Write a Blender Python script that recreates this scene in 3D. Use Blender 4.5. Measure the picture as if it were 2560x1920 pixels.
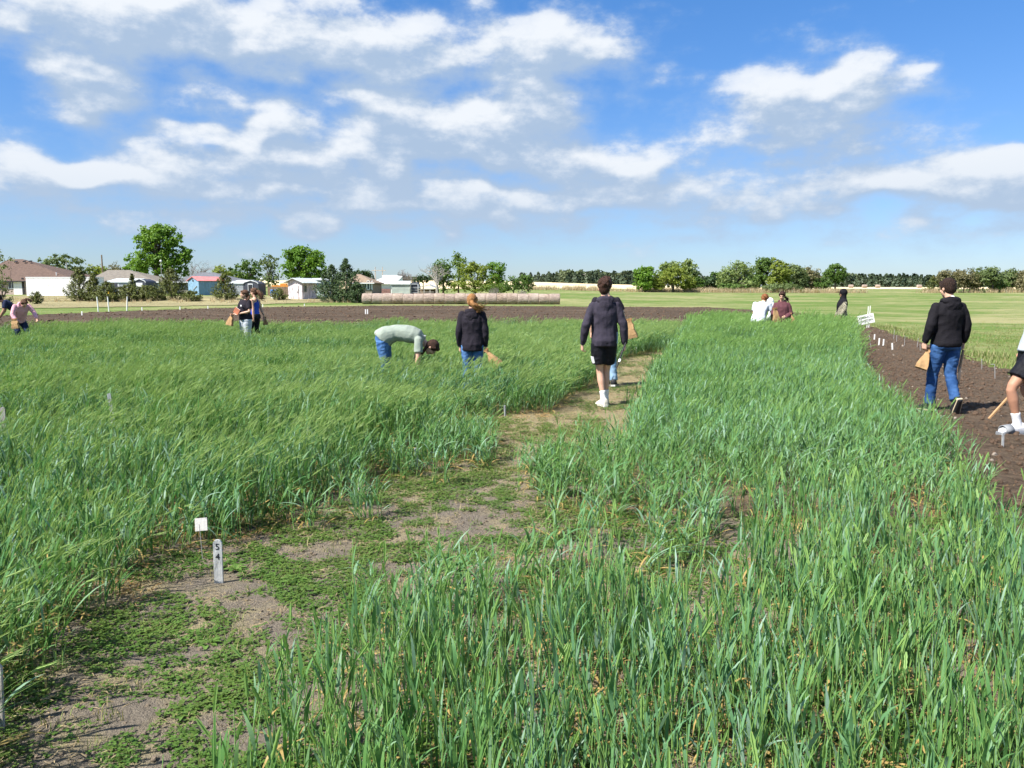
import bpy, math, random
import numpy as np
from mathutils import Vector, Matrix, Euler, noise as mn

R = math.radians
random.seed(11)
rng = np.random.default_rng(11)
sc = bpy.context.scene
for o in list(bpy.data.objects):
    bpy.data.objects.remove(o)
COL = sc.collection

# ------------------------------------------------------------------ camera
EYE = 1.65            # camera height, m
FPX = 1950.0          # focal length in pixels of the 2560 px wide photograph
HZ = 725.0            # row of the horizon
PITCH = math.atan((960 - HZ) / FPX)
cam_d = bpy.data.cameras.new('camera')
cam = bpy.data.objects.new('camera', cam_d)
COL.objects.link(cam)
cam_d.sensor_fit = 'HORIZONTAL'
cam_d.sensor_width = 36.0
cam_d.lens = 36.0 * FPX / 2560.0
cam_d.clip_start = 0.05
cam_d.clip_end = 9000
cam.location = (0, 0, EYE)
cam.rotation_euler = (math.pi / 2 - PITCH, 0, 0)
sc.camera = cam

# ------------------------------------------------------------------ light
SUN_EL = R(50)
SUN_DIR = Vector((-0.86, -0.52, 0)).normalized() * math.cos(SUN_EL) + Vector((0, 0, math.sin(SUN_EL)))
sun_d = bpy.data.lights.new('sun', 'SUN')
sun_d.energy = 5.0
sun_d.angle = R(0.55)
sun_d.color = (1.0, 0.955, 0.88)
sun = bpy.data.objects.new('sun', sun_d)
COL.objects.link(sun)
sun.location = (-40, -25, 60)
sun.rotation_euler = (-SUN_DIR).to_track_quat('-Z', 'Y').to_euler()

sc.view_settings.view_transform = 'Standard'
sc.view_settings.look = 'None'
sc.view_settings.gamma = 1.0
sc.view_settings.exposure = 1.08
sc.view_settings.use_curve_mapping = False
sc.render.engine = 'CYCLES'
sc.cycles.use_denoising = True
try:
    sc.cycles.denoiser = 'OPENIMAGEDENOISE'
    sc.cycles.denoising_input_passes = 'RGB_ALBEDO_NORMAL'
    sc.cycles.denoising_prefilter = 'ACCURATE'
except Exception:
    pass
sc.cycles.max_bounces = 4
sc.cycles.diffuse_bounces = 2
sc.cycles.glossy_bounces = 2
sc.cycles.transmission_bounces = 3
sc.cycles.transparent_max_bounces = 4
sc.cycles.caustics_reflective = False
sc.cycles.caustics_refractive = False
sc.cycles.use_adaptive_sampling = True
sc.cycles.adaptive_threshold = 0.02
sc.cycles.adaptive_min_samples = 16


# ------------------------------------------------------------------ node helper
class NT:
    def __init__(self, tree):
        self.t = tree
        tree.nodes.clear()

    def n(self, kind, props=None, **inp):
        nd = self.t.nodes.new(kind)
        for k, v in (props or {}).items():
            setattr(nd, k, v)
        for k, v in inp.items():
            key = int(k[1:]) if k[0] == '_' and k[1:].isdigit() else k.replace('__', ' ')
            s = nd.inputs[key]
            if isinstance(v, bpy.types.NodeSocket):
                self.t.links.new(v, s)
            elif isinstance(v, bpy.types.Node):
                self.t.links.new(v.outputs[0], s)
            else:
                s.default_value = v
        return nd

    def m(self, op, a, b=0.0, c=0.0, clamp=False):
        return self.n('ShaderNodeMath', {'operation': op, 'use_clamp': clamp}, _0=a, _1=b, _2=c).outputs[0]

    def vm(self, op, a, b=(0, 0, 0), c=(0, 0, 0)):
        nd = self.n('ShaderNodeVectorMath', {'operation': op}, _0=a, _1=b, _2=c)
        return nd.outputs['Value'] if op in ('DOT_PRODUCT', 'LENGTH') else nd.outputs[0]

    def mix(self, f, a, b, blend='MIX'):
        nd = self.n('ShaderNodeMix', {'data_type': 'RGBA', 'blend_type': blend})
        for k, v in ((0, f), (6, a), (7, b)):
            if isinstance(v, bpy.types.NodeSocket):
                self.t.links.new(v, nd.inputs[k])
            else:
                nd.inputs[k].default_value = v
        return nd.outputs[2]

    def noise(self, vec, scale, detail=4, rough=0.55, dist=0.0, dim='3D'):
        return self.n('ShaderNodeTexNoise', {'noise_dimensions': dim}, Vector=vec, Scale=scale, Detail=detail,
                      Roughness=rough, Distortion=dist).outputs[0]

    def ramp(self, f, stops, interp='LINEAR'):
        nd = self.n('ShaderNodeValToRGB', None, Fac=f)
        cr = nd.color_ramp
        cr.interpolation = interp
        while len(cr.elements) < len(stops):
            cr.elements.new(0.5)
        for e, (p, c) in zip(cr.elements, stops):
            e.position = p
            e.color = (c, c, c, 1) if isinstance(c, (int, float)) else (*c[:3], 1)
        return nd.outputs[0]

    def sstep(self, x, lo, hi):
        return self.n('ShaderNodeMapRange', {'interpolation_type': 'SMOOTHSTEP'}, Value=x, From__Min=lo,
                      From__Max=hi).outputs[0]


def rgba(c):
    return (c[0], c[1], c[2], 1.0)


# ------------------------------------------------------------------ sky with cumulus, by direction
world = bpy.data.worlds.new('World')
sc.world = world
world.use_nodes = True
world.cycles.sampling_method = 'NONE'      # an even sky: bounced rays find it well enough
W = NT(world.node_tree)


def azel(u, v):
    """direction (azimuth, elevation) that the photograph's pixel looks in"""
    x, z = (u - 1280) / FPX, -(v - 960) / FPX
    c, s = math.cos(PITCH), math.sin(PITCH)
    y2, z2 = c + z * s, -s + z * c
    return math.atan2(x, y2), math.atan2(z2, math.hypot(x, y2))


# the larger clouds: centre, half sizes, weight (photo pixels turned to angles)
CLOUDS = [(130, 25, 330, 85, 1.0), (640, 70, 320, 110, 1.1), (960, 130, 240, 80, .85), (1410, 120, 190, 90, 1.05),
          (1180, 100, 170, 90, .6), (215, 205, 125, 72, 1.1), (225, 270, 80, 40, .5), (610, 252, 130, 36, .65),
          (985, 290, 170, 70, 1.1), (1330, 280, 150, 75, 1.05), (690, 330, 80, 40, .9), (490, 352, 170, 42, .8),
          (830, 390, 290, 55, .85), (1180, 370, 280, 66, .95), (1520, 415, 200, 62, 1.0), (250, 410, 340, 46, .75),
          (1950, 235, 170, 84, 1.2), (2085, 205, 100, 60, .75), (2215, 225, 105, 60, .6), (2310, 195, 60, 40, .45),
          (2000, 335, 230, 42, .75), (2080, 410, 300, 46, .75), (2530, 430, 110, 66, 1.1), (2250, 485, 420, 46, .7),
          (560, 480, 600, 50, .7), (1350, 500, 560, 44, .6), (1660, 182, 75, 32, .45), (1000, 560, 900, 26, .4)]

grp = bpy.data.node_groups.new('cloud_cover', 'ShaderNodeTree')
grp.interface.new_socket('P', in_out='INPUT', socket_type='NodeSocketVector')
grp.interface.new_socket('D', in_out='OUTPUT', socket_type='NodeSocketFloat')
C = NT(grp)
gi = C.n('NodeGroupInput')
go = C.n('NodeGroupOutput')
P0 = gi.outputs[0]
wob = C.noise(C.vm('MULTIPLY', P0, (1.0, 2.1, 1.0)), 11.0, 1, 0.5, dim='2D')
P = C.vm('MULTIPLY_ADD', C.n('ShaderNodeCombineXYZ', None, X=wob, Y=wob, Z=0.0).outputs[0], (0.06, -0.07, 0.0), C.vm('ADD', P0, (-0.03, 0.035, 0.0)))
tot = None
for (u, v, rx, ry, w) in CLOUDS:
    a, e = azel(u, v)
    ia, ie = FPX / rx, FPX / ry
    q = C.vm('MULTIPLY_ADD', P, (ia, ie, 0), (-a * ia, -e * ie, 0))
    g = C.m('POWER', 0.3166, C.vm('DOT_PRODUCT', q, q))
    tot = C.m('MULTIPLY_ADD', g, w, tot if tot is not None else 0.0)
# soft cap, and free-running cumulus outside the picture
tot = C.m('MINIMUM', tot, 1.2)
sep = C.n('ShaderNodeSeparateXYZ', None, Vector=P0)
f2 = C.noise(C.vm('MULTIPLY', P0, (1.0, 5.0, 1.0)), 5.0, 3, 0.5, dim='2D')
off = C.m('MAXIMUM', C.sstep(C.m('ABSOLUTE', sep.outputs[0]), 0.56, 0.78), C.sstep(sep.outputs[1], 0.34, 0.48))
band = C.m('MULTIPLY', C.sstep(sep.outputs[1], 0.18, 0.09), 0.42)
tot = C.m('ADD', tot, band)
free = C.m('ADD', C.m('MULTIPLY_ADD', f2, 4.0, -1.65), band)
mixf = C.n('ShaderNodeMix', {'data_type': 'FLOAT'})
C.t.links.new(off, mixf.inputs[0]); C.t.links.new(tot, mixf.inputs[2]); C.t.links.new(free, mixf.inputs[3])
f1 = C.noise(C.vm('MULTIPLY', P0, (1.0, 1.75, 1.0)), 15.0, 5, 0.60, 0.0, dim='2D')
det = C.m('ADD', C.m('MULTIPLY_ADD', f1, 1.15, -0.60), C.m('MULTIPLY_ADD', f2, 0.7, -0.36))
den = C.m('ADD', mixf.outputs[0], det)
C.t.links.new(den, go.inputs[0])

tc = W.n('ShaderNodeTexCoord')
dirv = W.vm('NORMALIZE', tc.outputs['Generated'])
sx = W.n('ShaderNodeSeparateXYZ', None, Vector=dirv)
az = W.m('ARCTAN2', sx.outputs[0], sx.outputs[1])
el = W.m('ARCSINE', sx.outputs[2])
pv = W.n('ShaderNodeCombineXYZ', None, X=az, Y=el, Z=0.37).outputs[0]


def cover(shift):
    g = W.n('ShaderNodeGroup', {'node_tree': grp}, P=W.vm('ADD', pv, shift))
    return g.outputs[0]


d0 = cover((0, 0, 0))
d1 = cover((-0.013, 0.024, 0))
slope = W.m('SUBTRACT', d0, d1)
lit = W.sstep(slope, -0.15, 0.62)
soft, crisp = W.sstep(d0, 0.06, 1.05), W.sstep(d0, 0.16, 0.72)
alpha = W.m('ADD', W.m('MULTIPLY', soft, W.m('SUBTRACT', 1.0, lit)), W.m('MULTIPLY', crisp, lit))
thin = W.sstep(d0, 0.3, 1.1)
sky = W.n('ShaderNodeTexSky', {'sky_type': 'NISHITA', 'sun_disc': False})
sky.sun_elevation = SUN_EL
sky.sun_rotation = math.atan2(SUN_DIR.x, SUN_DIR.y)
sky.altitude = 200
sky.air_density = 1.0
sky.dust_density = 0.35
sky.ozone_density = 1.6
skyt = W.mix(W.sstep(el, 0.0, 0.40), (0.56, 0.68, 0.93, 1), (0.42, 0.78, 1.16, 1))
skyc = W.mix(1.0, sky.outputs[0], skyt, 'MULTIPLY')
cl_sh = (2.75, 3.6, 4.85, 1)
cl_li = (5.7, 6.0, 6.4, 1)
clc = W.mix(lit, cl_sh, cl_li)
clc = W.mix(W.sstep(d0, 0.2, 0.8), (3.2, 4.1, 5.3, 1), clc)
# distance whitens and flattens the low clouds
low = W.sstep(el, 0.18, 0.03)
clc = W.mix(W.m('MULTIPLY', low, 0.62), clc, (3.35, 4.15, 5.2, 1))
alpha2 = W.m('MULTIPLY', alpha, W.m('MULTIPLY_ADD', thin, 0.30, 0.70))
alpha2 = W.m('MULTIPLY', alpha2, W.m('SUBTRACT', 1.0, W.m('MULTIPLY', W.sstep(el, 0.075, 0.01), 0.92)))
alpha2 = W.m('MULTIPLY', alpha2, W.sstep(el, -0.02, 0.01))
fin = W.mix(alpha2, skyc, clc)
bg = W.n('ShaderNodeBackground', None, Color=fin, Strength=0.074)
wo = W.n('ShaderNodeOutputWorld')
W.t.links.new(bg.outputs[0], wo.inputs[0])


# ------------------------------------------------------------------ terrain and picture geometry
def ss(a, b, x):
    t = np.clip((np.asarray(x, float) - a) / (b - a), 0, 1)
    return t * t * (3 - 2 * t)


def hgt(x, y):
    """height of the land: level round the plots, then a slow rise to the farms and the far crest"""
    x = np.asarray(x, float)
    y = np.asarray(y, float)
    left = 0.8 * ss(93, 116, y) + 0.8 * ss(116, 210, y)
    right = 1.0 * ss(100, 205, y) + 0.3 * ss(205, 215, y)
    w = ss(4, 40, x)
    w2 = ss(-0.12, 0.36, x / np.maximum(y, 1.0))
    h = left * (1 - w) + right * w
    h = h + (4.0 * (1 - w2) + 1.5 * w2) * ss(205, 345, y) + 1.6 * ss(345, 700, y)
    h = h + 0.12 * np.sin(x * 0.043 + 1.0) * np.sin(y * 0.037) * ss(70, 130, y)
    return h


def H(x, y):
    return float(hgt(x, y))


def ray(u, v):
    x, z = (u - 1280) / FPX, -(v - 960) / FPX
    c, s = math.cos(PITCH), math.sin(PITCH)
    return Vector((x, c + z * s, -s + z * c))


def at(u, v, y):
    """point on the line of sight through a photo pixel at y metres from the camera"""
    d = ray(u, v)
    return Vector((0, 0, EYE)) + d * (y / d.y)


def gnd(u, v, h=0.0):
    d = ray(u, v)
    t = (h - EYE) / d.z
    return Vector((d.x * t, d.y * t, h))


# ------------------------------------------------------------------ materials
MATS = {}


def new_mat(name):
    m = bpy.data.materials.new(name)
    m.use_nodes = True
    return m, NT(m.node_tree)


def finish(nt, shader):
    o = nt.n('ShaderNodeOutputMaterial')
    nt.t.links.new(shader.outputs[0] if isinstance(shader, bpy.types.Node) else shader, o.inputs[0])


def simple(name, col, rough=0.7, var=0.18, scale=6.0, bump=0.0, bscale=40.0, metal=0.0, spec=0.3, stretch=(1, 1, 1), weave=None):
    """one plain surface colour with mottling and fine relief"""
    if name in MATS:
        return MATS[name]
    m, n = new_mat(name)
    tc = n.n('ShaderNodeTexCoord')
    vec = n.vm('MULTIPLY', tc.outputs['Object'], stretch)
    f = n.noise(vec, scale, 5, 0.6)
    lo = tuple(c * (1 - var) for c in col)
    hi = tuple(min(1, c * (1 + var)) for c in col)
    c = n.mix(n.sstep(f, 0.3, 0.7), rgba(lo), rgba(hi))
    b = n.n('ShaderNodeBsdfPrincipled', None, Base__Color=c, Roughness=rough, Metallic=metal)
    b.inputs['Specular IOR Level'].default_value = spec
    if bump:
        f2 = n.noise(vec, bscale, 4, 0.6)
        bp = n.n('ShaderNodeBump', None, Height=f2, Strength=bump, Distance=0.02)
        n.t.links.new(bp.outputs[0], b.inputs['Normal'])
    finish(n, b)
    MATS[name] = m
    return m


def foliage_mat(name, ca, cb, trans=0.3, rough=0.55):
    """leaf surfaces; 'lf' is a random number for each leaf, 'cl' one for each clump"""
    if name in MATS:
        return MATS[name]
    m, n = new_mat(name)
    a = n.n('ShaderNodeAttribute', {'attribute_name': 'lf'}).outputs['Fac']
    c1 = n.mix(a, rgba(ca), rgba(cb))
    pr = n.n('ShaderNodeBsdfPrincipled', None, Base__Color=c1, Roughness=rough)
    pr.inputs['Specular IOR Level'].default_value = 0.25
    tr = n.n('ShaderNodeBsdfTranslucent', None, Color=n.mix(0.5, c1, rgba((cb[0] * 1.5, cb[1] * 1.5, cb[2] * .8))))
    mx = n.n('ShaderNodeMixShader', None, Fac=trans)
    n.t.links.new(pr.outputs[0], mx.inputs[1])
    n.t.links.new(tr.outputs[0], mx.inputs[2])
    finish(n, mx)
    MATS[name] = m
    return m


# ------------------------------------------------------------------ mesh helpers
class MB:
    """collects shapes; build() links them as one mesh object"""

    def __init__(self):
        self.v, self.f = [], []

    def add(self, vs, fs):
        b = len(self.v)
        self.v.extend(tuple(p) for p in vs)
        self.f.extend(tuple(b + i for i in f) for f in fs)
        return self

    def box(self, c, s, rot=None):
        hx, hy, hz = s[0] / 2, s[1] / 2, s[2] / 2
        vs = [Vector((x, y, z)) for x in (-hx, hx) for y in (-hy, hy) for z in (-hz, hz)]
        if rot is not None:
            M = rot if isinstance(rot, Matrix) else Euler(rot).to_matrix()
            vs = [M @ p for p in vs]
        c = Vector(c)
        return self.add([p + c for p in vs], [(0, 1, 3, 2), (4, 6, 7, 5), (0, 4, 5, 1), (2, 3, 7, 6), (0, 2, 6, 4), (1, 5, 7, 3)])

    def bar(self, a, b, w, t=None):
        a, b = Vector(a), Vector(b)
        d = b - a
        q = d.to_track_quat('Z', 'Y').to_matrix()
        return self.box((a + b) / 2, (w, t or w, d.length), q)

    def tube(self, pts, rad, n=8, cap=True, ell=None):
        pts = [Vector(p) for p in pts]
        rad = rad if isinstance(rad, (list, tuple)) else [rad] * len(pts)
        b = len(self.v)
        prev = None
        for i, p in enumerate(pts):
            t = (pts[min(i + 1, len(pts) - 1)] - pts[max(i - 1, 0)])
            t = t.normalized() if t.length > 1e-9 else Vector((0, 0, 1))
            if prev is None:
                x = Vector((1, 0, 0)) if abs(t.x) < 0.9 else Vector((0, 1, 0))
            else:
                x = prev
            x = (x - t * x.dot(t)).normalized()
            prev = x
            y = t.cross(x)
            for k in range(n):
                a = 2 * math.pi * k / n
                self.v.append(tuple(p + (x * math.cos(a) + y * math.sin(a) * (ell or 1)) * rad[i]))
        for i in range(len(pts) - 1):
            for k in range(n):
                k2 = (k + 1) % n
                self.f.append((b + i * n + k, b + i * n + k2, b + (i + 1) * n + k2, b + (i + 1) * n + k))
        if cap:
            self.f.append(tuple(b + k for k in reversed(range(n))))
            self.f.append(tuple(b + (len(pts) - 1) * n + k for k in range(n)))
        return self

    def loft(self, rings, cap=True):
        """rings: equal-length vertex lists"""
        b = len(self.v)
        n = len(rings[0])
        for r in rings:
            self.v.extend(tuple(p) for p in r)
        for i in range(len(rings) - 1):
            for k in range(n):
                k2 = (k + 1) % n
                self.f.append((b + i * n + k, b + i * n + k2, b + (i + 1) * n + k2, b + (i + 1) * n + k))
        if cap:
            self.f.append(tuple(b + k for k in reversed(range(n))))
            self.f.append(tuple(b + (len(rings) - 1) * n + k for k in range(n)))
        return self

    def ball(self, c, r, rot=None, n=12, m=8):
        r = (r, r, r) if isinstance(r, (int, float)) else r
        M = Matrix.Identity(3) if rot is None else rot
        c = Vector(c)
        rings = []
        for j in range(1, m):
            th = math.pi * j / m
            rings.append([c + M @ Vector((r[0] * math.sin(th) * math.cos(2 * math.pi * k / n),
                                          r[1] * math.sin(th) * math.sin(2 * math.pi * k / n),
                                          -r[2] * math.cos(th))) for k in range(n)])
        b = len(self.v)
        self.loft(rings, cap=False)
        bot, top = len(self.v), len(self.v) + 1
        self.v.append(tuple(c + M @ Vector((0, 0, -r[2]))))
        self.v.append(tuple(c + M @ Vector((0, 0, r[2]))))
        L = b + (m - 2) * n
        for k in range(n):
            k2 = (k + 1) % n
            self.f.append((b + k2, b + k, bot))
            self.f.append((L + k, L + k2, top))
        return self

    def mesh(self, name):
        me = bpy.data.meshes.new(name)
        me.from_pydata(self.v, [], self.f)
        me.update()
        return me

    def build(self, name, mat, parent=None, smooth=False, **tags):
        return obj(name, self.mesh(name), mat, parent, smooth, **tags)


def tag(o, label=None, category=None, group=None, kind=None):
    for k, v in (('label', label), ('category', category), ('group', group), ('kind', kind)):
        if v:
            o[k] = v
    return o


def obj(name, me, mat, parent=None, smooth=False, loc=None, **tags):
    o = bpy.data.objects.new(name, me)
    COL.objects.link(o)
    if mat is not None and not me.materials:
        me.materials.append(mat)
    if smooth:
        me.polygons.foreach_set('use_smooth', [True] * len(me.polygons))
    if parent is not None:
        o.parent = parent
    if loc is not None:
        o.location = loc
    return tag(o, **tags)


def empty(name, loc, rz=0.0, **tags):
    o = bpy.data.objects.new(name, None)
    COL.objects.link(o)
    o.location = loc
    o.rotation_euler = (0, 0, rz)
    o.empty_display_size = 0.2
    return tag(o, **tags)


def np_mesh(name, V, F, attrs=None):
    """mesh from arrays: V (n,3), F (m,k); attrs: name -> per-vertex floats"""
    me = bpy.data.meshes.new(name)
    V = np.asarray(V, np.float32)
    F = np.asarray(F, np.int32)
    me.vertices.add(len(V))
    me.vertices.foreach_set('co', V.ravel())
    k = F.shape[1]
    me.loops.add(F.size)
    me.loops.foreach_set('vertex_index', F.ravel())
    me.polygons.add(len(F))
    me.polygons.foreach_set('loop_start', np.arange(len(F), dtype=np.int32) * k)
    for an, av in (attrs or {}).items():
        at_ = me.attributes.new(an, 'FLOAT', 'POINT')
        at_.data.foreach_set('value', np.asarray(av, np.float32))
    me.update(calc_edges=True)
    me.validate()
    return me


def sheet(name, mat, poly, zoff, step, jitter=0.0, jscale=1.0, relief=0.0, rscale=3.0, label=None):
    """a ground sheet: grid inside a plan polygon, laid zoff above the land, with a wandering edge"""
    px = np.array([p[0] for p in poly]); py = np.array([p[1] for p in poly])
    xs = np.arange(px.min() - jitter, px.max() + jitter + step, step)
    ys = np.arange(py.min() - jitter, py.max() + jitter + step, step)
    X, Y = np.meshgrid(xs, ys)
    JX = X + jitter * np.vectorize(lambda a, b: mn.noise((a / jscale, b / jscale, 3.1)))(X, Y) if jitter else X
    JY = Y + jitter * np.vectorize(lambda a, b: mn.noise((a / jscale, b / jscale, 9.7)))(X, Y) if jitter else Y
    ins = inside(poly, JX, JY)
    Z = hgt(X, Y) + zoff
    if relief:
        Z = Z + relief * (0.5 + 0.5 * np.vectorize(lambda a, b: mn.fractal((a * rscale, b * rscale, 0.3), 0.6, 2.1, 4))(X, Y)).clip(0, 2)
    nx, ny = len(xs), len(ys)
    idx = np.arange(nx * ny).reshape(ny, nx)
    cell = ins[:-1, :-1] & ins[1:, :-1] & ins[:-1, 1:] & ins[1:, 1:]
    F = np.stack([idx[:-1, :-1][cell], idx[:-1, 1:][cell], idx[1:, 1:][cell], idx[1:, :-1][cell]], 1)
    used, inv = np.unique(F, return_inverse=True)
    V = np.stack([X.ravel(), Y.ravel(), Z.ravel()], 1)[used]
    me = np_mesh(name, V, inv.reshape(F.shape))
    o = obj(name, me, mat, smooth=True, kind='structure')
    if label:
        o['label'] = label
    return o


def inside(poly, X, Y):
    X = np.asarray(X, float); Y = np.asarray(Y, float)
    r = np.zeros(X.shape, bool)
    n = len(poly)
    for i in range(n):
        (x1, y1), (x2, y2) = poly[i], poly[(i + 1) % n]
        if y1 == y2:
            continue
        c = ((y1 > Y) != (y2 > Y)) & (X < (x2 - x1) * (Y - y1) / (y2 - y1) + x1)
        r ^= c
    return r

# ================================================================== GROUND
def ground_mat():
    m, n = new_mat('mown_meadow')
    g = n.n('ShaderNodeNewGeometry')
    pos = g.outputs['Position']
    f = n.noise(n.vm('MULTIPLY', pos, (0.045, 0.075, 1)), 1.0, 6, 0.64, 0.8)      # mower swaths
    f2 = n.noise(n.vm('MULTIPLY', pos, (0.42, 0.42, 1)), 1.0, 6, 0.7)
    f3 = n.noise(pos, 5.0, 5, 0.7)
    green = n.mix(f3, (0.070, 0.122, 0.022, 1), (0.130, 0.195, 0.045, 1))
    tan = n.mix(f3, (0.19, 0.19, 0.080, 1), (0.34, 0.31, 0.16, 1))
    k = n.m('ADD', n.m('MULTIPLY', f, 0.62), n.m('MULTIPLY', f2, 0.5))
    c = n.mix(n.sstep(k, 0.47, 0.69), green, tan)
    b = n.n('ShaderNodeBsdfPrincipled', None, Base__Color=c, Roughness=0.9)
    b.inputs['Specular IOR Level'].default_value = 0.1
    bp = n.n('ShaderNodeBump', None, Height=n.m('ADD', f3, n.m('MULTIPLY', f, 1.5)), Strength=0.7, Distance=0.12)
    n.t.links.new(bp.outputs[0], b.inputs['Normal'])
    finish(n, b)
    return m


def soil_mat(name, ca, cb, scale=1.0, straw=0.0, furrow=None):
    m, n = new_mat(name)
    pos = n.n('ShaderNodeNewGeometry').outputs['Position']
    f = n.noise(pos, 9.0 * scale, 7, 0.68)
    f2 = n.noise(pos, 1.3 * scale, 4, 0.6)
    f3 = n.noise(n.vm('MULTIPLY', pos, (1, 1.6, 1)), 38.0 * scale, 4, 0.7)
    c = n.mix(n.sstep(f, 0.3, 0.7), rgba(ca), rgba(cb))
    c = n.mix(n.m('MULTIPLY', n.sstep(f2, 0.35, 0.7), 0.55), c, rgba(tuple(0.5 * (a + b) * 1.35 for a, b in zip(ca, cb))))
    if straw:
        c = n.mix(n.m('MULTIPLY', n.sstep(f3, 0.55, 0.68), straw), c, (0.40, 0.33, 0.19, 1))
    h = n.m('ADD', f, n.m('MULTIPLY', f3, 0.5))
    if furrow:
        fw = n.noise(n.vm('MULTIPLY', pos, furrow), 1.0, 3, 0.6)
        c = n.mix(n.sstep(fw, 0.45, 0.7), c, rgba(tuple(x * 1.5 for x in cb)))
        h = n.m('ADD', h, n.m('MULTIPLY', fw, 1.2))
    b = n.n('ShaderNodeBsdfPrincipled', None, Base__Color=c, Roughness=0.95)
    b.inputs['Specular IOR Level'].default_value = 0.08
    bp = n.n('ShaderNodeBump', None, Height=h, Strength=1.0, Distance=0.06)
    n.t.links.new(bp.outputs[0], b.inputs['Normal'])
    finish(n, b)
    return m


def alley_mat():
    m, n = new_mat('mown_alley')
    pos = n.n('ShaderNodeNewGeometry').outputs['Position']
    f = n.noise(pos, 2.0, 5, 0.62)
    f3 = n.noise(pos, 26.0, 6, 0.72)
    f4 = n.noise(n.vm('MULTIPLY', pos, (1.5, 1, 1)), 75.0, 3, 0.7)
    soil = n.mix(f3, (0.105, 0.086, 0.066, 1), (0.27, 0.232, 0.185, 1))
    straw = n.mix(f4, (0.21, 0.185, 0.09, 1), (0.42, 0.35, 0.21, 1))
    sy = n.n('ShaderNodeSeparateXYZ', None, Vector=pos).outputs[1]
    far = n.sstep(sy, 5.5, 9.5)
    k = n.sstep(n.m('ADD', f, n.m('MULTIPLY', far, 0.28)), 0.46, 0.66)
    c = n.mix(n.m('MULTIPLY', k, n.sstep(f4, 0.30, 0.55)), soil, straw)
    b = n.n('ShaderNodeBsdfPrincipled', None, Base__Color=c, Roughness=0.95)
    b.inputs['Specular IOR Level'].default_value = 0.08
    bp = n.n('ShaderNodeBump', None, Height=n.m('ADD', f3, n.m('MULTIPLY', f4, 0.6)), Strength=1.0, Distance=0.03)
    n.t.links.new(bp.outputs[0], b.inputs['Normal'])
    finish(n, b)
    return m


def geo_lines(lim, first, grow):
    a, s = [0.0], first
    while a[-1] < lim:
        a.append(a[-1] + s)
        s *= grow
    return a


gx = geo_lines(3200, 4, 1.07)
gx = np.array([-t for t in reversed(gx[1:])] + gx)
gy = np.array([-t for t in reversed(geo_lines(400, 8, 1.3)[1:])] + list(np.arange(0, 80, 8)) + list(np.arange(80, 420, 5.0)) + [430 + t for t in geo_lines(3000, 20, 1.2)])
GX, GY = np.meshgrid(gx, gy)
V = np.stack([GX.ravel(), GY.ravel(), hgt(GX, GY).ravel()], 1)
ii = np.arange(V.shape[0]).reshape(GX.shape)
F = np.stack([ii[:-1, :-1].ravel(), ii[:-1, 1:].ravel(), ii[1:, 1:].ravel(), ii[1:, :-1].ravel()], 1)
obj('ground', np_mesh('ground', V, F), ground_mat(), smooth=True, kind='structure', label='mown meadow of yellow-green grass around the plots')

# plan of the plots (metres; camera at the origin looking along +y)
A_EDGE = [(-1.85, 1.2), (-1.9, 2.3), (-1.98, 3.0), (-2.12, 3.4), (-2.25, 3.72), (-2.02, 4.0), (-2.1, 4.75), (-1.66, 5.2), (-1.27, 6.3), (-1.05, 7.1),
          (-0.42, 7.32), (-0.22, 8.2), (-0.85, 8.55), (-0.75, 9.7), (-0.1, 10.0), (0.48, 10.33), (1.1, 12.6), (2.6, 18.6),
          (4.2, 21.2), (5.0, 24.0), (5.8, 28.0)]
A_POLY = A_EDGE + [(-4, 29.0), (-12, 28.5), (-19, 25.0), (-30, 23), (-30, 1.2)]
B_POLY = [(0.05, 6.0), (0.34, 6.8), (0.62, 7.05), (1.0, 7.35), (1.35, 8.8), (1.8, 10.5), (2.4, 13.4), (3.75, 18.4), (4.6, 21.2),
          (5.4, 24.2), (6.2, 28), (11.2, 27), (10.7, 24.8), (9.7, 22.3), (7.4, 16.7), (5.25, 11.2), (4.49, 8.4), (3.86, 6.3), (3.44, 5.4),
          (2.0, 5.4), (1.0, 5.75)]
C_POLY = [(-1.1, 1.3), (-0.95, 2.6), (-0.72, 3.15), (-0.3, 3.5), (0.45, 3.75), (1.1, 4.15), (1.6, 4.9), (2.0, 5.4), (3.44, 5.4), (3.1, 4.6), (2.9, 1.3)]

sheet('field_soil', soil_mat('field_soil', (0.085, 0.064, 0.043), (0.20, 0.155, 0.11), 1.0, 0.75),
      [(-34, -4), (9, -4), (9, 12), (12, 29), (4, 31), (-13, 31), (-34, 27)], 0.004, 0.5)
ALLEY_POLY = [(-4.2, -1), (-3.0, 1.5), (-2.9, 3.6), (-2.4, 5.2), (-1.5, 7.5), (-1.1, 9.9), (-0.2, 11), (2.5, 20.0), (4.2, 28.5),
              (6.6, 28.5), (4.2, 18.2), (2.8, 11.6), (1.8, 9.3), (1.4, 7.0), (1.2, 5.6), (3.2, 5.2), (2.9, -1)]
sheet('mown_alley', alley_mat(), ALLEY_POLY, 0.008, 0.06, 0.25, 0.5, 0.022, 2.2)
PLOT_POLY = [(2.85, 3.0), (3.0, 4.6), (3.35, 5.4), (3.75, 6.3), (4.4, 8.4), (5.1, 11.2), (7.2, 16.7), (9.6, 22.3), (11.0, 27.5), (12.3, 33), (16.7, 41), (16.4, 36.1),
             (12.7, 24), (10.75, 17.9), (9.1, 13.7), (7.5, 8.7), (6.2, 3.0)]
sheet('tilled_plot', soil_mat('tilled_plot', (0.050, 0.036, 0.025), (0.135, 0.098, 0.070), 1.0, 0.25), PLOT_POLY, 0.012, 0.08, 0.3, 0.8, 0.05, 2.6)
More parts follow.
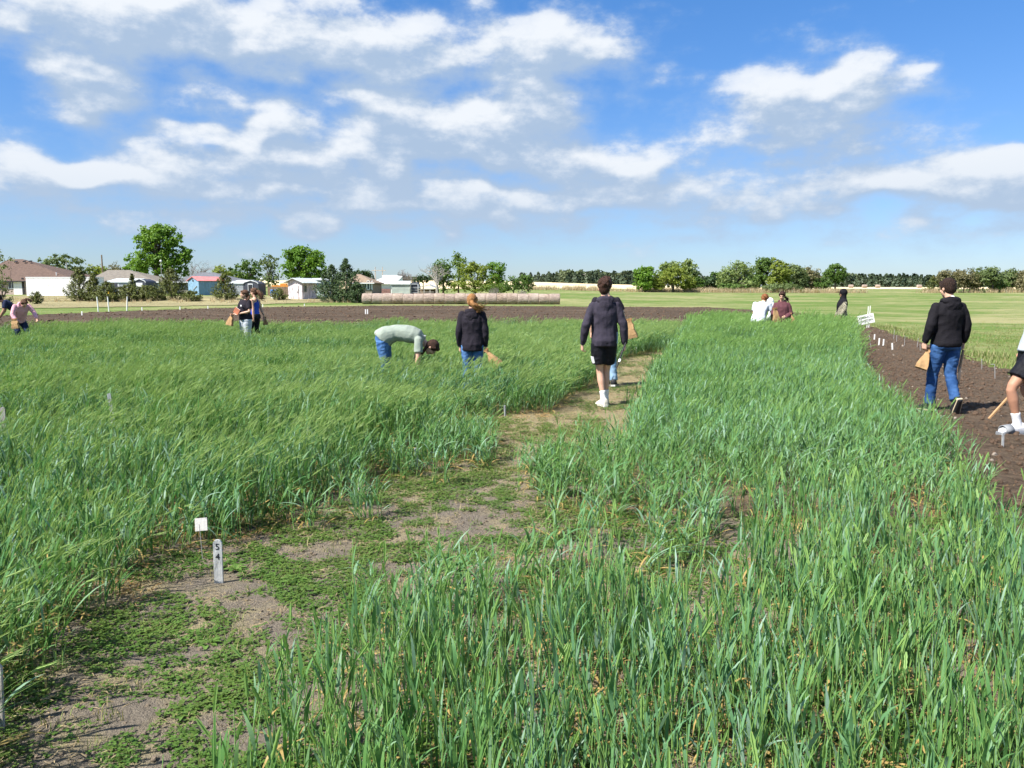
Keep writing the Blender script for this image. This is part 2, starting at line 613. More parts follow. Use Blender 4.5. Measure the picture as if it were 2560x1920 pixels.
STRIP_POLY = [(-36, 38), (-31, 51), (-29.5, 60), (-27, 68), (-22, 75), (-11.6, 81), (4.6, 76.5), (18.5, 72.5), (19.6, 61), (20.2, 54), (18.5, 46),
              (16.8, 40.6), (12.4, 33), (6, 31.5), (-13, 32), (-34, 30)]
sheet('tilled_strip', soil_mat('tilled_strip', (0.036, 0.026, 0.018), (0.085, 0.062, 0.044), 0.5, 0.15, (0.06, 1.1, 1)), STRIP_POLY, 0.03, 0.4, 0.8, 3.0, 0.07, 0.9)
sheet('dead_grass_verge', soil_mat('dead_grass', (0.15, 0.135, 0.066), (0.245, 0.215, 0.12), 0.5, 0.4, (0.05, 0.5, 1)),
      [(-90, 60), (-46, 66), (-37, 75), (-30, 84), (-26, 95), (-19, 101), (-19, 108), (-60, 112), (-95, 112)], 0.05, 1.0, 1.2, 6.0)
STUB = soil_mat('stubble', (0.50, 0.40, 0.23), (0.68, 0.56, 0.35), 0.2, 0.3, (0.02, 0.12, 1))
sheet('stubble_field', STUB, [(-70, 232), (0, 228), (26, 240), (60, 232), (75, 262), (120, 268), (190, 262), (420, 250), (460, 430), (-180, 430)], 0.08, 5.0)


# ================================================================== HAY BALES
def bale_mat():
    m, n = new_mat('hay')
    tc = n.n('ShaderNodeTexCoord')
    o = n.n('ShaderNodeObjectInfo')
    pv_ = n.vm('ADD', tc.outputs['Object'], n.vm('MULTIPLY', n.n('ShaderNodeCombineXYZ', None, X=o.outputs['Random'], Y=o.outputs['Random'], Z=o.outputs['Random']).outputs[0], (40, 40, 40)))
    f = n.noise(n.vm('MULTIPLY', pv_, (1.3, 4, 4)), 2.2, 6, 0.72)
    f2 = n.noise(pv_, 0.9, 3, 0.5)
    c = n.mix(n.sstep(f, 0.28, 0.72), (0.105, 0.075, 0.058, 1), (0.42, 0.325, 0.255, 1))
    c = n.mix(n.m('MULTIPLY', n.sstep(f2, 0.4, 0.75), 0.45), c, (0.54, 0.45, 0.38, 1))
    c = n.mix(n.m('MULTIPLY', o.outputs['Random'], 0.3), c, (0.36, 0.30, 0.28, 1))
    b = n.n('ShaderNodeBsdfPrincipled', None, Base__Color=c, Roughness=0.9)
    b.inputs['Specular IOR Level'].default_value = 0.12
    bp = n.n('ShaderNodeBump', None, Height=f, Strength=0.9, Distance=0.08)
    n.t.links.new(bp.outputs[0], b.inputs['Normal'])
    finish(n, b)
    return m


HAY = bale_mat()


def bale_mesh(rad, wid, seed):
    mb = MB()
    n = 30
    prof = [(-0.5, 0.93), (-0.492, 0.978), (-0.45, 0.997), (-0.22, 1.0), (0, 1.005), (0.22, 1.0), (0.45, 0.997), (0.492, 0.978), (0.5, 0.93)]
    rings = []
    for t, k in prof:
        ring = []
        for i in range(n):
            a = 2 * math.pi * i / n
            r = rad * k * (1 + 0.028 * mn.noise((math.cos(a) * 2.1, math.sin(a) * 2.1, t * 3 + seed * 7)) + 0.012 * mn.noise((math.cos(a) * 7, math.sin(a) * 7, t * 9 + seed)))
            z = r * math.sin(a)
            if z < -0.90 * rad:
                z = -0.90 * rad - (abs(z) - 0.90 * rad) * 0.3       # settled flat underneath
            ring.append((t * wid, r * math.cos(a), z + 0.93 * rad))
        rings.append(ring)
    mb.loft(rings)
    return mb.mesh('bale')


ORD = ['first', 'second', 'third', 'fourth', 'fifth', 'sixth', 'seventh', 'eighth', 'ninth', 'tenth', 'eleventh', 'twelfth', 'thirteenth',
       'fourteenth', 'fifteenth', 'sixteenth', 'seventeenth', 'eighteenth', 'nineteenth', 'twentieth']
bal_meshes = [bale_mesh(0.665, 1.2, s) for s in range(6)]
xa, xb = at(905, 750, 92).x, at(1398, 750, 92).x
NB = 19
for i in range(NB):
    w = (xb - xa) / NB
    x = xa + (i + 0.5) * w
    y = 92.4 - 1.6 * i / NB + random.uniform(-0.05, 0.05)
    me = bal_meshes[i % 6]
    o = obj('hay_bale', me, HAY, smooth=True)
    o.location = (x, y, H(x, y) - 0.02)
    o.scale = ((w + 0.0) / 1.2 * random.uniform(0.985, 1.0), 1 + random.uniform(-.03, .03), 1 + random.uniform(-.035, .03))
    o.rotation_euler = (0, 0, R(random.uniform(-1.5, 1.5) + 0.9))
    if i == 0:
        lab = 'weathered round hay bale at the cedar end of the long row'
    elif i == NB - 1:
        lab = 'round hay bale at the open end of the long row, dark end face showing'
    elif i < 10:
        lab = f'weathered round hay bale, {ORD[i]} of the long row counted from the cedars'
    else:
        lab = f'weathered round hay bale, {ORD[NB - 1 - i]} of the long row counted from its open end'
    tag(o, lab, 'hay bale', 'round hay bales in the long row')
far_b = [(2032, 300, 'brush of the tree belt'), (2127, 300, ''), (2161, 303, ''), (2194, 306, ''), (2298, 306, '')]
far_l = ['single far bale beside the brushy tree belt', 'far pale bale in stubble, nearest the hooded figure', 'far pale bale in stubble, between two other far bales',
         'far pale bale in stubble, above the white hand-lettered sign', 'lone far bale against dark trees, near the thicket']
for (u, D, _), lab in zip(far_b, far_l):
    p = at(u, 720, D)
    o = obj('hay_bale', bal_meshes[2], HAY, smooth=True)
    o.location = (p.x, D, H(p.x, D) + 0.08)
    o.scale = (1.35, 1.0, 0.95)
    o.rotation_euler = (0, 0, R(random.uniform(-8, 8)))
    tag(o, lab, 'hay bale', 'bales left out in the far stubble')

# ================================================================== BUILDINGS
def X(u, D):
    return at(u, 720, D).x


def Z(v, D):
    return at(1280, v, D).z


M_GLASS = simple('window_glass', (0.03, 0.04, 0.05), 0.08, 0.1, 2, spec=0.8)
M_WHITE = simple('white_paint', (0.78, 0.78, 0.76), 0.6, 0.05, 1.5)
M_TRIM = simple('white_trim', (0.72, 0.73, 0.74), 0.55, 0.04, 3)
M_DARK = simple('dark_interior', (0.035, 0.035, 0.04), 0.9, 0.2)
M_SHB = simple('brown_shingles', (0.112, 0.074, 0.058), 0.9, 0.22, 2.4, 0.6, 9, stretch=(1, 1, 4))
M_SHG = simple('tan_grey_shingles', (0.175, 0.155, 0.13), 0.9, 0.2, 2.4, 0.6, 9, stretch=(1, 1, 4))
M_SHS = simple('slate_shingles', (0.125, 0.13, 0.145), 0.9, 0.2, 2.4, 0.6, 9, stretch=(1, 1, 4))
M_SHT = simple('tan_shingles', (0.25, 0.185, 0.13), 0.9, 0.2, 2.4, 0.6, 9, stretch=(1, 1, 4))
M_BRICK = simple('pale_brick', (0.42, 0.33, 0.29), 0.9, 0.25, 6, 0.5, 30)
M_TANW = simple('tan_brick', (0.30, 0.245, 0.19), 0.9, 0.25, 6, 0.5, 30)
M_GALV = simple('grey_sheet_metal', (0.42, 0.44, 0.47), 0.5, 0.1, 1.2, metal=0.3)
M_GALV2 = simple('pale_sheet_metal', (0.52, 0.56, 0.55), 0.5, 0.12, 1.0, metal=0.2)
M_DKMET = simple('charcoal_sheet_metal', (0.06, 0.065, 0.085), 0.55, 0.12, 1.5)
M_BLUE = simple('blue_painted_boards', (0.21, 0.34, 0.46), 0.7, 0.14, 2.5, 0.3, 12)
M_RED = simple('faded_red_roofing', (0.62, 0.20, 0.19), 0.6, 0.12, 1.5)
M_OLDW = simple('weathered_white_boards', (0.60, 0.53, 0.54), 0.85, 0.30, 2.6, 0.4, 14, stretch=(1.6, 1.6, 0.5))
M_WOOD = simple('weathered_wood', (0.22, 0.155, 0.105), 0.85, 0.3, 4, 0.4, 20)
M_GREYW = simple('grey_post_wood', (0.33, 0.31, 0.28), 0.85, 0.25, 6, 0.4, 30)


def window(parent, c, w, h, frame=M_TRIM, rot=None, mull=True):
    """frame proud of the wall, pane as its sub-part; c in the parent's coordinates, facing -y"""
    f = MB()
    t = 0.09
    for dx in (-1, 1):
        f.box((dx * (w / 2 - t / 2), 0, 0), (t, 0.08, h))
    for dz in (-1, 1):
        f.box((0, 0, dz * (h / 2 - t / 2)), (w - 2 * t, 0.08, t))
    if mull:
        f.box((0, 0, 0), (t * .7, 0.07, h - 2 * t))
    fo = f.build('window', frame, parent)
    fo.location = c
    if rot:
        fo.rotation_euler = (0, 0, rot)
    MB().box((0, 0.015, 0), (w - 2 * t, 0.02, h - 2 * t)).build('pane', M_GLASS, fo)
    return fo


def hip_roof(x0, x1, y0, y1, ze, r0, r1, yr, zr, th=0.16):
    """hip roof shell with a fascia of height th"""
    mb = MB()
    lo = [(x0, y0, ze - th), (x1, y0, ze - th), (x1, y1, ze - th), (x0, y1, ze - th)]
    hi = [(x0, y0, ze), (x1, y0, ze), (x1, y1, ze), (x0, y1, ze)]
    rd = [(r0, yr, zr), (r1, yr, zr)]
    mb.add(lo + hi + rd, [(3, 2, 1, 0), (0, 1, 5, 4), (1, 2, 6, 5), (2, 3, 7, 6), (3, 0, 4, 7), (4, 5, 9, 8), (5, 6, 9), (6, 7, 8, 9), (7, 4, 8)])
    return mb


def gable(mb, x0, x1, y0, y1, z0, ze, zr, axis='y'):
    """solid gabled block; axis: the ridge's direction"""
    if axis == 'y':
        xm = (x0 + x1) / 2
        a = [(x0, y0, z0), (x1, y0, z0), (x1, y0, ze), (xm, y0, zr), (x0, y0, ze)]
        b = [(p[0], y1, p[2]) for p in a]
    else:
        ym = (y0 + y1) / 2
        a = [(x0, y0, z0), (x0, y1, z0), (x0, y1, ze), (x0, ym, zr), (x0, y0, ze)]
        b = [(x1, p[1], p[2]) for p in a]
    f = [(0, 1, 2, 3, 4), (9, 8, 7, 6, 5), (0, 5, 6, 1), (1, 6, 7, 2), (2, 7, 8, 3), (3, 8, 9, 4), (4, 9, 5, 0)]
    if axis != 'y':
        f = [tuple(reversed(q)) for q in f]
    return mb.add(a + b, f)


def hip_house(name, label, u0, u1, ur0, ur1, v_eave, v_ridge, D, depth, wall, roof, wins, fascia=M_TRIM, cat='house', ridge_frac=0.5):
    x0, x1 = X(u0, D), X(u1, D)
    zb = H((x0 + x1) / 2, D) - 0.3
    ze = Z(v_eave, D)
    yr = D + depth * ridge_frac
    zr = Z(v_ridge, yr)
    r0, r1 = X(ur0, yr), X(ur1, yr)
    base = empty(name, ((x0 + x1) / 2, D, zb), label=label, category=cat)
    bx_, by_, bz_ = base.location
    L = lambda x, y, z: (x - bx_, y - by_, z - bz_)
    oh = 0.5
    MB().box(L((x0 + x1) / 2, D + depth / 2 + oh / 2, (zb + ze - 0.12) / 2), (x1 - x0 - 2 * oh, depth - oh, ze - 0.12 - zb)).build('wall', wall, base)
    r = hip_roof(x0 - bx_, x1 - bx_, 0, depth, ze - bz_, r0 - bx_, r1 - bx_, yr - by_, zr - bz_)
    ro = r.build('roof', roof, base)
    MB().box(L((x0 + x1) / 2, D - 0.03, ze - 0.09), (x1 - x0, 0.05, 0.17)).build('fascia', fascia, base)
    for (u, v, w, h) in wins:
        window(base, L(X(u, D + oh), D + oh - 0.045, Z(v, D + oh)), w, h)
    return base, ro, (bx_, by_, bz_)


# brown hip-roofed house at the left edge
hb, hr, o3 = hip_house('brown_house', 'brown hip-roofed brick house behind the white trailer', -90, 196, 28, 62, 702, 648, 126, 13, M_BRICK, M_SHB,
                       [(30, 712, 1.1, 1.3), (-30, 712, 1.3, 1.3)], M_DARK)
MB().box((X(48, 126.5) - o3[0], 0.44, Z(722, 126.5) - o3[2]), (1.7, 0.06, 2.6)).build('white_panel', M_WHITE, hb)
MB().box((X(57, 126.3) - o3[0], 0.40, Z(718, 126.3) - o3[2]), (0.3, 0.1, 3.0)).build('corner_post', M_DARK, hb)
for (u, v) in ((40, 654), (61, 653), (76, 653)):
    p = at(u, v, 131.2)
    MB().box((p.x - o3[0], p.y - o3[1], p.z - o3[2]), (0.42, 0.4, 0.12), (R(25), 0, 0)).build('roof_vent', M_DARK, hr)
p = at(141, 686, 127.6)
MB().tube([(p.x - o3[0], p.y - o3[1], p.z - o3[2] - .3), (p.x - o3[0], p.y - o3[1], p.z - o3[2] + .35)], 0.07).build('vent_pipe', M_TRIM, hr)

# white storage trailer
D = 112
tz = H(X(150, D), D)
x0, x1 = X(66, D), X(238, D)
tb = empty('storage_trailer', ((x0 + x1) / 2, D, tz), label='long plain white box trailer in front of the brown house', category='trailer')
zt, zb_ = Z(694, D) - tz, Z(739, D) - tz
MB().box((0, 1.25, (zt + zb_) / 2), (x1 - x0, 2.5, zt - zb_)).build('body', M_WHITE, tb)
for dz, nm in ((zt + 0.03, 'top_rail'), (zb_ - 0.06, 'bottom_rail')):
    MB().box((0, 1.25, dz), (x1 - x0 + 0.06, 2.58, 0.12)).build(nm, M_TRIM, tb)
for i in range(14):
    xx = -(x1 - x0) / 2 + (i + 0.5) * (x1 - x0) / 14
    MB().box((xx, -0.008, (zt + zb_) / 2), (0.03, 0.016, zt - zb_ - 0.1)).build('side_seam', M_WHITE, tb)
for sx in (-0.28, 0.2, 0.36):
    MB().tube([(sx * (x1 - x0), 0.15, 0.0 + 0.32), (sx * (x1 - x0), 0.42, 0.32)], 0.34, 14).build('wheel', M_DARK, tb)
MB().box((0.33 * (x1 - x0), 0.35, zb_ * 0.5), (0.14, 0.14, zb_)).build('landing_leg', M_DARK, tb)

# tan-grey hip house and the sheet metal garage in front of it
hip_house('tan_grey_house', 'low house with a tan-grey hip roof behind the metal carport', 214, 398, 272, 326, 704, 675, 131, 11, M_GREYW, M_SHG,
          [(374, 712, 1.6, 1.2), (388, 712, 1.2, 1.2)])


def carport(name, label, u0, u1, ug, v_ridge, v_eave, v_base, D, door, open_u=None):
    """long metal building seen side-on with its dark arched gable turned to the right"""
    x0, x1, xg = X(u0, D), X(u1, D), X(ug, D)
    zg = H((x0 + x1) / 2, D)
    ze, zr = Z(v_eave, D) - zg, Z(v_ridge, D) - zg
    base = empty(name, (x1, D, zg), label=label, category='metal building')
    Lx, dep = x1 - x0, (xg - x1)
    # side wall of lapped metal courses
    nco = 9
    xs0 = -Lx + (X(open_u, D) - x0 if open_u else 0)
    for k in range(nco):
        h = ze / nco
        MB().box(((xs0 + 0) / 2, 0.02 + 0.012 * (k % 2), h * (k + 0.5)), (abs(xs0), 0.05, h * 0.86)).build('siding_course', M_GALV, base)
    MB().box((xs0 / 2, 0.08, ze / 2), (abs(xs0), 0.03, ze)).build('side_wall', M_GALV, base)
    if open_u:
        MB().box((-Lx + (xs0 + Lx) / 2, dep + 1.2, ze / 2), (xs0 + Lx, 0.05, ze)).build('back_wall', M_DKMET, base)
        for xx in (-Lx + 0.08, xs0 - 0.06):
            MB().box((xx, 0.06, ze / 2), (0.14, 0.14, ze)).build('corner_post', M_TRIM, base)
    # gable end, faced to the camera
    gb = MB()
    pr = [(0, 0), (dep, 0), (dep, ze), (dep * .9, ze + (zr - ze) * .45), (dep * 0.5, zr), (dep * .1, ze + (zr - ze) * .45), (0, ze)]
    gb.loft([[(a, 0.0, b) for a, b in pr], [(a, 3.6, b) for a, b in pr]])
    gb.build('gable_end', M_DKMET, base)
    tr = MB()
    for (a, b) in zip(pr[2:], pr[3:]):
        tr.bar((a[0], -0.04, a[1]), (b[0], -0.04, b[1]), 0.10)
    tr.build('gable_trim', M_TRIM, base)
    rf = MB()
    rf.add([(-Lx - .1, -0.12, ze - .03), (0.1, -0.12, ze - .03), (dep * .5, 1.9, zr), (-Lx + dep * .5, 1.9, zr), (-Lx - .1, 3.9, ze - .03), (0.1, 3.9, ze - .03),
            (-Lx - .1, -0.12, ze + .05), (0.1, -0.12, ze + .05), (dep * .5, 1.9, zr + .08), (-Lx + dep * .5, 1.9, zr + .08)],
           [(6, 7, 8, 9), (0, 1, 7, 6), (0, 3, 2, 1), (3, 4, 5, 2), (0, 6, 9, 3), (1, 2, 8, 7)])
    rf.build('roof', M_GALV2, base)
    if door:
        du0, du1, dv0, dv1 = door
        w, h = X(du1, D) - X(du0, D), Z(dv0, D) - Z(dv1, D)
        dd = MB().box(((X(du0, D) + X(du1, D)) / 2 - x1, -0.03, Z((dv0 + dv1) / 2, D) - zg), (w, 0.06, h)).build('door', M_TRIM, base)
        MB().box(((X(du0, D) + X(du1, D)) / 2 - x1, -0.075, Z((dv0 + dv1) / 2, D) - zg - .03), (w * .8, 0.03, h * .85)).build('door_panel', M_WHITE if door[0] < 500 else M_DARK, dd)
    return base


carport('metal_carport', 'grey metal carport with open bay and dark gable, before the tan-grey house', 261, 334, 365, 697, 706, 738, 118, (341, 357, 707, 736), 297)
carport('metal_garage', 'grey metal garage with dark arched gable, right of the blue shed', 566, 608, 646, 701, 709, 735, 119, (620, 632, 709, 735))

# riding mower in the open bay
p = at(282, 733, 119)
mw = empty('riding_mower', (p.x, 119, H(p.x, 119)), label='small yellow-wheeled mower parked in the open carport bay', category='mower')
M_YEL = simple('yellow_paint', (0.55, 0.38, 0.04), 0.5, 0.1)
MB().box((0, 0, 0.55), (1.3, 0.6, 0.22)).box((0.35, 0, 0.75), (0.6, 0.55, 0.3)).build('body', M_TRIM, mw)
MB().box((-0.25, 0, 0.82), (0.4, 0.45, 0.1)).box((-0.45, 0, 1.0), (0.1, 0.45, 0.4)).build('seat', M_DARK, mw)
for (wx, wr) in ((-0.35, 0.36), (0.5, 0.24)):
    for wy in (-0.42, 0.42):
        wo_ = MB().tube([(wx, wy - .09, wr), (wx, wy + .09, wr)], wr, 16).build('wheel', M_DARK, mw)
        MB().tube([(wx, wy - .11, wr), (wx, wy + .11, wr)], wr * .6, 14).build('rim', M_YEL, wo_)

# slate house and blue shed
hip_house('slate_house', 'low house with slate-grey hip roof behind the blue shed', 432, 592, 503, 536, 704, 681, 136, 11, M_GREYW, M_SHS, [(445, 713, 1.3, 1.1), (552, 712, 1.3, 1.1)])

D = 116
xg0, xc, xg1 = X(457, D), X(497, D), X(540, D)
zg = H(xc, D)
bs = empty('blue_shed', (xc, D, zg), label='pale blue wooden shed with faded red roof', category='shed')
ze, zr = Z(702, D) - zg, Z(692.5, D) - zg
# shed turned so that the gable faces left-front and the long side right-front
gw, gl = 3.1, 4.0
sh = MB()
gable(sh, -gw, 0, 0, gl, 0, ze, zr, 'y')
so = sh.build('wall', M_BLUE, bs)
rf = MB()
for s in (-1, 1):
    xo = -gw / 2 + s * (gw / 2 + 0.22)
    zo = ze - (zr - ze) * 0.22 / (gw / 2)
    q = [(-gw / 2, -0.2, zr + .03), (xo, -0.2, zo + .03), (xo, gl + .2, zo + .03), (-gw / 2, gl + .2, zr + .03)]
    rf.add(q + [(a, b, c + .07) for a, b, c in q], [(0, 1, 2, 3), (7, 6, 5, 4), (0, 4, 5, 1), (1, 5, 6, 2), (2, 6, 7, 3), (3, 7, 4, 0)])
rf.build('roof', M_RED, bs)
for k in range(9):
    MB().box((-gw + 0.17 + k * 0.345, -0.012, ze / 2), (0.028, 0.024, ze - .05)).build('batten', M_BLUE, bs)
for k in range(9):
    MB().box((0.012, 0.2 + k * 0.45, ze / 2), (0.024, 0.028, ze - .05)).build('batten', M_BLUE, bs)
MB().box((-gw / 2, -0.03, zr - .5), (0.3, 0.05, 0.3)).build('gable_vent', M_DARK, bs)
MB().bar((-gw * .5, -0.06, 0.8), (-gw * .15, -0.06, 1.35), 0.06).build('leaning_board', M_GREYW, bs)
bs.rotation_euler = (0, 0, R(-40))

# old white shed with eave shadow, and the pale blue open shed behind it
D = 104
xc = X(755, D)
zg = H(xc, D)
ws = empty('white_shed', (xc, D, zg), label='old weathered white shed with peeling boards near the hay bales', category='shed')
ze, zr = Z(704.5, D) - zg, Z(696.5, D) - zg
gw, gl = 2.55, 2.6
w_ = MB()
gable(w_, -gw, 0, 0, gl, 0, ze, zr, 'y')
w_.build('wall', M_OLDW, ws)
rf = MB()
for s, ov in ((-1, 0.55), (1, 0.7)):
    xo = -gw / 2 + s * (gw / 2 + ov)
    zo = ze - (zr - ze) * ov / (gw / 2)
    q = [(-gw / 2, -0.45, zr + .03), (xo, -0.45, zo + .03), (xo, gl + .4, zo + .03), (-gw / 2, gl + .4, zr + .03)]
    rf.add(q + [(a, b, c + .07) for a, b, c in q], [(0, 1, 2, 3), (7, 6, 5, 4), (0, 4, 5, 1), (1, 5, 6, 2), (2, 6, 7, 3), (3, 7, 4, 0)])
rf.build('roof', M_GALV2, ws)
for k in range(11):
    MB().box((-gw + 0.12 + k * 0.23, -0.01, ze / 2), (0.02, 0.02, ze - .06)).build('board_batten', M_OLDW, ws)
wd = MB().box((-gw * .45, -0.035, ze * .42), (0.95, 0.05, ze * .8)).build('door', M_OLDW, ws)
MB().box((-gw * .45 + .38, -0.075, ze * .42), (0.05, 0.04, 0.18)).build('handle', M_DARK, wd)
for (a, b, w, h) in ((-0.62, .55, .10, .5), (-0.26, .5, .12, .55), (-0.60, .12, .1, .35), (-.24, .12, .1, .3), (-.42, .93, .22, .16)):
    MB().box((gw * a, -0.064, ze * b), (w, 0.006, h)).build('peeled_patch', M_GREYW, ws)
wn = window(ws, (0.045, 0.55, ze * .62), 0.55, 0.95, M_GREYW, R(90), False)
MB().box((0.03, 1.75, ze * .43), (0.05, 0.8, ze * .82)).build('side_door', M_OLDW, ws)
MB().box((0.09, 1.6, ze * .93), (0.16, 0.3, 0.16)).build('lamp_box', M_DARK, ws)
ws.rotation_euler = (0, 0, R(-30))

D = 109
x0, x1 = X(774, D), X(838, D)
zg = H(x0, D)
ps = empty('open_shed', ((x0 + x1) / 2, D, zg), label='pale blue open-sided shed half hidden behind the two dark cedars', category='shed')
M_PBL = simple('pale_blue_sheet', (0.38, 0.52, 0.58), 0.6, 0.1, 1.5)
zt = Z(694.5, D) - zg
w = x1 - x0
MB().box((0, 2.4, zt * .45), (w, 0.06, zt * .9)).build('back_wall', M_PBL, ps)
MB().box((0, 0.05, zt * .78), (w, 0.05, zt * .22)).build('front_fascia', M_PBL, ps)
MB().box((0, 1.2, zt * .93), (w + .5, 3.0, 0.1), (R(5), 0, 0)).build('roof', M_GALV2, ps)
for k in range(5):
    MB().box((-w / 2 + .06 + k * (w - .12) / 4, 0.05, zt * .34), (0.1, 0.1, zt * .68)).build('post', M_GREYW, ps)
for zz_ in (0.35, 0.8, 1.15):
    MB().box((0, -0.03, zz_), (w, 0.05, 0.07)).build('rail', M_TRIM, ps)

# tan house, white barn, ribbed shed, dark pole shed
hip_house('tan_house', 'tan brick house with tan hip roof beside the dark cedars', 862, 936, 893, 902, 706.5, 685.5, 128, 10, M_TANW, M_SHT,
          [(911, 713, 0.8, 1.0), (923.5, 713, 0.8, 1.5), (928, 713, 0.5, 1.5)])
D = 142
x0, x1 = X(927, D), X(981, D)
zg = H(x0, D)
wb = empty('white_barn', ((x0 + x1) / 2, D, zg), label='big white metal barn with a bright stepped roof behind the bales', category='barn')
M_BARN = simple('white_barn_metal', (0.80, 0.80, 0.77), 0.5, 0.04, 0.8)
w = x1 - x0
z1, z2 = Z(708.5, D) - zg, Z(690, D + 9) - zg
MB().box((0, 5, z1 * .5), (w, 10, z1)).build('wall', M_BARN, wb)
MB().box((-.2, -0.03, 0.45), (w * .92, 0.06, 0.9)).build('wainscot', simple('rusty_wainscot', (0.24, 0.13, 0.115), 0.8, 0.3, 3), wb)
MB().add([(-w / 2 - .5, -.4, z1), (w / 2 + .6, -.4, z1), (w / 2 + .6, 9, z2), (-w / 2 + 1.6, 9, z2), (-w / 2 - .5, -.4, z1 - .15), (w / 2 + .6, -.4, z1 - .15), (w / 2 + .6, 9, z1 - .15), (-w / 2 - .5, 9, z1 - .15)],
         [(0, 1, 2, 3), (4, 5, 1, 0), (5, 6, 2, 1), (6, 7, 3, 2), (7, 4, 0, 3), (7, 6, 5, 4)]).build('roof', M_BARN, wb)
rx0, rx1 = X(944, 152) - wb.location.x, X(1007, 152) - wb.location.x
za, zb2 = Z(699, 152) - zg, Z(688, 158) - zg
MB().add([(rx0 + 2.3, 10, za), (rx1, 10, za), (rx1 - 2, 16, zb2), (rx0, 16, zb2), (rx0 + 2.3, 10, za - .25), (rx1, 10, za - .25), (rx1 - 2, 16, za - .25), (rx0, 16, za - .25)],
         [(0, 1, 2, 3), (4, 5, 1, 0), (5, 6, 2, 1), (6, 7, 3, 2), (7, 4, 0, 3), (7, 6, 5, 4)]).build('upper_roof', M_BARN, wb)
MB().box(((rx0 + rx1) / 2 + 1, 13, (za - .25) / 2), (rx1 - rx0 - 4, 5.5, za - .26)).build('rear_wall', M_BARN, wb)

D = 136
x0, x1, x2 = X(979, D), X(1025, D), X(1046, D)
zg = H(x0, D)
rs = empty('ribbed_shed', (x0, D, zg), label='greenish grey ribbed metal shed with black arched opening behind the bales', category='shed')
ze, zr = Z(710, D) - zg, Z(702, D + 3) - zg
M_RIB = simple('greenish_sheet_metal', (0.44, 0.50, 0.46), 0.55, 0.12, 1.2)
for k in range(8):
    MB().box(((x1 - x0) / 2, 0.02 * (k % 2), ze * (k + .5) / 8), (x1 - x0, 0.06, ze / 8 * .85)).build('siding_course', M_RIB, rs)
MB().box(((x1 - x0) / 2, 0.09, ze / 2), (x1 - x0, 0.04, ze)).build('side_wall', M_RIB, rs)
MB().add([(-.2, -.2, ze), (x1 - x0 + .1, -.2, ze), (x1 - x0 - .3, 3.2, zr), (0.9, 3.2, zr), (-.2, -.2, ze - .1), (x1 - x0 + .1, -.2, ze - .1), (x1 - x0 - .3, 3.2, ze - .1), (.9, 3.2, ze - .1)],
         [(0, 1, 2, 3), (4, 5, 1, 0), (5, 6, 2, 1), (6, 7, 3, 2), (7, 4, 0, 3)]).build('roof', M_GALV2, rs)
w = x2 - x1
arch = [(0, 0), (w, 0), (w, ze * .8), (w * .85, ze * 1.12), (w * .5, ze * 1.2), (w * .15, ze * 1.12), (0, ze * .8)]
MB().loft([[(x1 - x0 + a, 0.4, b) for a, b in arch], [(x1 - x0 + a, 3.4, b) for a, b in arch]]).build('arched_bay', M_DKMET, rs)  # solid block, its dark colour stands in for shade inside the opening
fr = MB()
for xx in (0.09, w - 0.09):
    fr.box((x1 - x0 + xx, 0.32, ze * .5), (0.18, 0.14, ze))
fr.box((x1 - x0 + w / 2, 0.32, ze), (w - .36, 0.14, 0.14))
fr.build('door_frame', M_GALV, rs)
for k in range(3):
    MB().box((x1 - x0 + w / 2, 0.3, 0.35 + 0.4 * k), (w - .36, 0.05, 0.07)).build('gate_rail', M_GALV, rs)

D = 131
x0, x1 = X(1043, D), X(1092, D)
zg = H(x0, D)
pshd = empty('pole_shed', (x0, D, zg), label='dark low pole shed beside the dead tree', category='shed')
zl, zrr = Z(711, D) - zg, Z(720, D) - zg
w = x1 - x0
MB().add([(0, 0, zl - .5), (1.9, 0, zl), (w, 0, zrr), (0, 4, zl - .4), (1.9, 4, zl + .1), (w, 4, zrr + .1), (0, 0, zl - .62), (1.9, 0, zl - .12), (w, 0, zrr - .12), (0, 4, zl - .52), (1.9, 4, zl - .02), (w, 4, zrr - .02)],
         [(0, 1, 4, 3), (1, 2, 5, 4), (6, 9, 10, 7), (7, 10, 11, 8), (0, 6, 7, 1), (1, 7, 8, 2), (2, 8, 11, 5), (3, 9, 6, 0), (4, 10, 9, 3), (5, 11, 10, 4)]).build('roof', M_GALV, pshd)
MB().box((w / 2, 4.0, (zrr - .2) / 2), (w, 0.06, zrr - .2)).build('back_wall', M_WOOD, pshd)
for k in range(4):
    xx = 0.15 + k * (w - .3) / 3
    hh = zl - .7 if k == 0 else (zl - .2 - (k - 1) * .25)
    MB().box((xx, 0.08, min(hh, zrr - .12) / 2), (0.16, 0.16, min(hh, zrr - .12))).build('post', M_GREYW, pshd)
for k in range(2):
    MB().box((w * .45, 0.0, 0.5 + .45 * k), (w * .8, 0.05, 0.1)).build('rail', M_GREYW, pshd)

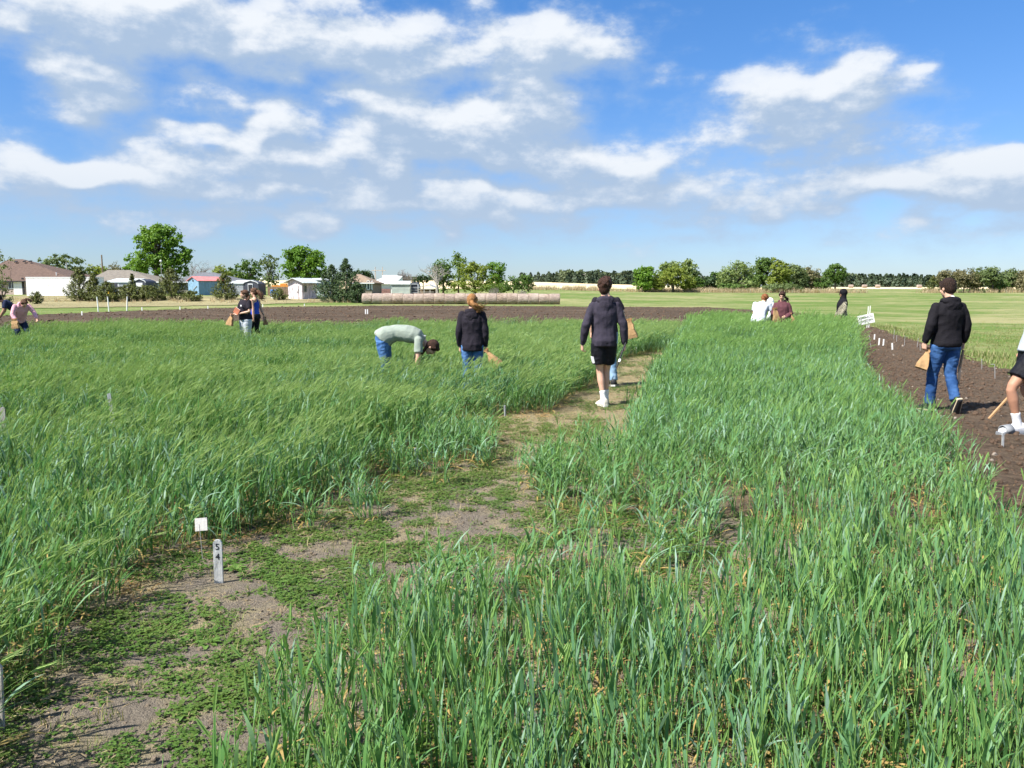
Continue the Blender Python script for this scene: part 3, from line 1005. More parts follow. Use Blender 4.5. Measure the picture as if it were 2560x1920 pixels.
# yard clutter between the metal garage and the white shed
D = 113
x0, x1 = X(658, D), X(717, D)
zg = H(x0, D)
wf = empty('board_fence', ((x0 + x1) / 2, D + 2, H(x0, D + 2)), label='brown board yard fence between metal garage and white shed', category='fence')
nb = 22
for k in range(nb):
    MB().box((-(x1 - x0) / 2 + (k + .5) * (x1 - x0) / nb, 0.012 * (k % 2), 0.62), ((x1 - x0) / nb * .93, 0.03, 1.24 + .05 * (k % 3))).build('board', M_WOOD, wf)
for zz_ in (0.3, 1.0):
    MB().box((0, 0.06, zz_), (x1 - x0, 0.05, 0.09)).build('rail', M_WOOD, wf)
M_BLUEP = simple('blue_plastic', (0.05, 0.16, 0.42), 0.45, 0.08)
for u, lab in ((681, 'blue plastic barrel by the board fence, left of its twin'), (691, 'blue plastic barrel by the board fence, right of its twin')):
    x = X(u, D)
    bb = empty('barrel', (x, D, H(x, D)), label=lab, category='barrel', group='blue barrels by the board fence')
    MB().tube([(0, 0, 0), (0, 0, .06), (0, 0, .3), (0, 0, .6), (0, 0, .86), (0, 0, .92)], [.27, .29, .3, .3, .29, .26], 14).build('drum', M_BLUEP, bb)
    MB().tube([(0, 0, .28), (0, 0, .33)], .315, 14).build('hoop', M_BLUEP, bb)
    MB().tube([(0, 0, .58), (0, 0, .63)], .315, 14).build('hoop', M_BLUEP, bb)
x = X(681, 106)
bk = empty('block_pillar', (x, 106, H(x, 106)), label='short white stacked block pillar in the dry grass', category='pillar')
for k in range(3):
    MB().box((0, 0, .1 + .22 * k), (.36 + .02 * (k % 2), .36, .2)).build('block', M_WHITE, bk)
D = 124
x = X(702, D)
oc = empty('orange_camper', (x, D, H(x, D)), label='orange farm implement showing over the board fence', category='implement')
M_OR = simple('orange_paint', (0.62, 0.25, 0.05), 0.5, 0.12)
MB().box((0, 0, 1.35), (2.6, .9, .35)).box((.5, 0, 1.65), (1.0, .7, .3)).build('hood', M_OR, oc)
MB().box((0, 0, .85), (2.2, .8, .6)).build('frame', M_DARK, oc)
for sx in (-.9, .9):
    MB().tube([(sx, -.5, .5), (sx, -.3, .5)], .5, 16).build('wheel', M_DARK, oc)
oc.name = 'farm_implement'

# ------------------------------------------------------------------ poles
def pole(name, label, u, v0, v1, D, r=0.12, mat=M_GREYW, cat='utility pole', arms=()):
    x = X(u, D)
    zg = H(x, D)
    top = Z(v0, D) - zg
    o = empty(name, (x, D, zg), label=label, category=cat)
    MB().tube([(0, 0, -.2), (0, 0, top * .5), (0, 0, top)], [r, r * .9, r * .75], 8).build('shaft', mat, o)
    for (z, w) in arms:
        MB().box((0, -r, top - z), (w, 0.1, 0.12)).build('cross_arm', mat, o)
    return o, top


pole('utility_pole', 'grey pole rising behind the brown house roof', 170.5, 655, 0, 150, 0.14, M_GREYW)
pole('utility_pole', 'tall wooden pole behind the tan-grey house', 259, 637, 0, 158, 0.17, M_WOOD)
lp, lt = pole('lamp_post', 'thin lamp post with round white lamp before the big tree', 405.5, 654, 0, 138, 0.06, M_GREYW, 'lamp post')
MB().ball((0, 0, lt + .1), (.2, .2, .2)).build('lamp_globe', M_WHITE, lp, True)
lp2, lt2 = pole('lamp_post', 'thin lamp post right of the dark garage gable', 655, 699, 0, 125, 0.05, M_GREYW, 'lamp post')
MB().ball((0, 0, lt2 + .1), (.2, .2, .17)).build('lamp_globe', M_WHITE, lp2, True)
D = 420
x = X(948, D)
hp = empty('transmission_pole', (x, D, H(x, D)), label='far two-legged power line structure above the white barn', category='power pole')
tp = Z(667, D) - H(x, D)
for sx in (-1.9, 1.9):
    MB().tube([(sx, 0, -.5), (sx, 0, tp)], [.28, .2], 6).build('leg', M_GREYW, hp)
MB().box((0, -.3, tp * .76), (7.5, .25, .35)).build('cross_arm', M_GREYW, hp)
D = 400
pole('utility_pole', 'small far pole above the pale field, left of the lone trees', 1463, 683, 0, D, 0.25, M_GREYW, arms=((0.6, 3.0),))

# ================================================================== TREES
BARK = simple('bark', (0.105, 0.085, 0.07), 0.95, 0.3, 5, 0.5, 20)
BARK_PALE = simple('pale_dead_bark', (0.36, 0.32, 0.28), 0.95, 0.25, 5, 0.5, 20)
BARK_GREY = simple('grey_twigs', (0.26, 0.225, 0.21), 0.95, 0.25, 5)
LEAF = {
    'bright': foliage_mat('leaf_bright', (0.06, 0.145, 0.014), (0.175, 0.30, 0.035), 0.36),
    'fresh': foliage_mat('leaf_fresh', (0.07, 0.13, 0.02), (0.19, 0.27, 0.055), 0.34),
    'yellow': foliage_mat('leaf_yellow_green', (0.115, 0.165, 0.024), (0.26, 0.305, 0.055), 0.34),
    'mid': foliage_mat('leaf_mid', (0.045, 0.10, 0.018), (0.125, 0.20, 0.042), 0.3),
    'dark': foliage_mat('leaf_dark', (0.018, 0.045, 0.016), (0.055, 0.095, 0.03), 0.22),
    'grey': foliage_mat('leaf_grey_green', (0.075, 0.115, 0.040), (0.185, 0.235, 0.090), 0.28),
    'pale': foliage_mat('leaf_pale', (0.115, 0.17, 0.05), (0.25, 0.315, 0.11), 0.34),
    'cedar': foliage_mat('cedar_sprays', (0.042, 0.066, 0.012), (0.145, 0.155, 0.034), 0.12),
    'cedard': foliage_mat('dark_cedar_sprays', (0.020, 0.048, 0.018), (0.075, 0.115, 0.036), 0.12),
    'brown': foliage_mat('brown_budding_twigs', (0.095, 0.09, 0.045), (0.20, 0.185, 0.085), 0.2),
    'far': foliage_mat('far_conifers', (0.026, 0.048, 0.028), (0.080, 0.108, 0.058), 0.1),  # leaf colours lightened and blued to paint in distance haze
    'farb': foliage_mat('far_broadleaf', (0.05, 0.075, 0.03), (0.125, 0.15, 0.07), 0.2),
    'drygrass': foliage_mat('dry_tall_grass', (0.36, 0.275, 0.17), (0.60, 0.48, 0.32), 0.3),
}


def leaf_arrays(cent, out, size, asp=0.62, droop=0.0):
    """one diamond leaf face at every centre, tilted at random about the outward direction"""
    n = len(cent)
    nrm = out + rng.normal(0, 0.75, (n, 3)) + np.array([0, 0, 0.35])
    nrm /= np.linalg.norm(nrm, axis=1, keepdims=True) + 1e-9
    t = rng.normal(0, 1, (n, 3)) - np.array([0, 0, droop])
    t -= nrm * np.sum(t * nrm, 1, keepdims=True)
    t /= np.linalg.norm(t, axis=1, keepdims=True) + 1e-9
    b = np.cross(nrm, t)
    s = (size * rng.uniform(0.6, 1.35, n))[:, None]
    V = np.stack([cent - t * s, cent + b * s * asp - t * s * .1, cent + t * s, cent - b * s * asp - t * s * .1], 1)
    return V.reshape(-1, 3)


def crown_mesh(lobes, n_leaf, leaf, per=26, clump=0.55, shell=0.55, asp=0.62, droop=0.0):
    """lobes: (centre, radii); leaves gathered in clumps that crowd towards each lobe's surface"""
    vol = np.array([r[0] * r[1] * r[2] for _, r in lobes]) ** 0.72
    nc = max(6, n_leaf // per)
    which = rng.choice(len(lobes), nc, p=vol / vol.sum())
    C_ = np.array([lobes[i][0] for i in which], float)
    Rr = np.array([lobes[i][1] for i in which], float)
    d = rng.normal(0, 1, (nc, 3))
    d /= np.linalg.norm(d, axis=1, keepdims=True)
    rad = rng.uniform(shell ** 2.2, 1, nc) ** (1 / 2.2)
    rad *= 1 + rng.normal(0, 0.07, nc)
    cc = C_ + d * Rr * rad[:, None]
    k = rng.poisson(per, nc).clip(5, None)
    idx = np.repeat(np.arange(nc), k)
    cs = clump * rng.uniform(0.55, 1.3, nc)
    off = rng.normal(0, 0.5, (len(idx), 3)) * cs[idx][:, None]
    off[:, 2] *= 0.72
    pts = cc[idx] + off
    out = d[idx] * 0.8 + off / (cs[idx][:, None] + 1e-6) * 0.5
    V = leaf_arrays(pts, out, leaf, asp, droop)
    m = len(pts)
    F = np.arange(4 * m).reshape(m, 4)
    cl = rng.uniform(0, 1, nc)
    lf = np.clip(0.55 * cl[idx] + 0.45 * rng.uniform(0, 1, m), 0, 1)
    return np_mesh('crown', V, F, {'lf': np.repeat(lf, 4)}), cc


def limb_pts(a, b, bend, k=4):
    a, b = Vector(a), Vector(b)
    side = Vector((random.uniform(-1, 1), random.uniform(-1, 1), random.uniform(0, .8))) * (b - a).length * bend
    return [a.lerp(b, i / k) + side * math.sin(math.pi * i / k) for i in range(k + 1)]


def tree(label, u, D, lobes_px, leafmat, n_leaf=2600, leaf=0.2, trunk_r=0.22, name='tree', per=26, clump=0.6, shell=0.5, limbs=14,
         bark=None, group=None, cat='tree', v_base=None, depth=1.0, asp=0.62, droop=0.0, lean=0.0):
    x = X(u, D)
    zg = H(x, D)
    base = empty(name, (x, D, zg), label=label, category=cat, group=group)
    lobes = []
    for (cu, cv, ru, rv) in lobes_px:
        c = at(cu, cv, D)
        rx, rz = ru / FPX * D, rv / FPX * D
        lobes.append(((c.x - x, random.uniform(-.4, .4) * rx * depth, c.z - zg), (rx, rx * depth, rz)))
    if group in (GR, GK):
        n_leaf = int(n_leaf * 1.7)
    me, cc = crown_mesh(lobes, n_leaf, leaf, per, clump, shell, asp, droop)
    obj('crown', me, LEAF[leafmat], base)
    tb = MB()
    c0 = Vector(lobes[0][0])
    fork = Vector((c0.x * .35 + lean, 0, max(0.5, c0.z - lobes[0][1][2] * 0.75)))
    tb.tube([(0, 0, -.3), (fork.x * .4, 0, fork.z * .5), fork], [trunk_r * 1.25, trunk_r, trunk_r * .85], 9)
    for i in range(limbs):
        e = Vector(cc[rng.integers(len(cc))])
        pts = limb_pts(fork - Vector((0, 0, random.uniform(0, .3) * fork.z)), fork.lerp(e, random.uniform(.75, 1.0)), 0.13)
        r0 = trunk_r * random.uniform(.3, .6)
        tb.tube(pts, [r0 * (1 - .8 * k / 4) for k in range(5)], 5)
    tb.build('trunk', bark or BARK, base, True)
    return base


def twig_tree(label, u, D, v_top, halfw, bark, n=260, trunk_r=0.16, name='bare_tree', group=None, spread=1.0, levels=4, lean=0.0, multi=2, crown_v=None):
    """leafless tree: limbs that fork again and again into fine twigs"""
    x = X(u, D)
    zg = H(x, D)
    base = empty(name, (x, D, zg), label=label, category='tree', group=group)
    Ht = Z(v_top, D) - zg
    hw = halfw / FPX * D
    mb, fine = MB(), MB()

    def grow(p, d, L, r, lev):
        k = 3
        pts = [p]
        for i in range(k):
            d = (d + Vector((random.gauss(0, .16), random.gauss(0, .16), random.gauss(0.03, .10)))).normalized()
            q = pts[-1] + d * L / k
            lim = hw * 1.05
            if abs(q.x) > lim:
                q.x *= lim / abs(q.x)
            if q.z > Ht:
                q.z = Ht - random.uniform(0, .3)
            pts.append(q)
        (mb if lev < 2 else fine).tube(pts, [r, r * .85, r * .7, r * .5], 6 if lev < 2 else 3, cap=False)
        if lev >= levels:
            return
        for j in range(random.choice((2, 3, 3)) if lev else multi + 2):
            t = random.uniform(.45, 1.0)
            a = pts[1].lerp(pts[3], (t - .33) / .67)
            nd = (d + Vector((random.gauss(0, .62 * spread), random.gauss(0, .62 * spread), random.gauss(.12, .3)))).normalized()
            grow(a, nd, L * random.uniform(.55, .82), r * .58, lev + 1)

    for j in range(multi):
        grow(Vector((random.uniform(-.2, .2) * (multi > 1), 0, -.2)), Vector((lean + (j - (multi - 1) / 2) * .38, random.gauss(0, .12), 1)).normalized(), Ht * .42, trunk_r, 0)
    mb.build('trunk', bark, base, True)
    if fine.f:
        fine.build('crown', bark, base)
    return base


def cedar(label, u, D, v_top, v_base, halfw, mat='cedar', n=2400, leaf=0.13, name='cedar', group='cedars before the houses', tiers=0.0, skirt=0.12, pw=0.8, cat='cedar tree'):
    """juniper: a ragged cone of upswept sprays round a short trunk"""
    x = X(u, D)
    zg = H(x, D)
    base = empty(name, (x, D, zg), label=label, category=cat, group=group)
    Ht = Z(v_top, D) - zg
    hw = halfw / FPX * D
    n = int(n * 1.7)
    leaf *= .85
    per = 16
    nc = n // per
    t = rng.uniform(0, 1, nc) ** 1.25
    prof = np.where(t < skirt, 0.72 + 0.28 * t / skirt, (1 - (t - skirt) / (1 - skirt)) ** pw)
    if tiers:
        prof = prof * (1 + tiers * np.sin(t * 26 + rng.uniform(-.6, .6, nc)))
    a = rng.uniform(0, 2 * math.pi, nc)
    ragged = 1 + 0.15 * np.sin(3 * a + 4.5 * t * 3) + rng.normal(0, .10, nc)
    rr = hw * prof * ragged * np.sqrt(rng.uniform(0.35, 1, nc))
    cc = np.stack([rr * np.cos(a), rr * np.sin(a), 0.12 + t * (Ht - .2)], 1)
    outd = np.stack([np.cos(a), np.sin(a), 0.9 + 0 * a], 1)
    k = rng.poisson(per, nc).clip(4, None)
    idx = np.repeat(np.arange(nc), k)
    s = rng.uniform(0, 1, len(idx))
    ln = (0.20 + 0.42 * hw * (1 - t))[idx]
    pts = cc[idx] + outd[idx] * (s - .4)[:, None] * ln[:, None] + rng.normal(0, .06, (len(idx), 3))
    V = leaf_arrays(pts, outd[idx], leaf, 0.42)
    F = np.arange(4 * len(pts)).reshape(-1, 4)
    lf = np.clip(.5 * rng.uniform(0, 1, nc)[idx] + .5 * rng.uniform(0, 1, len(idx)), 0, 1)
    obj('crown', np_mesh('crown', V, F, {'lf': np.repeat(lf, 4)}), LEAF[mat], base)
    tb = MB()
    tb.tube([(0, 0, -.2), (0, 0, Ht * .5), (0, 0, Ht * .93)], [.13, .09, .02], 7)
    for i in range(12):
        tt = random.uniform(.05, .7)
        aa = random.uniform(0, 6.28)
        rr_ = hw * (1 - tt) * .7
        tb.tube([(0, 0, Ht * tt), (math.cos(aa) * rr_, math.sin(aa) * rr_, Ht * tt + rr_ * .6)], [.035, .012], 5)
    tb.build('trunk', BARK, base)
    return base


GK = 'scrub of the thicket'
GT, GC, GS, GR = 'trees behind the farm yards', 'cedars before the houses', 'trees behind the hay bales', 'trees along the far meadow'
tree('slender sapling at the picture edge before the brown house', 3, 78, [(2, 735, 26, 45), (-8, 690, 24, 40), (10, 655, 16, 22), (-5, 640, 14, 18)], 'grey', 900, .11, .07, limbs=16, per=14, clump=.35, group=GT)
tree('grey-green broad tree behind the brown house', 165, 165, [(150, 668, 48, 30), (130, 662, 34, 22), (172, 660, 30, 26), (120, 680, 28, 20), (185, 685, 22, 25), (158, 645, 18, 14)], 'grey', 2600, .26, .25, group=GT)
tree('low yellowish scrub tree right of the grey-green tree', 225, 168, [(212, 678, 22, 18), (235, 683, 26, 16), (262, 684, 26, 16), (250, 675, 16, 12)], 'yellow', 1300, .22, .12, group=GT, per=14, shell=.2)
tree('thin brownish tree between poles behind the tan-grey house', 285, 170, [(275, 680, 28, 20), (300, 682, 26, 18), (290, 668, 16, 14)], 'brown', 900, .2, .12, group=GT, per=12, shell=.2)
tree('big round-crowned bright green tree towering over the houses', 392, 150,
     [(397, 604, 46, 40), (375, 588, 34, 28), (420, 595, 34, 30), (355, 610, 24, 24), (447, 606, 20, 18), (400, 575, 30, 20), (395, 640, 50, 26), (350, 655, 40, 24), (330, 668, 28, 22), (380, 668, 50, 22),
      (435, 645, 38, 22), (467, 632, 20, 14), (430, 668, 40, 24), (462, 675, 18, 16)], 'bright', 11000, .25, .42, clump=.66, per=26, shell=.45, limbs=34, group=GT)
twig_tree('bare grey tree behind the slate house roof', 498, 172, 646, 38, BARK_GREY, trunk_r=.16, levels=5, multi=3, spread=1.15, group=GT)
twig_tree('bare wispy tree right of the slate house ridge', 552, 178, 648, 22, BARK_GREY, trunk_r=.12, levels=4, multi=2, group=GT)
tree('small yellow-green tree right of the slate house', 557, 150, [(556, 685, 22, 18), (548, 678, 14, 12), (568, 692, 16, 12)], 'yellow', 900, .2, .1, group=GT, per=14)
tree('dense mid green tree left of the leafing tree', 615, 165, [(612, 675, 36, 26), (590, 682, 22, 20), (632, 665, 24, 18), (640, 685, 22, 22), (605, 692, 34, 16)], 'mid', 3000, .22, .22, group=GT)
tree('half leafed brownish tree between two green trees', 672, 152, [(672, 668, 24, 30), (662, 650, 14, 16), (685, 652, 14, 18), (672, 700, 30, 18)], 'grey', 1300, .2, .16, group=GT, per=12, shell=.15, limbs=26)
tree('bright green rounded tree behind the white shed', 760, 142, [(758, 655, 42, 34), (735, 640, 26, 22), (780, 645, 28, 24), (728, 672, 28, 22), (795, 668, 22, 22), (750, 628, 20, 14), (765, 685, 48, 16), (808, 684, 10, 10)],
     'bright', 7000, .24, .3, clump=.62, group=GT, limbs=20)
# cedars and shrubs in front of the houses
cedar('broad cedar hiding the right end of the white trailer', 199, 101, 668, 755, 33, n=3600)
cedar('narrow pointed cedar in the clump beside the white trailer', 234, 100, 683, 755, 24, n=2400)
cedar('pale-topped cedar at the right of the trailer clump', 266, 99, 704, 756, 30, n=2400, pw=.6)
cedar('low spreading juniper below the metal carport', 322, 100, 712, 753, 34, n=2400, pw=.5, skirt=.25)
cedar('thin spire cedar before the dark carport gable', 331, 103, 683, 750, 11, n=800)
cedar('low spreading juniper left of the big olive cedar', 366, 101, 714, 754, 36, n=2600, pw=.5, skirt=.25)
cedar('big olive cedar between carport and blue shed', 428, 103, 670, 752, 38, n=4200, pw=.62)
cedar('small dry bush at the foot of the blue shed', 480, 100, 728, 756, 24, 'cedar', 1100, pw=.45, skirt=.3, name='bush', cat='bush')
cedar('pointed cedar right of the blue shed', 562, 103, 684, 750, 30, n=3000, pw=.72)
cedar('small wispy bush below the garage gable', 640, 104, 722, 748, 14, n=600, pw=.5, name='bush', cat='bush')
cedar('leafy bush left of the white shed', 697, 103, 722, 745, 20, 'cedar', 900, pw=.4, skirt=.3, name='bush', cat='bush')
cedar('dark cedar right of the white shed', 830, 100, 662, 741, 42, 'cedard', 4200, tiers=.12, skirt=.25, pw=.85)
cedar('tall dark cedar with a bent pointed top near the bales', 866, 99, 647, 744, 42, 'cedard', 5000, tiers=.2, skirt=.2, pw=.95)
cedar('low dark cedar shrub at the end of the bale row', 893, 97, 706, 746, 22, 'cedard', 1800, pw=.5, skirt=.25)
cedar('small wispy shrub before the white trailer', 88, 90, 728, 758, 14, n=600, pw=.5, name='bush', cat='bush')
# behind the bales
tree('round dark green tree behind the tan house', 905, 210, [(905, 683, 20, 8), (890, 686, 18, 7), (918, 686, 12, 7)], 'dark', 900, .26, .2, group=GS)
twig_tree('broad purplish bare tree right of the white barn', 1012, 225, 672, 40, BARK_GREY, trunk_r=.22, levels=5, multi=4, spread=1.3, group=GS)
tree('small dark evergreen right of the purplish bare tree', 1058, 215, [(1058, 696, 14, 10), (1045, 700, 12, 8), (1072, 699, 10, 9)], 'dark', 700, .26, .15, group=GS)
twig_tree('pale dead tree with forked trunk over the bale row', 1093, 124, 641, 42, BARK_PALE, trunk_r=.17, levels=4, multi=2, spread=.9, lean=-.1, group=GS)
tree('leafy green tree behind the pale dead tree', 1108, 132, [(1108, 680, 26, 26), (1095, 668, 16, 16), (1118, 664, 14, 16), (1112, 705, 24, 20)], 'mid', 2000, .18, .16, group=GS)
tree('tall thin-topped tree above the shrub mass', 1146, 136, [(1146, 646, 14, 20), (1155, 660, 16, 16), (1138, 655, 12, 14), (1148, 690, 20, 24), (1142, 634, 8, 10)], 'fresh', 1500, .16, .14, per=14, shell=.2, group=GS)
tree('large yellow-green shrubby tree behind the bale row', 1188, 129, [(1185, 692, 36, 30), (1170, 672, 20, 20), (1200, 676, 22, 22), (1178, 655, 12, 12), (1215, 705, 24, 22), (1150, 712, 24, 18), (1190, 718, 44, 14)],
     'yellow', 4200, .17, .2, clump=.5, group=GS)
tree('dark green upright tree right of the shrubby tree', 1240, 134, [(1240, 676, 20, 20), (1230, 665, 13, 12), (1252, 672, 12, 14), (1238, 702, 20, 20)], 'bright', 2200, .17, .18, group=GS)
tree('low spreading green bush near the open end of the bales', 1285, 131, [(1278, 712, 26, 18), (1300, 706, 20, 16), (1316, 716, 18, 14), (1262, 718, 20, 12), (1322, 700, 12, 12)], 'mid', 2400, .16, .1, group=GS, name='bush', cat='bush')
tree('fresh green bush below the dark upright tree', 1225, 127, [(1225, 722, 22, 10), (1248, 722, 16, 9)], 'fresh', 900, .14, .07, group=GS, name='bush', cat='bush')
twig_tree('pinkish bare bush leaning behind the bales', 1232, 122, 712, 14, BARK_PALE, trunk_r=.05, levels=4, multi=4, group=GS, name='bare_bush')
twig_tree('pinkish bare bush nearer the open end of the bales', 1304, 122, 719, 16, BARK_PALE, trunk_r=.05, levels=4, multi=4, group=GS, name='bare_bush')
# meadow trees on the right
tree('lone bright green tree with a short trunk on the meadow', 1613, 200, [(1610, 692, 24, 22), (1600, 682, 15, 16), (1622, 680, 15, 16), (1608, 712, 26, 12)], 'bright', 2600, .26, .26, group=GR)
tree('wide yellow-green orchard-like tree on the meadow', 1683, 199, [(1685, 690, 34, 20), (1660, 702, 24, 16), (1710, 704, 28, 16), (1722, 716, 20, 10), (1645, 714, 18, 9), (1690, 676, 24, 14)], 'yellow', 3600, .25, .3, group=GR)
tree('pale airy tree behind the wide meadow tree', 1680, 235, [(1675, 676, 26, 18), (1665, 665, 18, 10), (1690, 664, 16, 10)], 'pale', 1300, .3, .22, per=14, shell=.2, group=GR)
tree('tall pale airy tree right of the wide meadow tree', 1725, 232, [(1725, 676, 20, 24), (1718, 664, 14, 14), (1735, 692, 16, 16)], 'pale', 1300, .3, .2, per=14, shell=.2, group=GR)
tree('dark low bush between the meadow trees and tree belt', 1765, 225, [(1752, 712, 16, 12), (1775, 706, 20, 14), (1792, 710, 16, 14)], 'dark', 1300, .26, .14, group=GR)
tree('pale green tree with dark visible limbs in the tree belt', 1842, 208, [(1845, 682, 38, 26), (1825, 690, 28, 24), (1870, 678, 26, 24), (1850, 662, 22, 10), (1810, 702, 24, 20), (1855, 710, 36, 14)], 'pale', 2800, .25, .28, per=14, shell=.25, limbs=34, group=GR)
tree('tall dark green tree at the middle of the tree belt', 1908, 214, [(1908, 680, 24, 30), (1902, 656, 14, 14), (1918, 660, 14, 16), (1895, 705, 22, 18)], 'mid', 2600, .26, .26, group=GR)
tree('bright yellow-green tree in the tree belt', 1948, 207, [(1948, 680, 26, 26), (1945, 660, 16, 14), (1962, 690, 20, 20), (1935, 705, 24, 16)], 'yellow', 3000, .25, .26, group=GR)
tree('grey-green brushy tree right of the bright belt tree', 1992, 211, [(1992, 688, 24, 24), (1982, 672, 16, 14), (2005, 705, 22, 16)], 'grey', 2000, .24, .18, per=14, shell=.2, limbs=26, group=GR)
tree('brownish budding tree towards the end of the tree belt', 2028, 213, [(2025, 690, 24, 24), (2040, 700, 20, 20), (2015, 708, 20, 14)], 'brown', 1800, .24, .16, per=14, shell=.2, limbs=26, group=GR)
tree('low green bush at the end of the tree belt', 2052, 212, [(2050, 708, 22, 14), (2066, 712, 14, 10)], 'mid', 1200, .24, .12, group=GR, name='bush', cat='bush')
tree('round dark green tree behind the end of the tree belt', 2088, 262, [(2086, 682, 26, 20), (2075, 692, 20, 18), (2102, 690, 18, 18), (2088, 668, 14, 10)], 'mid', 2200, .3, .26, group=GR)
for lab, u, D, lob, mt in [('dull green tree filling in behind the pale limbed belt tree', 1800, 226, [(1800, 700, 26, 20), (1785, 708, 20, 14)], 'mid'), ('dull green tree behind the gap right of the pale limbed belt tree', 1880, 228, [(1880, 694, 24, 24), (1875, 710, 26, 14)], 'mid'),
                            ('dull green tree behind the bright and brushy belt trees', 1972, 227, [(1972, 688, 24, 24), (1975, 708, 28, 14)], 'mid'), ('olive tree behind the budding end of the belt', 2022, 229, [(2016, 694, 26, 22), (2045, 704, 24, 16)], 'grey'),
                            ('olive tree behind the wide meadow tree', 1650, 233, [(1650, 696, 24, 20), (1640, 708, 22, 12)], 'fresh'), ('green bush between the wide meadow tree and dark bush', 1738, 222, [(1738, 708, 20, 14), (1728, 714, 16, 10)], 'mid'),
                            ('dull bush low in the belt below the pale limbed tree', 1825, 205, [(1820, 720, 26, 9), (1850, 720, 22, 9)], 'mid'), ('dull bush low in the belt below the bright tree', 1930, 204, [(1930, 720, 26, 9), (1965, 719, 24, 9), (1990, 720, 18, 8)], 'grey')]:
    tree(lab, u, D, lob, mt, 1700, .27, .18, group=GR)
# thicket on the right
GK = 'scrub of the thicket'
cedar('small bright cedar at the near end of the thicket', 2332, 205, 688, 731, 20, 'cedar', 1500, .2, group=GK)
for i, (lab, u, lob, mt) in enumerate([
        ('brown budding scrub tree next to the small bright cedar', 2372, [(2372, 698, 28, 22), (2360, 690, 16, 14), (2385, 712, 24, 12)], 'brown'),
        ('grey-brown scrub tree above the black-hooded person\'s head', 2410, [(2408, 694, 28, 22), (2420, 706, 26, 16), (2400, 684, 16, 10)], 'brown'),
        ('mottled green scrub tree in the middle of the thicket', 2446, [(2446, 694, 26, 24), (2436, 705, 24, 18)], 'grey'),
        ('tallest grey-green tree of the thicket', 2482, [(2482, 690, 28, 26), (2470, 680, 20, 12), (2496, 700, 22, 20)], 'grey'),
        ('dark leafy bush low in the thicket', 2492, [(2492, 722, 24, 16), (2506, 715, 16, 16)], 'mid'),
        ('thin green scrub tree at the thicket\'s far end', 2530, [(2528, 694, 20, 22), (2540, 706, 20, 16)], 'grey'),
        ('scrub tree cut by the picture edge', 2570, [(2568, 696, 24, 22), (2560, 710, 20, 14)], 'brown')]):
    tree(lab, u, 196 + 3 * (i % 3), lob, mt, 1700, .23, .14, per=13, shell=.15, limbs=24, group=GK)

# ------------------------------------------------------------------ far woods, one mass
def woods(name, label, spans, mat, leaf, conifer):
    Vs, ls = [], []
    for (u0, u1, D, vt0, vt1, n) in spans:
        for i in range(n):
            t = (i + random.uniform(-.4, .4)) / n
            u = u0 + (u1 - u0) * t
            d = D + random.uniform(-12, 25)
            x = X(u, d)
            zg = H(x, d)
            ht = max(2.0, Z(vt0 + (vt1 - vt0) * t + random.uniform(-6, 6), d) - zg)
            w = ht * random.uniform(.30, .48) if conifer else ht * random.uniform(.45, .7)
            m = 130
            s = rng.uniform(0, 1, m)
            prof = (1 - s) ** .7 if conifer else np.sqrt(np.clip(1 - (2 * s - 1) ** 2, 0, 1)) * .9 + .1
            a = rng.uniform(0, 6.283, m)
            rr = w * prof * np.sqrt(rng.uniform(.3, 1, m))
            pts = np.stack([x + rr * np.cos(a), d + rr * np.sin(a), zg + .2 + s * ht * .97], 1)
            out = np.stack([np.cos(a), np.sin(a), .3 + 0 * a], 1)
            Vs.append(leaf_arrays(pts, out, leaf * ht / 7, .8))
            ls.append(np.repeat(np.clip(rng.uniform(0, .5) + rng.uniform(0, .5, m), 0, 1), 4))
    V = np.concatenate(Vs)
    me = np_mesh(name, V, np.arange(len(V)).reshape(-1, 4), {'lf': np.concatenate(ls)})
    return obj(name, me, LEAF[mat], kind='stuff', label=label, category='woods')


woods('far_conifer_woods', 'dark line of conifers along the far crest', [(2040, 2620, 392, 692, 690, 150), (1300, 1620, 392, 688, 682, 80), (1720, 1830, 372, 694, 690, 34), (860, 940, 372, 690, 690, 14)], 'far', .95, True)
woods('far_broadleaf_woods', 'dull green broadleaved woods on the far crest', [(1400, 1600, 412, 680, 684, 44), (2080, 2250, 420, 688, 694, 34), (2440, 2560, 420, 684, 688, 26), (1000, 1100, 362, 700, 700, 18), (80, 330, 262, 684, 684, 24)], 'farb', .95, False)

# ================================================================== PEOPLE
SKIN = simple('skin', (0.56, 0.33, 0.235), 0.55, 0.08, 8, spec=0.35)
SKIN_TAN = simple('tanned_skin', (0.40, 0.205, 0.13), 0.5, 0.08, 8, spec=0.35)
M_EYE = simple('eye', (0.03, 0.02, 0.02), 0.3, 0.0)
M_LIP = simple('lips', (0.42, 0.17, 0.15), 0.5, 0.0)


def cloth(name, col, var=0.16, rough=0.85, bump=0.35):
    return simple(name, col, rough, var, 5.0, bump, 60.0, spec=0.12)


def denim(name, col, fade):
    if name in MATS:
        return MATS[name]
    m, n = new_mat(name)
    tc = n.n('ShaderNodeTexCoord').outputs['Object']
    f = n.noise(n.vm('MULTIPLY', tc, (1, 1, .55)), 7, 5, .6)
    w = n.noise(n.vm('MULTIPLY', tc, (1, 1, 1.8)), 14, 3, .6)
    c = n.mix(n.sstep(f, .35, .75), rgba(col), rgba(fade))
    b = n.n('ShaderNodeBsdfPrincipled', None, Base__Color=c, Roughness=0.85)
    b.inputs['Specular IOR Level'].default_value = 0.1
    bp = n.n('ShaderNodeBump', None, Height=w, Strength=.3, Distance=.02)
    n.t.links.new(bp.outputs[0], b.inputs['Normal'])
    finish(n, b)
    MATS[name] = m
    return m


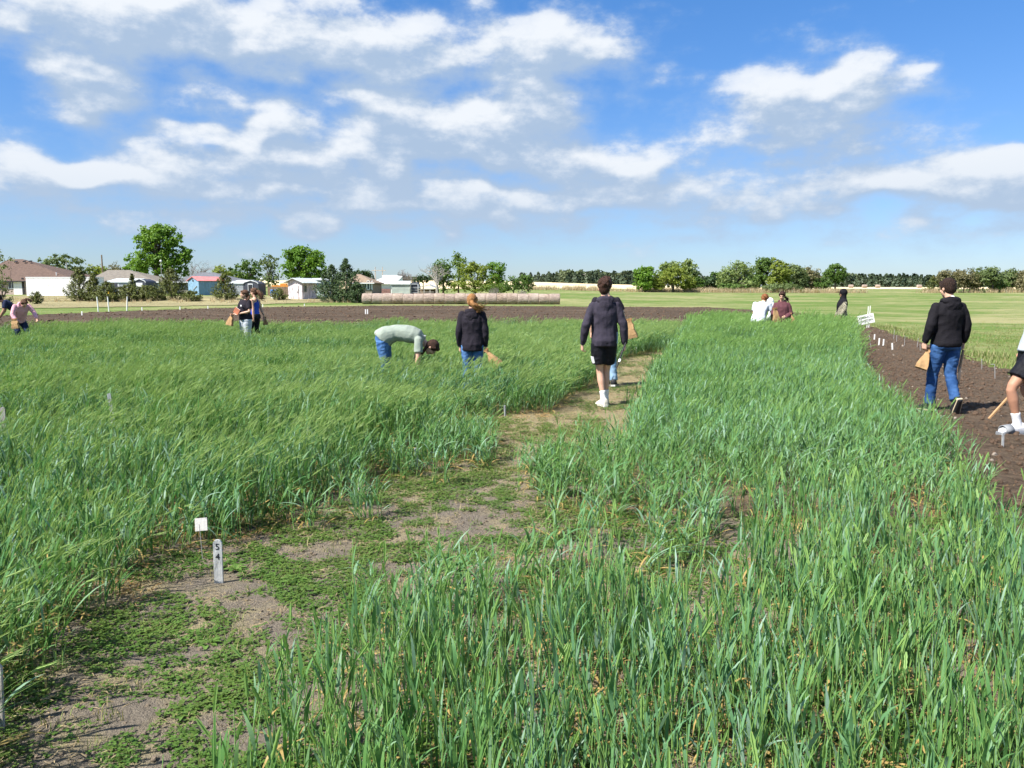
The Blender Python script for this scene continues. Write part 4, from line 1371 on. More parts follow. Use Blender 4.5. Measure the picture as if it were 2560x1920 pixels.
def hair_mat(name, ca, cb):
    if name in MATS:
        return MATS[name]
    m, n = new_mat(name)
    tc = n.n('ShaderNodeTexCoord').outputs['Object']
    f = n.noise(n.vm('MULTIPLY', tc, (3, 3, 1)), 34, 4, .65)
    c = n.mix(n.sstep(f, .3, .7), rgba(ca), rgba(cb))
    b = n.n('ShaderNodeBsdfPrincipled', None, Base__Color=c, Roughness=0.55)
    b.inputs['Specular IOR Level'].default_value = .12
    bp = n.n('ShaderNodeBump', None, Height=f, Strength=.8, Distance=.02)
    n.t.links.new(bp.outputs[0], b.inputs['Normal'])
    finish(n, b)
    MATS[name] = m
    return m


def voxel(mb, name, vox, fold=0.0, ffreq=9.0, fstretch=(1, 1, 1), smooth=4, seed=0.0):
    """fuse the closed shapes into one continuous skin, smooth it, raise folds"""
    me = mb.mesh(name)
    o = bpy.data.objects.new(name, me)
    COL.objects.link(o)
    r = o.modifiers.new('r', 'REMESH')
    r.mode = 'VOXEL'
    r.voxel_size = vox
    s = o.modifiers.new('s', 'SMOOTH')
    s.factor = 0.5
    s.iterations = smooth
    dg = bpy.context.evaluated_depsgraph_get()
    out = bpy.data.meshes.new_from_object(o.evaluated_get(dg))
    bpy.data.objects.remove(o)
    bpy.data.meshes.remove(me)
    if fold:
        n = len(out.vertices)
        co = np.empty(n * 3)
        no = np.empty(n * 3)
        out.vertices.foreach_get('co', co)
        out.vertices.foreach_get('normal', no)
        co, no = co.reshape(-1, 3), no.reshape(-1, 3)
        f = np.array(fstretch) * ffreq
        d = np.empty(n)
        for i in range(n):
            p = co[i] * f
            a = mn.noise((p[0] + seed, p[1], p[2]))
            b = mn.noise((p[0] * 2.3 + seed, p[1] * 2.3, p[2] * 2.3 + 5))
            d[i] = (1 - abs(a) * 2.2) * .75 + b * .35
        co += no * (d * fold)[:, None]
        out.vertices.foreach_set('co', co.ravel())
    out.update()
    out.name = name
    return out


def ring(c, lat, dep, w, d, n=20, e=0.85):
    r = []
    for k in range(n):
        a = 2 * math.pi * k / n
        ca, sa = math.cos(a), math.sin(a)
        r.append(c + lat * (w * math.copysign(abs(ca) ** e, ca)) + dep * (d * math.copysign(abs(sa) ** e, sa)))
    return r


def V3(*a):
    return Vector(a)


def default_joints():
    return dict(S=[V3(0, 0, .84), V3(0, 0, .95), V3(0, .005, 1.09), V3(0, 0, 1.31), V3(0, -.02, 1.475)],
                head=V3(0, .012, 1.635), hf=V3(0, 1, 0), hu=V3(0, 0, 1),
                shL=V3(-.172, -.01, 1.385), elL=V3(-.225, -.03, 1.12), wrL=V3(-.235, .03, .88), fiL=V3(0, .15, -1),
                shR=V3(.172, -.01, 1.385), elR=V3(.225, -.03, 1.12), wrR=V3(.235, .03, .88), fiR=V3(0, .15, -1),
                hiL=V3(-.09, 0, .89), knL=V3(-.095, .02, .49), anL=V3(-.095, -.02, .085), toL=V3(-.12, 1, 0),
                hiR=V3(.09, 0, .89), knR=V3(.095, .02, .49), anR=V3(.095, -.02, .085), toR=V3(.12, 1, 0), lat=V3(1, 0, 0))


def spine_at(J, t):
    S = J['S']
    if t < 0:
        d = S[1] - S[0]
        return S[0] + d * t, d.normalized()
    t = min(t, 4)
    i = max(min(int(t), 3), 0)
    p0, p1, p2, p3 = S[max(i - 1, 0)], S[i], S[i + 1], S[min(i + 2, 4)]
    f = t - i
    a = .5 * ((2 * p1) + (p2 - p0) * f + (2 * p0 - 5 * p1 + 4 * p2 - p3) * f * f + (3 * p1 - p0 - 3 * p2 + p3) * f ** 3)
    tan = ((p2 - p0) * (1 - f) + (p3 - p1) * f)
    return a, tan.normalized()


def torso(mb, J, prof):
    """prof: (t along the spine, half width, half depth, shift forward)"""
    rings = []
    for t, w, d, s in prof:
        c, tan = spine_at(J, t)
        lat = (J['lat'] - tan * J['lat'].dot(tan)).normalized()
        dep = tan.cross(lat).normalized()
        rings.append(ring(c + dep * s, lat, dep, w, d))
    mb.loft(rings)


def foot(mb, an, to, up, L=.255, w=.042, h=.05, grow=0.0):
    to = to.normalized()
    up = (up - to * up.dot(to)).normalized()
    lat = to.cross(up)
    rings = []
    for t, ww, hh, zz in ((-.28, .55, .7, -.25), (-.24, .85, 1.15, .05), (-.05, .95, 1.3, .2), (.25, 1.05, .95, -.1), (.5, 1.15, .62, -.4), (.68, .95, .45, -.55), (.74, .5, .3, -.65)):
        c = an + to * (t * L) + up * (zz * h - .035)
        rings.append(ring(c, lat, up, w * ww + grow, h * hh + grow, 14))
    mb.loft(rings)


def hand(mb, wr, fdir, palm, curl=0.5, side=1, s=1.0):
    """palm box with four fingers of unequal length and a thumb from its side"""
    f = fdir.normalized()
    pn = (palm - f * palm.dot(f)).normalized()
    lt = f.cross(pn) * side
    mb.loft([ring(wr + f * (.0 * s), lt, pn, .026 * s, .02 * s, 10), ring(wr + f * (.04 * s), lt, pn, .038 * s, .018 * s, 10), ring(wr + f * (.085 * s), lt, pn, .040 * s, .015 * s, 10), ring(wr + f * (.095 * s), lt, pn, .034 * s, .012 * s, 10)])
    for i, (o, L) in enumerate(((-.030, .066), (-.010, .078), (.010, .073), (.030, .058))):
        p = wr + f * (.085 * s) + lt * (o * s)
        q = p
        pts = [p - f * .015 * s]
        ang = 0.15
        for seg in (.42, .33, .25):
            ang += curl * (.75 + .08 * i)
            q = q + (f * math.cos(ang) + pn * math.sin(ang)) * (L * seg * s)
            pts.append(q)
        mb.tube(pts, [.0095 * s, .0092 * s, .0085 * s, .007 * s], 7)
    p = wr + f * (.03 * s) - lt * (.030 * s)
    q1 = p + (-lt * .6 + f * .7 + pn * .35).normalized() * .035 * s
    q2 = q1 + (-lt * .1 + f * .9 + pn * .5).normalized() * .03 * s
    mb.tube([p, q1, q2], [.013 * s, .0105 * s, .008 * s], 7)


def head_shape(mb, J, k=1.0):
    f = J['hf'].normalized()
    u = (J['hu'] - f * J['hu'].dot(f)).normalized()
    r = f.cross(u)
    M = Matrix((r, f, u)).transposed()
    c = J['head']
    W_ = lambda x, y, z: c + M @ Vector((x, y, z)) * k
    mb.ball(W_(0, -.012, .025), (.077 * k, .096 * k, .096 * k), M, 18, 12)
    mb.ball(W_(0, .018, -.035), (.062 * k, .072 * k, .085 * k), M, 14, 10)
    mb.ball(W_(0, .062, -.092), (.030 * k, .026 * k, .024 * k), M, 10, 8)      # chin
    mb.tube([W_(0, .083, .012), W_(0, .103, -.022), W_(0, .088, -.038)], [.010 * k, .015 * k, .012 * k], 8)   # nose
    for s in (-1, 1):
        mb.ball(W_(s * .078, -.012, -.012), (.012 * k, .022 * k, .034 * k), M, 8, 6)
        mb.ball(W_(s * .036, .070, -.028), (.020 * k, .016 * k, .018 * k), M, 8, 6)                            # cheeks
    mb.ball(W_(0, .078, .030), (.050 * k, .016 * k, .012 * k), M, 10, 6)                                          # brow
    neck = spine_at(J, 3.95)[0]
    mb.tube([neck - (c - neck) * .35, neck + (c - neck) * .1, W_(0, -.018, -.05)], [.066 * k, .054 * k, .052 * k], 12)
    return W_, M


def arms(mb, J, rad, upto=1.0, grow=0.0):
    for s in 'LR':
        a, e, w = J['sh' + s], J['el' + s], J['wr' + s]
        la, lb = (e - a).length, (w - e).length
        tot = (la + lb) * upto
        pts, rr = [], []
        for t, r in rad:
            d = t * (la + lb)
            if d > tot + 1e-6:
                break
            p = a.lerp(e, d / la) if d <= la else e.lerp(w, (d - la) / lb)
            pts.append(p)
            rr.append(r + grow)
        if len(pts) > 1:
            mb.tube(pts, rr, 12)


def legs(mb, J, rad, upto=1.0, start=0.0):
    for s in 'LR':
        a, e, w = J['hi' + s], J['kn' + s], J['an' + s]
        la, lb = (e - a).length, (w - e).length
        pts, rr = [], []
        for t, r in rad:
            if t < start - 1e-6 or t > upto + 1e-6:
                continue
            p = a.lerp(e, t * 2) if t <= .5 else e.lerp(w, t * 2 - 1)
            pts.append(p)
            rr.append(r)
        mb.tube(pts, rr, 14)


BODY_T = [(-.05, .13, .09, 0), (.4, .155, .105, -.01), (1, .162, .112, -.01), (1.6, .14, .096, 0), (2, .135, .094, .005), (2.6, .155, .106, .005), (3, .168, .112, 0), (3.45, .160, .092, -.005), (3.75, .10, .07, -.005), (4, .058, .055, 0)]
HOOD_T = [(.30, .168, .128, -.005), (.42, .180, .140, -.005), (.75, .186, .148, -.004), (1.3, .182, .140, .004), (2, .180, .134, .008), (2.6, .192, .140, .006), (3, .200, .140, 0), (3.38, .188, .116, -.006), (3.66, .150, .096, -.006), (3.84, .108, .085, -.004), (3.98, .080, .078, 0)]
TEE_T = [(.45, .192, .150, -.006), (.6, .195, .153, -.006), (1.2, .184, .140, .002), (2, .160, .118, .008), (2.6, .174, .125, .006), (3, .184, .126, 0), (3.38, .174, .106, -.006), (3.66, .138, .09, -.006), (3.84, .095, .078, -.004), (3.9, .078, .068, -.002)]
TANK_T = [(.7, .160, .118, -.004), (1.2, .160, .116, .004), (2, .146, .106, .008), (2.6, .160, .116, .006), (3, .166, .118, 0), (3.3, .130, .098, -.006), (3.55, .105, .085, -.006)]
ARM_R = [(0, .052), (.15, .050), (.35, .043), (.5, .038), (.62, .041), (.8, .033), (1, .025)]
SLEEVE_R = [(-.02, .062), (.10, .068), (.3, .066), (.5, .061), (.62, .060), (.78, .054), (.90, .050), (.935, .042), (1.0, .040)]
TSLEEVE_R = [(-.02, .060), (.10, .066), (.25, .068), (.36, .070)]
LEG_R = [(0, .092), (.15, .088), (.32, .072), (.47, .055), (.53, .052), (.66, .055), (.8, .042), (.93, .033), (1, .034)]
JEAN_R = [(0, .104), (.15, .100), (.32, .086), (.47, .072), (.55, .068), (.7, .066), (.85, .062), (.95, .066), (.985, .066)]
SWEAT_R = [(0, .115), (.15, .112), (.32, .100), (.5, .09), (.7, .082), (.85, .072), (.93, .06), (.95, .05)]
SHORT_R = [(0, .110), (.12, .116), (.25, .114), (.36, .110)]
TIGHT_R = [(0, .096), (.15, .092), (.32, .076), (.47, .06), (.53, .057), (.66, .059), (.8, .047), (.93, .038), (.97, .038)]


def person(label, loc, rz, h, J, top=None, hood=None, bottom=None, shoes=None, socks=None, hair=None, skin=SKIN, vox=.012, seed=0.0, curl=.5, group=None, extra=None, wide=1.0, hem=None, thick=1.0):
    s = h / 1.75
    base = empty('person', (loc[0], loc[1], loc[2] if len(loc) > 2 else .01), rz, label=label, category='person', group=group)
    base.scale = (s * wide, s * wide, s)
    JJ = default_joints()
    JJ.update(J)
    J = JJ
    # body, one continuous surface
    b = MB()
    torso(b, J, BODY_T)
    arms(b, J, ARM_R)
    for q in 'LR':
        b.ball(J['sh' + q], .054)
    legs(b, J, LEG_R)
    for q in 'LR':
        foot(b, J['an' + q], J['to' + q], J.get('up' + q, V3(0, 0, 1)))
        sd = 1 if q == 'L' else -1
        hand(b, J['wr' + q], J['fi' + q], J.get('pa' + q, V3(sd * 1.0, .3, 0)), J.get('cu' + q, curl), sd)
    W_, M = head_shape(b, J)
    obj('body', voxel(b, 'body', min(vox, .0085) if vox < .014 else .011, smooth=2), skin, base, True)
    for sx in (-1, 1):
        MB().ball(W_(sx * .031, .079, .008), (.013, .007, .0065), M, 8, 6).build('eye', M_EYE, base, True)
    MB().ball(W_(0, .086, -.062), (.024, .008, .0065), M, 10, 6).build('mouth', M_LIP, base, True)
    if bottom:
        kind, mat = bottom
        g = MB()
        torso(g, J, [(-.12, .10, .08, 0), (.1, .158, .118, -.008), (.5, .176, .132, -.012), (1, .174, .126, -.010), (1.35, .158, .112, -.002)])
        R_, end = dict(jeans=(JEAN_R, 1), sweats=(SWEAT_R, 1), shorts=(SHORT_R, .37), tights=(TIGHT_R, 1))[kind]
        legs(g, J, R_, end)
        obj({'jeans': 'jeans', 'sweats': 'sweatpants', 'shorts': 'shorts', 'tights': 'leggings'}[kind], voxel(g, 'trousers', vox, .0075 if kind != 'tights' else .003, 11, (1, 1, 1.5), seed=seed + 3), mat, base, True)
    if top:
        kind, mat = top
        g = MB()
        prof = {'hoodie': HOOD_T, 'tee': TEE_T, 'tank': TANK_T}[kind]
        if hem is not None:
            prof = [(hem, prof[0][1], prof[0][2], prof[0][3]), (hem + .13, prof[1][1], prof[1][2], prof[1][3])] + [q for q in prof[1:] if q[0] > hem + .2]
        torso(g, J, [(t, w, d * (thick if t < 3.4 else 1), s_ + (.07 * (thick - 1) * 2 if .8 < t < 3.2 else 0)) for t, w, d, s_ in prof])
        if kind == 'hoodie':
            arms(g, J, SLEEVE_R)
            for q in 'LR':
                g.ball(J['sh' + q], .066)
        elif kind == 'tee':
            arms(g, J, TSLEEVE_R, .40)
            for q in 'LR':
                g.ball(J['sh' + q], .062)
        nm = {'hoodie': 'hoodie', 'tee': 't_shirt', 'tank': 'tank_top'}[kind]
        to_ = obj(nm, voxel(g, nm, vox, .009 if kind == 'hoodie' else .006, 8.5, (1.15, 1.15, .8), seed=seed), mat, base, True)
        if hood == 'down':
            c, tan = spine_at(J, 3.75)
            lat = J['lat']
            back = -(tan.cross(lat)).normalized()
            if back.dot(J['hf']) > 0:
                back = -back
            g = MB()
            HM = Matrix((lat, back, tan)).transposed()
            g.ball(c + back * .055 + tan * .03, (.125, .058, .062), HM, 16, 10)
            g.ball(c + back * .088 - tan * .035, (.105, .045, .085), HM, 16, 10)
            g.ball(c + back * .098 - tan * .095, (.062, .034, .072), HM, 14, 10)
            for q in (-1, 1):
                g.tube([c + back * .05 + tan * .045 + lat * q * .08, c + lat * q * .098 + tan * .035, c - back * .06 + lat * q * .07 + tan * .0], [.034, .03, .022], 9)
            obj('hood', voxel(g, 'hood', vox, .007, 14, seed=seed + 9), mat, to_, True)
    if hood == 'up':
        g = MB()
        g.ball(W_(0, -.030, .02), (.108, .118, .130), M, 18, 12)
        g.tube([W_(0, -.03, -.02), W_(0, -.02, -.10), spine_at(J, 3.8)[0]], [.095, .088, .10], 14)
        obj('hood', voxel(g, 'hood', vox, .005, 12, seed=seed), top[1] if extra is None else extra.get('hoodmat', top[1]), base, True)
    if shoes:
        mat, sole = shoes
        for q in 'LR':
            g = MB()
            an, td, up = J['an' + q], J['to' + q], J.get('up' + q, V3(0, 0, 1))
            foot(g, an, td, up, .275, .046, .052, .006)
            sh_ = obj('shoe', voxel(g, 'shoe', .009, 0, smooth=3), mat, base, True)
            t = td.normalized()
            u_ = (up - t * up.dot(t)).normalized()
            lt = t.cross(u_)
            sb = MB()
            c0 = an - u_ * .078
            out = [(-.30, .03), (-.27, .040), (-.05, .043), (.25, .050), (.5, .054), (.68, .046), (.76, .026)]
            lo = [c0 + t * (a * .275) + lt * w for a, w in out] + [c0 + t * (a * .275) - lt * w for a, w in reversed(out)]
            sb.loft([lo, [p + u_ * .028 for p in lo]])
            sb.build('sole', sole, sh_)
    if socks:
        g = MB()
        for q in 'LR':
            e, w = J['kn' + q], J['an' + q]
            g.tube([e.lerp(w, .66), e.lerp(w, .82), w], [.049, .043, .046], 12)
            foot(g, w, J['to' + q], J.get('up' + q, V3(0, 0, 1)), .262, .044, .05, .004)
        obj('socks', voxel(g, 'socks', .009, .001, 14), socks, base, True)
    if hair:
        kind, mat, tails = hair
        g = MB()
        g.ball(W_(0, -.024, .034), (.088, .104, .099), M, 18, 12)
        g.ball(W_(0, -.050, -.010), (.080, .070, .085), M, 16, 10)
        g.ball(W_(0, .052, .082), (.062, .040, .032), M, 12, 8)
        if kind == 'curly':
            for i in range(46):
                a, z = random.uniform(0, 6.28), random.uniform(-.2, 1)
                rr = math.sqrt(max(0, 1 - z * z))
                g.ball(W_(rr * math.cos(a) * .086, -.022 + rr * math.sin(a) * .100, .038 + z * .098), random.uniform(.018, .028), M, 7, 5)
        for q in (-1, 1):
            g.tube([W_(q * .072, .035, .07), W_(q * .082, .012, .03), W_(q * .079, -.01, -.01)], [.018, .016, .01], 8)
        ho = obj('hair', voxel(g, 'hair', .009, .004, 34 if kind == 'curly' else 26, (1.4, 1.4, .5), smooth=2, seed=seed), mat, base, True)
        if tails:
            t = MB()
            for pts, rad in tails:
                n = len(pts)
                t.tube([W_(*p) if not isinstance(p, Vector) else p for p in pts], [rad * k for k in ([.75, 1, .85, .6, .15, .05][:n])], 8)
                for i in range(16):
                    jit = [Vector((random.gauss(0, rad * .55 * (.4 + .5 * j)), random.gauss(0, rad * .55 * (.4 + .5 * j)), random.gauss(0, rad * .5 * (.4 + .5 * j)))) for j in range(n)]
                    t.tube([(W_(*p) if not isinstance(p, Vector) else p) + q for p, q in zip(pts, jit)], [.007, .006, .005, .004, .003, .002][:n], 4)
            t.build('ponytail', mat, ho, True)
    return base, J, W_, M, s


def wpt(base, p):
    """a point of the person's own space in world space"""
    b = base
    M = Matrix.LocRotScale(b.location, b.rotation_euler, b.scale)
    return M @ Vector(p)


PAPER = simple('brown_paper', (0.36, 0.225, 0.11), 0.8, 0.12, 6, 0.6, 26, spec=.15)
PAPER_DK = simple('brown_paper_inside', (0.30, 0.165, 0.075), 0.8, 0.12, 6, 0.4, 26, spec=.1)


def paper_bag(label, top, direction, facing, L=.30, w=.15, d=.09, pinch=.25):
    """creased kraft bag: pinched at the held end, opening to a folded rectangular base"""
    direction = Vector(direction).normalized()
    facing = (Vector(facing) - direction * Vector(facing).dot(direction)).normalized()
    lat = direction.cross(facing)
    o = empty('paper_bag', top, label=label, category='paper bag', group='brown paper sample bags')
    mb = MB()
    rings = []
    for t, k, kd in ((0, pinch, .35), (.12, pinch * .9, .25), (.25, pinch * 1.3, .4), (.5, .72, .75), (.8, .97, 1.0), (.985, 1, 1), (1, .97, .96)):
        r = []
        for a, b in ((-1, -1), (-.35, -1.04), (.3, -.94), (1, -1), (1.0, 0), (1, 1), (.25, 1.03), (-.4, .95), (-1, 1), (-.93, 0)):
            j = .012 * mn.noise((a * 3 + t * 5, b * 3, t * 9 + top[0]))
            r.append(direction * (t * L) + lat * (a * w / 2 * k + j) + facing * (b * d / 2 * kd + j))
        rings.append(r)
    mb.loft(rings)
    mb.build('bag_body', PAPER, o)
    mb = MB()
    r0 = [p * 1.0 for p in rings[0]]
    mb.loft([[p - direction * .035 + lat * .02 * (1 if i % 2 else -1) for i, p in enumerate(r0)], [p * .96 + direction * .005 for p in r0]])
    mb.build('rolled_top', PAPER_DK, o)
    return o


# --- cloth colours
C_BLK = cloth('black_fleece', (0.012, 0.011, 0.014))
C_BLK2 = cloth('near_black_fleece', (0.020, 0.017, 0.024))
C_PLUM = cloth('charcoal_plum_fleece', (0.038, 0.033, 0.048), .22)
C_NAVY = cloth('navy_cotton', (0.018, 0.024, 0.055))
C_PINK = cloth('pink_fleece', (0.68, 0.36, 0.42), .08)
C_SAGE = cloth('sage_cotton', (0.27, 0.31, 0.265), .08)
C_WHITE = cloth('pale_grey_cotton', (0.56, 0.60, 0.68), .06)
C_MAROON = cloth('maroon_fleece', (0.105, 0.042, 0.05))
C_BLUE = cloth('royal_blue_satin', (0.02, 0.06, 0.42), .25, .45)
C_GREY = cloth('heather_grey_fleece', (0.42, 0.45, 0.49), .10)
C_SHORT = cloth('black_nylon', (0.010, 0.010, 0.014), .2, .6)
C_LEG = cloth('black_leggings', (0.016, 0.016, 0.02))
J_BLUE = denim('blue_denim', (0.018, 0.055, 0.155), (0.055, 0.13, 0.30))
J_MID = denim('mid_blue_denim', (0.035, 0.10, 0.25), (0.10, 0.20, 0.40))
J_DARK = denim('dark_denim', (0.012, 0.02, 0.05), (0.03, 0.05, 0.09))
J_PALE = denim('pale_denim', (0.14, 0.24, 0.36), (0.28, 0.40, 0.52))
S_WHITE = cloth('white_sock', (0.74, 0.74, 0.75), .05)
SH_WHITE = simple('off_white_shoe', (0.66, 0.62, 0.54), .6, .08)
SH_BLK = simple('black_shoe', (0.02, 0.02, 0.022), .5, .2)
SH_BLUE = simple('blue_shoe', (0.05, 0.16, 0.38), .5, .2)
SOLE_W = simple('white_sole', (0.70, 0.69, 0.66), .6, .06)
SOLE_T = simple('tan_sole', (0.55, 0.45, 0.30), .6, .1)
H_DKBR = hair_mat('dark_brown_hair', (0.018, 0.010, 0.008), (0.075, 0.038, 0.026))
H_BLK = hair_mat('black_brown_hair', (0.012, 0.008, 0.007), (0.045, 0.025, 0.018))
H_RED = hair_mat('copper_blond_hair', (0.17, 0.07, 0.026), (0.42, 0.225, 0.09))
H_BRN = hair_mat('brown_hair', (0.05, 0.025, 0.016), (0.16, 0.085, 0.05))
H_AUB = hair_mat('auburn_hair', (0.11, 0.04, 0.018), (0.30, 0.13, 0.05))
GP = 'people walking the plots'


def px_loc(u, y):
    return (X(u, y), y)


# centre: charcoal hoodie, shorts
b7 = person('person in charcoal hoodie and black shorts walking away along the mown alley', (*px_loc(1512, 10.87), .02), R(2), 1.77, dict(
    elL=V3(-.275, -.05, 1.14), wrL=V3(-.315, .06, .87), elR=V3(.275, -.06, 1.14), wrR=V3(.315, .02, .87),
    hiL=V3(-.085, 0, .89), knL=V3(-.05, .05, .49), anL=V3(.005, -.02, .085), toL=V3(-.35, 1, 0),
    hiR=V3(.085, 0, .89), knR=V3(.06, .12, .50), anR=V3(.055, .12, .085), toR=V3(.05, 1, 0),
    hf=V3(.12, 1, .02), head=V3(-.005, .02, 1.64)),
    ('hoodie', C_PLUM), 'down', ('shorts', C_SHORT), (SH_WHITE, SOLE_W), S_WHITE, ('curly', H_DKBR, None), vox=.010, seed=1.3, curl=.75, group=GP, hem=.02, wide=.93)
MB().box((-.165, .0, .655), (.03, .10, .09), (0, R(-14), 0)).build('shorts_lining', S_WHITE, b7[0])
# ahead of him, mostly hidden
b8 = person('person in black t-shirt walking ahead of the one in the charcoal hoodie', (*px_loc(1516, 13.2), .02), R(-4), 1.83, dict(
    elR=V3(.27, -.02, 1.16), wrR=V3(.30, .16, 1.02), fiR=V3(0, 1, -.2), knR=V3(.10, -.04, .49), anR=V3(.13, -.12, .1), knL=V3(-.02, .04, .49), anL=V3(.03, .06, .085)),
    ('tee', C_BLK2), None, ('jeans', J_PALE), (SH_BLK, SOLE_W), None, ('curly', H_DKBR, None), vox=.012, seed=4.1, group=GP)
paper_bag('paper bag held by the person in black t-shirt on the alley', (X(1574, 13.1), 13.1, 1.14), (.25, 0, -1), (-.3, -1, 0), .30, .16, .10, .55)
st_ = empty('digging_stick', (X(1566, 10.75), 10.72, .90), label='thin black tool hanging from the hand of the person in charcoal hoodie', category='tool')
q0 = Vector(st_.location)
MB().bar((0, 0, 0.03), Vector((X(1543, 10.6), 10.55, .60)) - q0, .014).build('shaft', M_DARK, st_)
MB().bar(Vector((X(1552, 10.6), 10.55, .72)) - q0, Vector((X(1549, 10.6), 10.53, .685)) - q0, .03, .01).build('tip_tag', M_WHITE, st_)

# girl in black hoodie
person('person in long black hoodie with copper ponytail standing in the wheat', (*px_loc(1180, 12.1), .0), R(0), 1.585, dict(
    S=[V3(0, 0, .82), V3(0, 0, .93), V3(0, .005, 1.08), V3(0, 0, 1.29), V3(0, -.02, 1.455)],
    shL=V3(-.17, -.01, 1.40), shR=V3(.17, -.01, 1.40), elL=V3(-.225, -.03, 1.11), elR=V3(.225, -.04, 1.11), wrL=V3(-.215, .05, .86), wrR=V3(.225, .03, .86),
    hf=V3(.05, 1, -.05), head=V3(0, .015, 1.63)),
    ('hoodie', C_BLK2), 'down', ('jeans', J_MID), (SH_BLK, SOLE_W), None,
    ('pony', H_RED, [([(.0, -.105, .0), (.03, -.14, -.05), (.09, -.13, -.09), (.16, -.10, -.11), (.23, -.08, -.10)], .040),
                     ([(.0, -.105, .0), (.02, -.13, -.06), (.06, -.12, -.12), (.11, -.10, -.15), (.16, -.08, -.16)], .034)]), vox=.010, seed=7.7, group=GP, hem=-.30)
paper_bag('paper bag swinging from the hand of the copper-haired person', (X(1217, 12.0), 11.98, .72), (.62, -.15, -.85), (-.5, -1, 0), .30, .17, .10, .3)

# bent over in sage shirt
b5 = person('person in sage t-shirt and jeans bent double over the wheat', (*px_loc(957, 12.5), 0), R(-90), 1.72, dict(
    S=[V3(0, -.03, .82), V3(0, .03, .95), V3(0, .20, 1.01), V3(0, .46, .97), V3(0, .64, .83)], head=V3(0, .765, .745), hf=V3(0, .35, -.94), hu=V3(0, .94, .35),
    shL=V3(-.17, .575, .875), shR=V3(.17, .575, .875), elL=V3(-.22, .50, .62), elR=V3(.21, .57, .59), wrL=V3(-.18, .45, .38), wrR=V3(.17, .54, .34), fiL=V3(0, .1, -1), fiR=V3(0, .1, -1),
    hiL=V3(-.095, -.01, .86), hiR=V3(.095, -.01, .86), knL=V3(-.10, .03, .48), knR=V3(.10, .04, .48), anL=V3(-.10, -.03, .085), anR=V3(.10, -.03, .085)),
    ('tee', C_SAGE), None, ('jeans', J_MID), (SH_BLK, SOLE_W), None, ('pony', H_DKBR, [([(.06, -.07, -.03), (.085, -.02, -.10), (.09, .03, -.17), (.085, .07, -.24), (.08, .09, -.30)], .024)]), vox=.010, seed=2.2, wide=1.02, group=GP, thick=1.12)
MB().box((.118, -.075, .965), (.075, .012, .05), (R(40), 0, R(-30))).build('belt_patch', simple('leather_patch', (0.34, 0.17, 0.11), .7, .1), b5[0])
lg = MB()
for i in range(9):
    lg.box((-.06 + .12 * (i % 3) / 2 + random.uniform(-.015, .015), .60 + .03 * (i // 3), .972 - .016 * (i // 3)), (.035, .016, .006), (R(-32), 0, random.uniform(-.4, .4)))
lg.build('back_print', M_WHITE, b5[0])

# black hoodie, jeans, on the tilled plot
b13 = person('person in black hoodie and blue jeans walking away on the tilled soil', (*px_loc(2374, 10.33), .03), R(4), 1.755, dict(
    elL=V3(-.245, -.03, 1.14), wrL=V3(-.262, .04, .93), elR=V3(.245, -.04, 1.14), wrR=V3(.262, .03, .93),
    hiL=V3(-.09, 0, .90), knL=V3(-.095, .10, .50), anL=V3(-.10, .11, .085), toL=V3(-.2, 1, 0),
    hiR=V3(.09, 0, .90), knR=V3(.085, .0, .51), anR=V3(.055, -.20, .17), toR=V3(.05, .42, -.9), upR=V3(0, .9, .42),
    hf=V3(-.22, 1, -.25), head=V3(-.01, .035, 1.64)),
    ('hoodie', C_BLK), 'down', ('jeans', J_BLUE), (SH_BLK, SOLE_T), None, ('short', H_BLK, None), vox=.010, seed=5.5, curl=.7, group=GP, hem=.35)
MB().tube([(-.062, -.058, 1.50), (0, -.078, 1.515), (.062, -.058, 1.50)], [.022, .03, .022], 10).build('shirt_collar', S_WHITE, b13[0], True)
paper_bag('paper bag held low by the person in black hoodie on the soil', (X(2331, 10.36), 10.36, .85), (-.42, -.1, -1), (-.6, -1, 0), .26, .15, .10, .35)
tw = empty('trowel', (X(2421, 10.3), 10.32, .86), label='narrow trowel hanging from the jeans-wearing person\'s hand over tilled soil', category='trowel')
MB().bar((0, 0, 0), (-.04, -.02, -.22), .022).build('handle', M_WOOD, tw)
MB().add([(-.06, -.025, -.20), (-.02, -.025, -.20), (-.035, -.03, -.46), (-.065, -.03, -.46), (-.06, -.017, -.20), (-.02, -.017, -.20), (-.035, -.022, -.46), (-.065, -.022, -.46)],
         [(0, 1, 2, 3), (7, 6, 5, 4), (0, 4, 5, 1), (1, 5, 6, 2), (2, 6, 7, 3), (3, 7, 4, 0)]).build('blade', simple('dull_steel', (0.16, 0.14, 0.13), .5, .2, metal=.5), tw)

# person at the picture edge, leg in sandal and sock
b14 = person('person at the picture edge in black shorts, white sock and grey slide sandal', (5.78, 8.78, .025), R(90), 1.80, dict(
    S=[V3(0, -.11, .85), V3(0, -.13, .96), V3(0, -.15, 1.10), V3(0, -.17, 1.32), V3(0, -.17, 1.49)], head=V3(0, -.14, 1.65),
    shL=V3(-.18, -.17, 1.42), shR=V3(.18, -.17, 1.42), elL=V3(-.25, -.22, 1.14), elR=V3(.25, -.22, 1.14), wrL=V3(-.22, -.10, .92), wrR=V3(.24, -.14, .90),
    hiL=V3(-.09, -.10, .90), knL=V3(-.10, .18, .52), anL=V3(-.09, .07, .105), toL=V3(-.02, 1, 0),
    hiR=V3(.09, -.12, .90), knR=V3(.10, -.10, .47), anR=V3(.09, -.42, .10), toR=V3(0, 1, -.1)),
    ('tee', C_GREY), None, ('shorts', C_SHORT), None, S_WHITE, ('short', H_BLK, None), SKIN_TAN, vox=.010, seed=8.8, group=GP)
M_SLIDE = simple('grey_slide', (0.20, 0.21, 0.225), .6, .1)
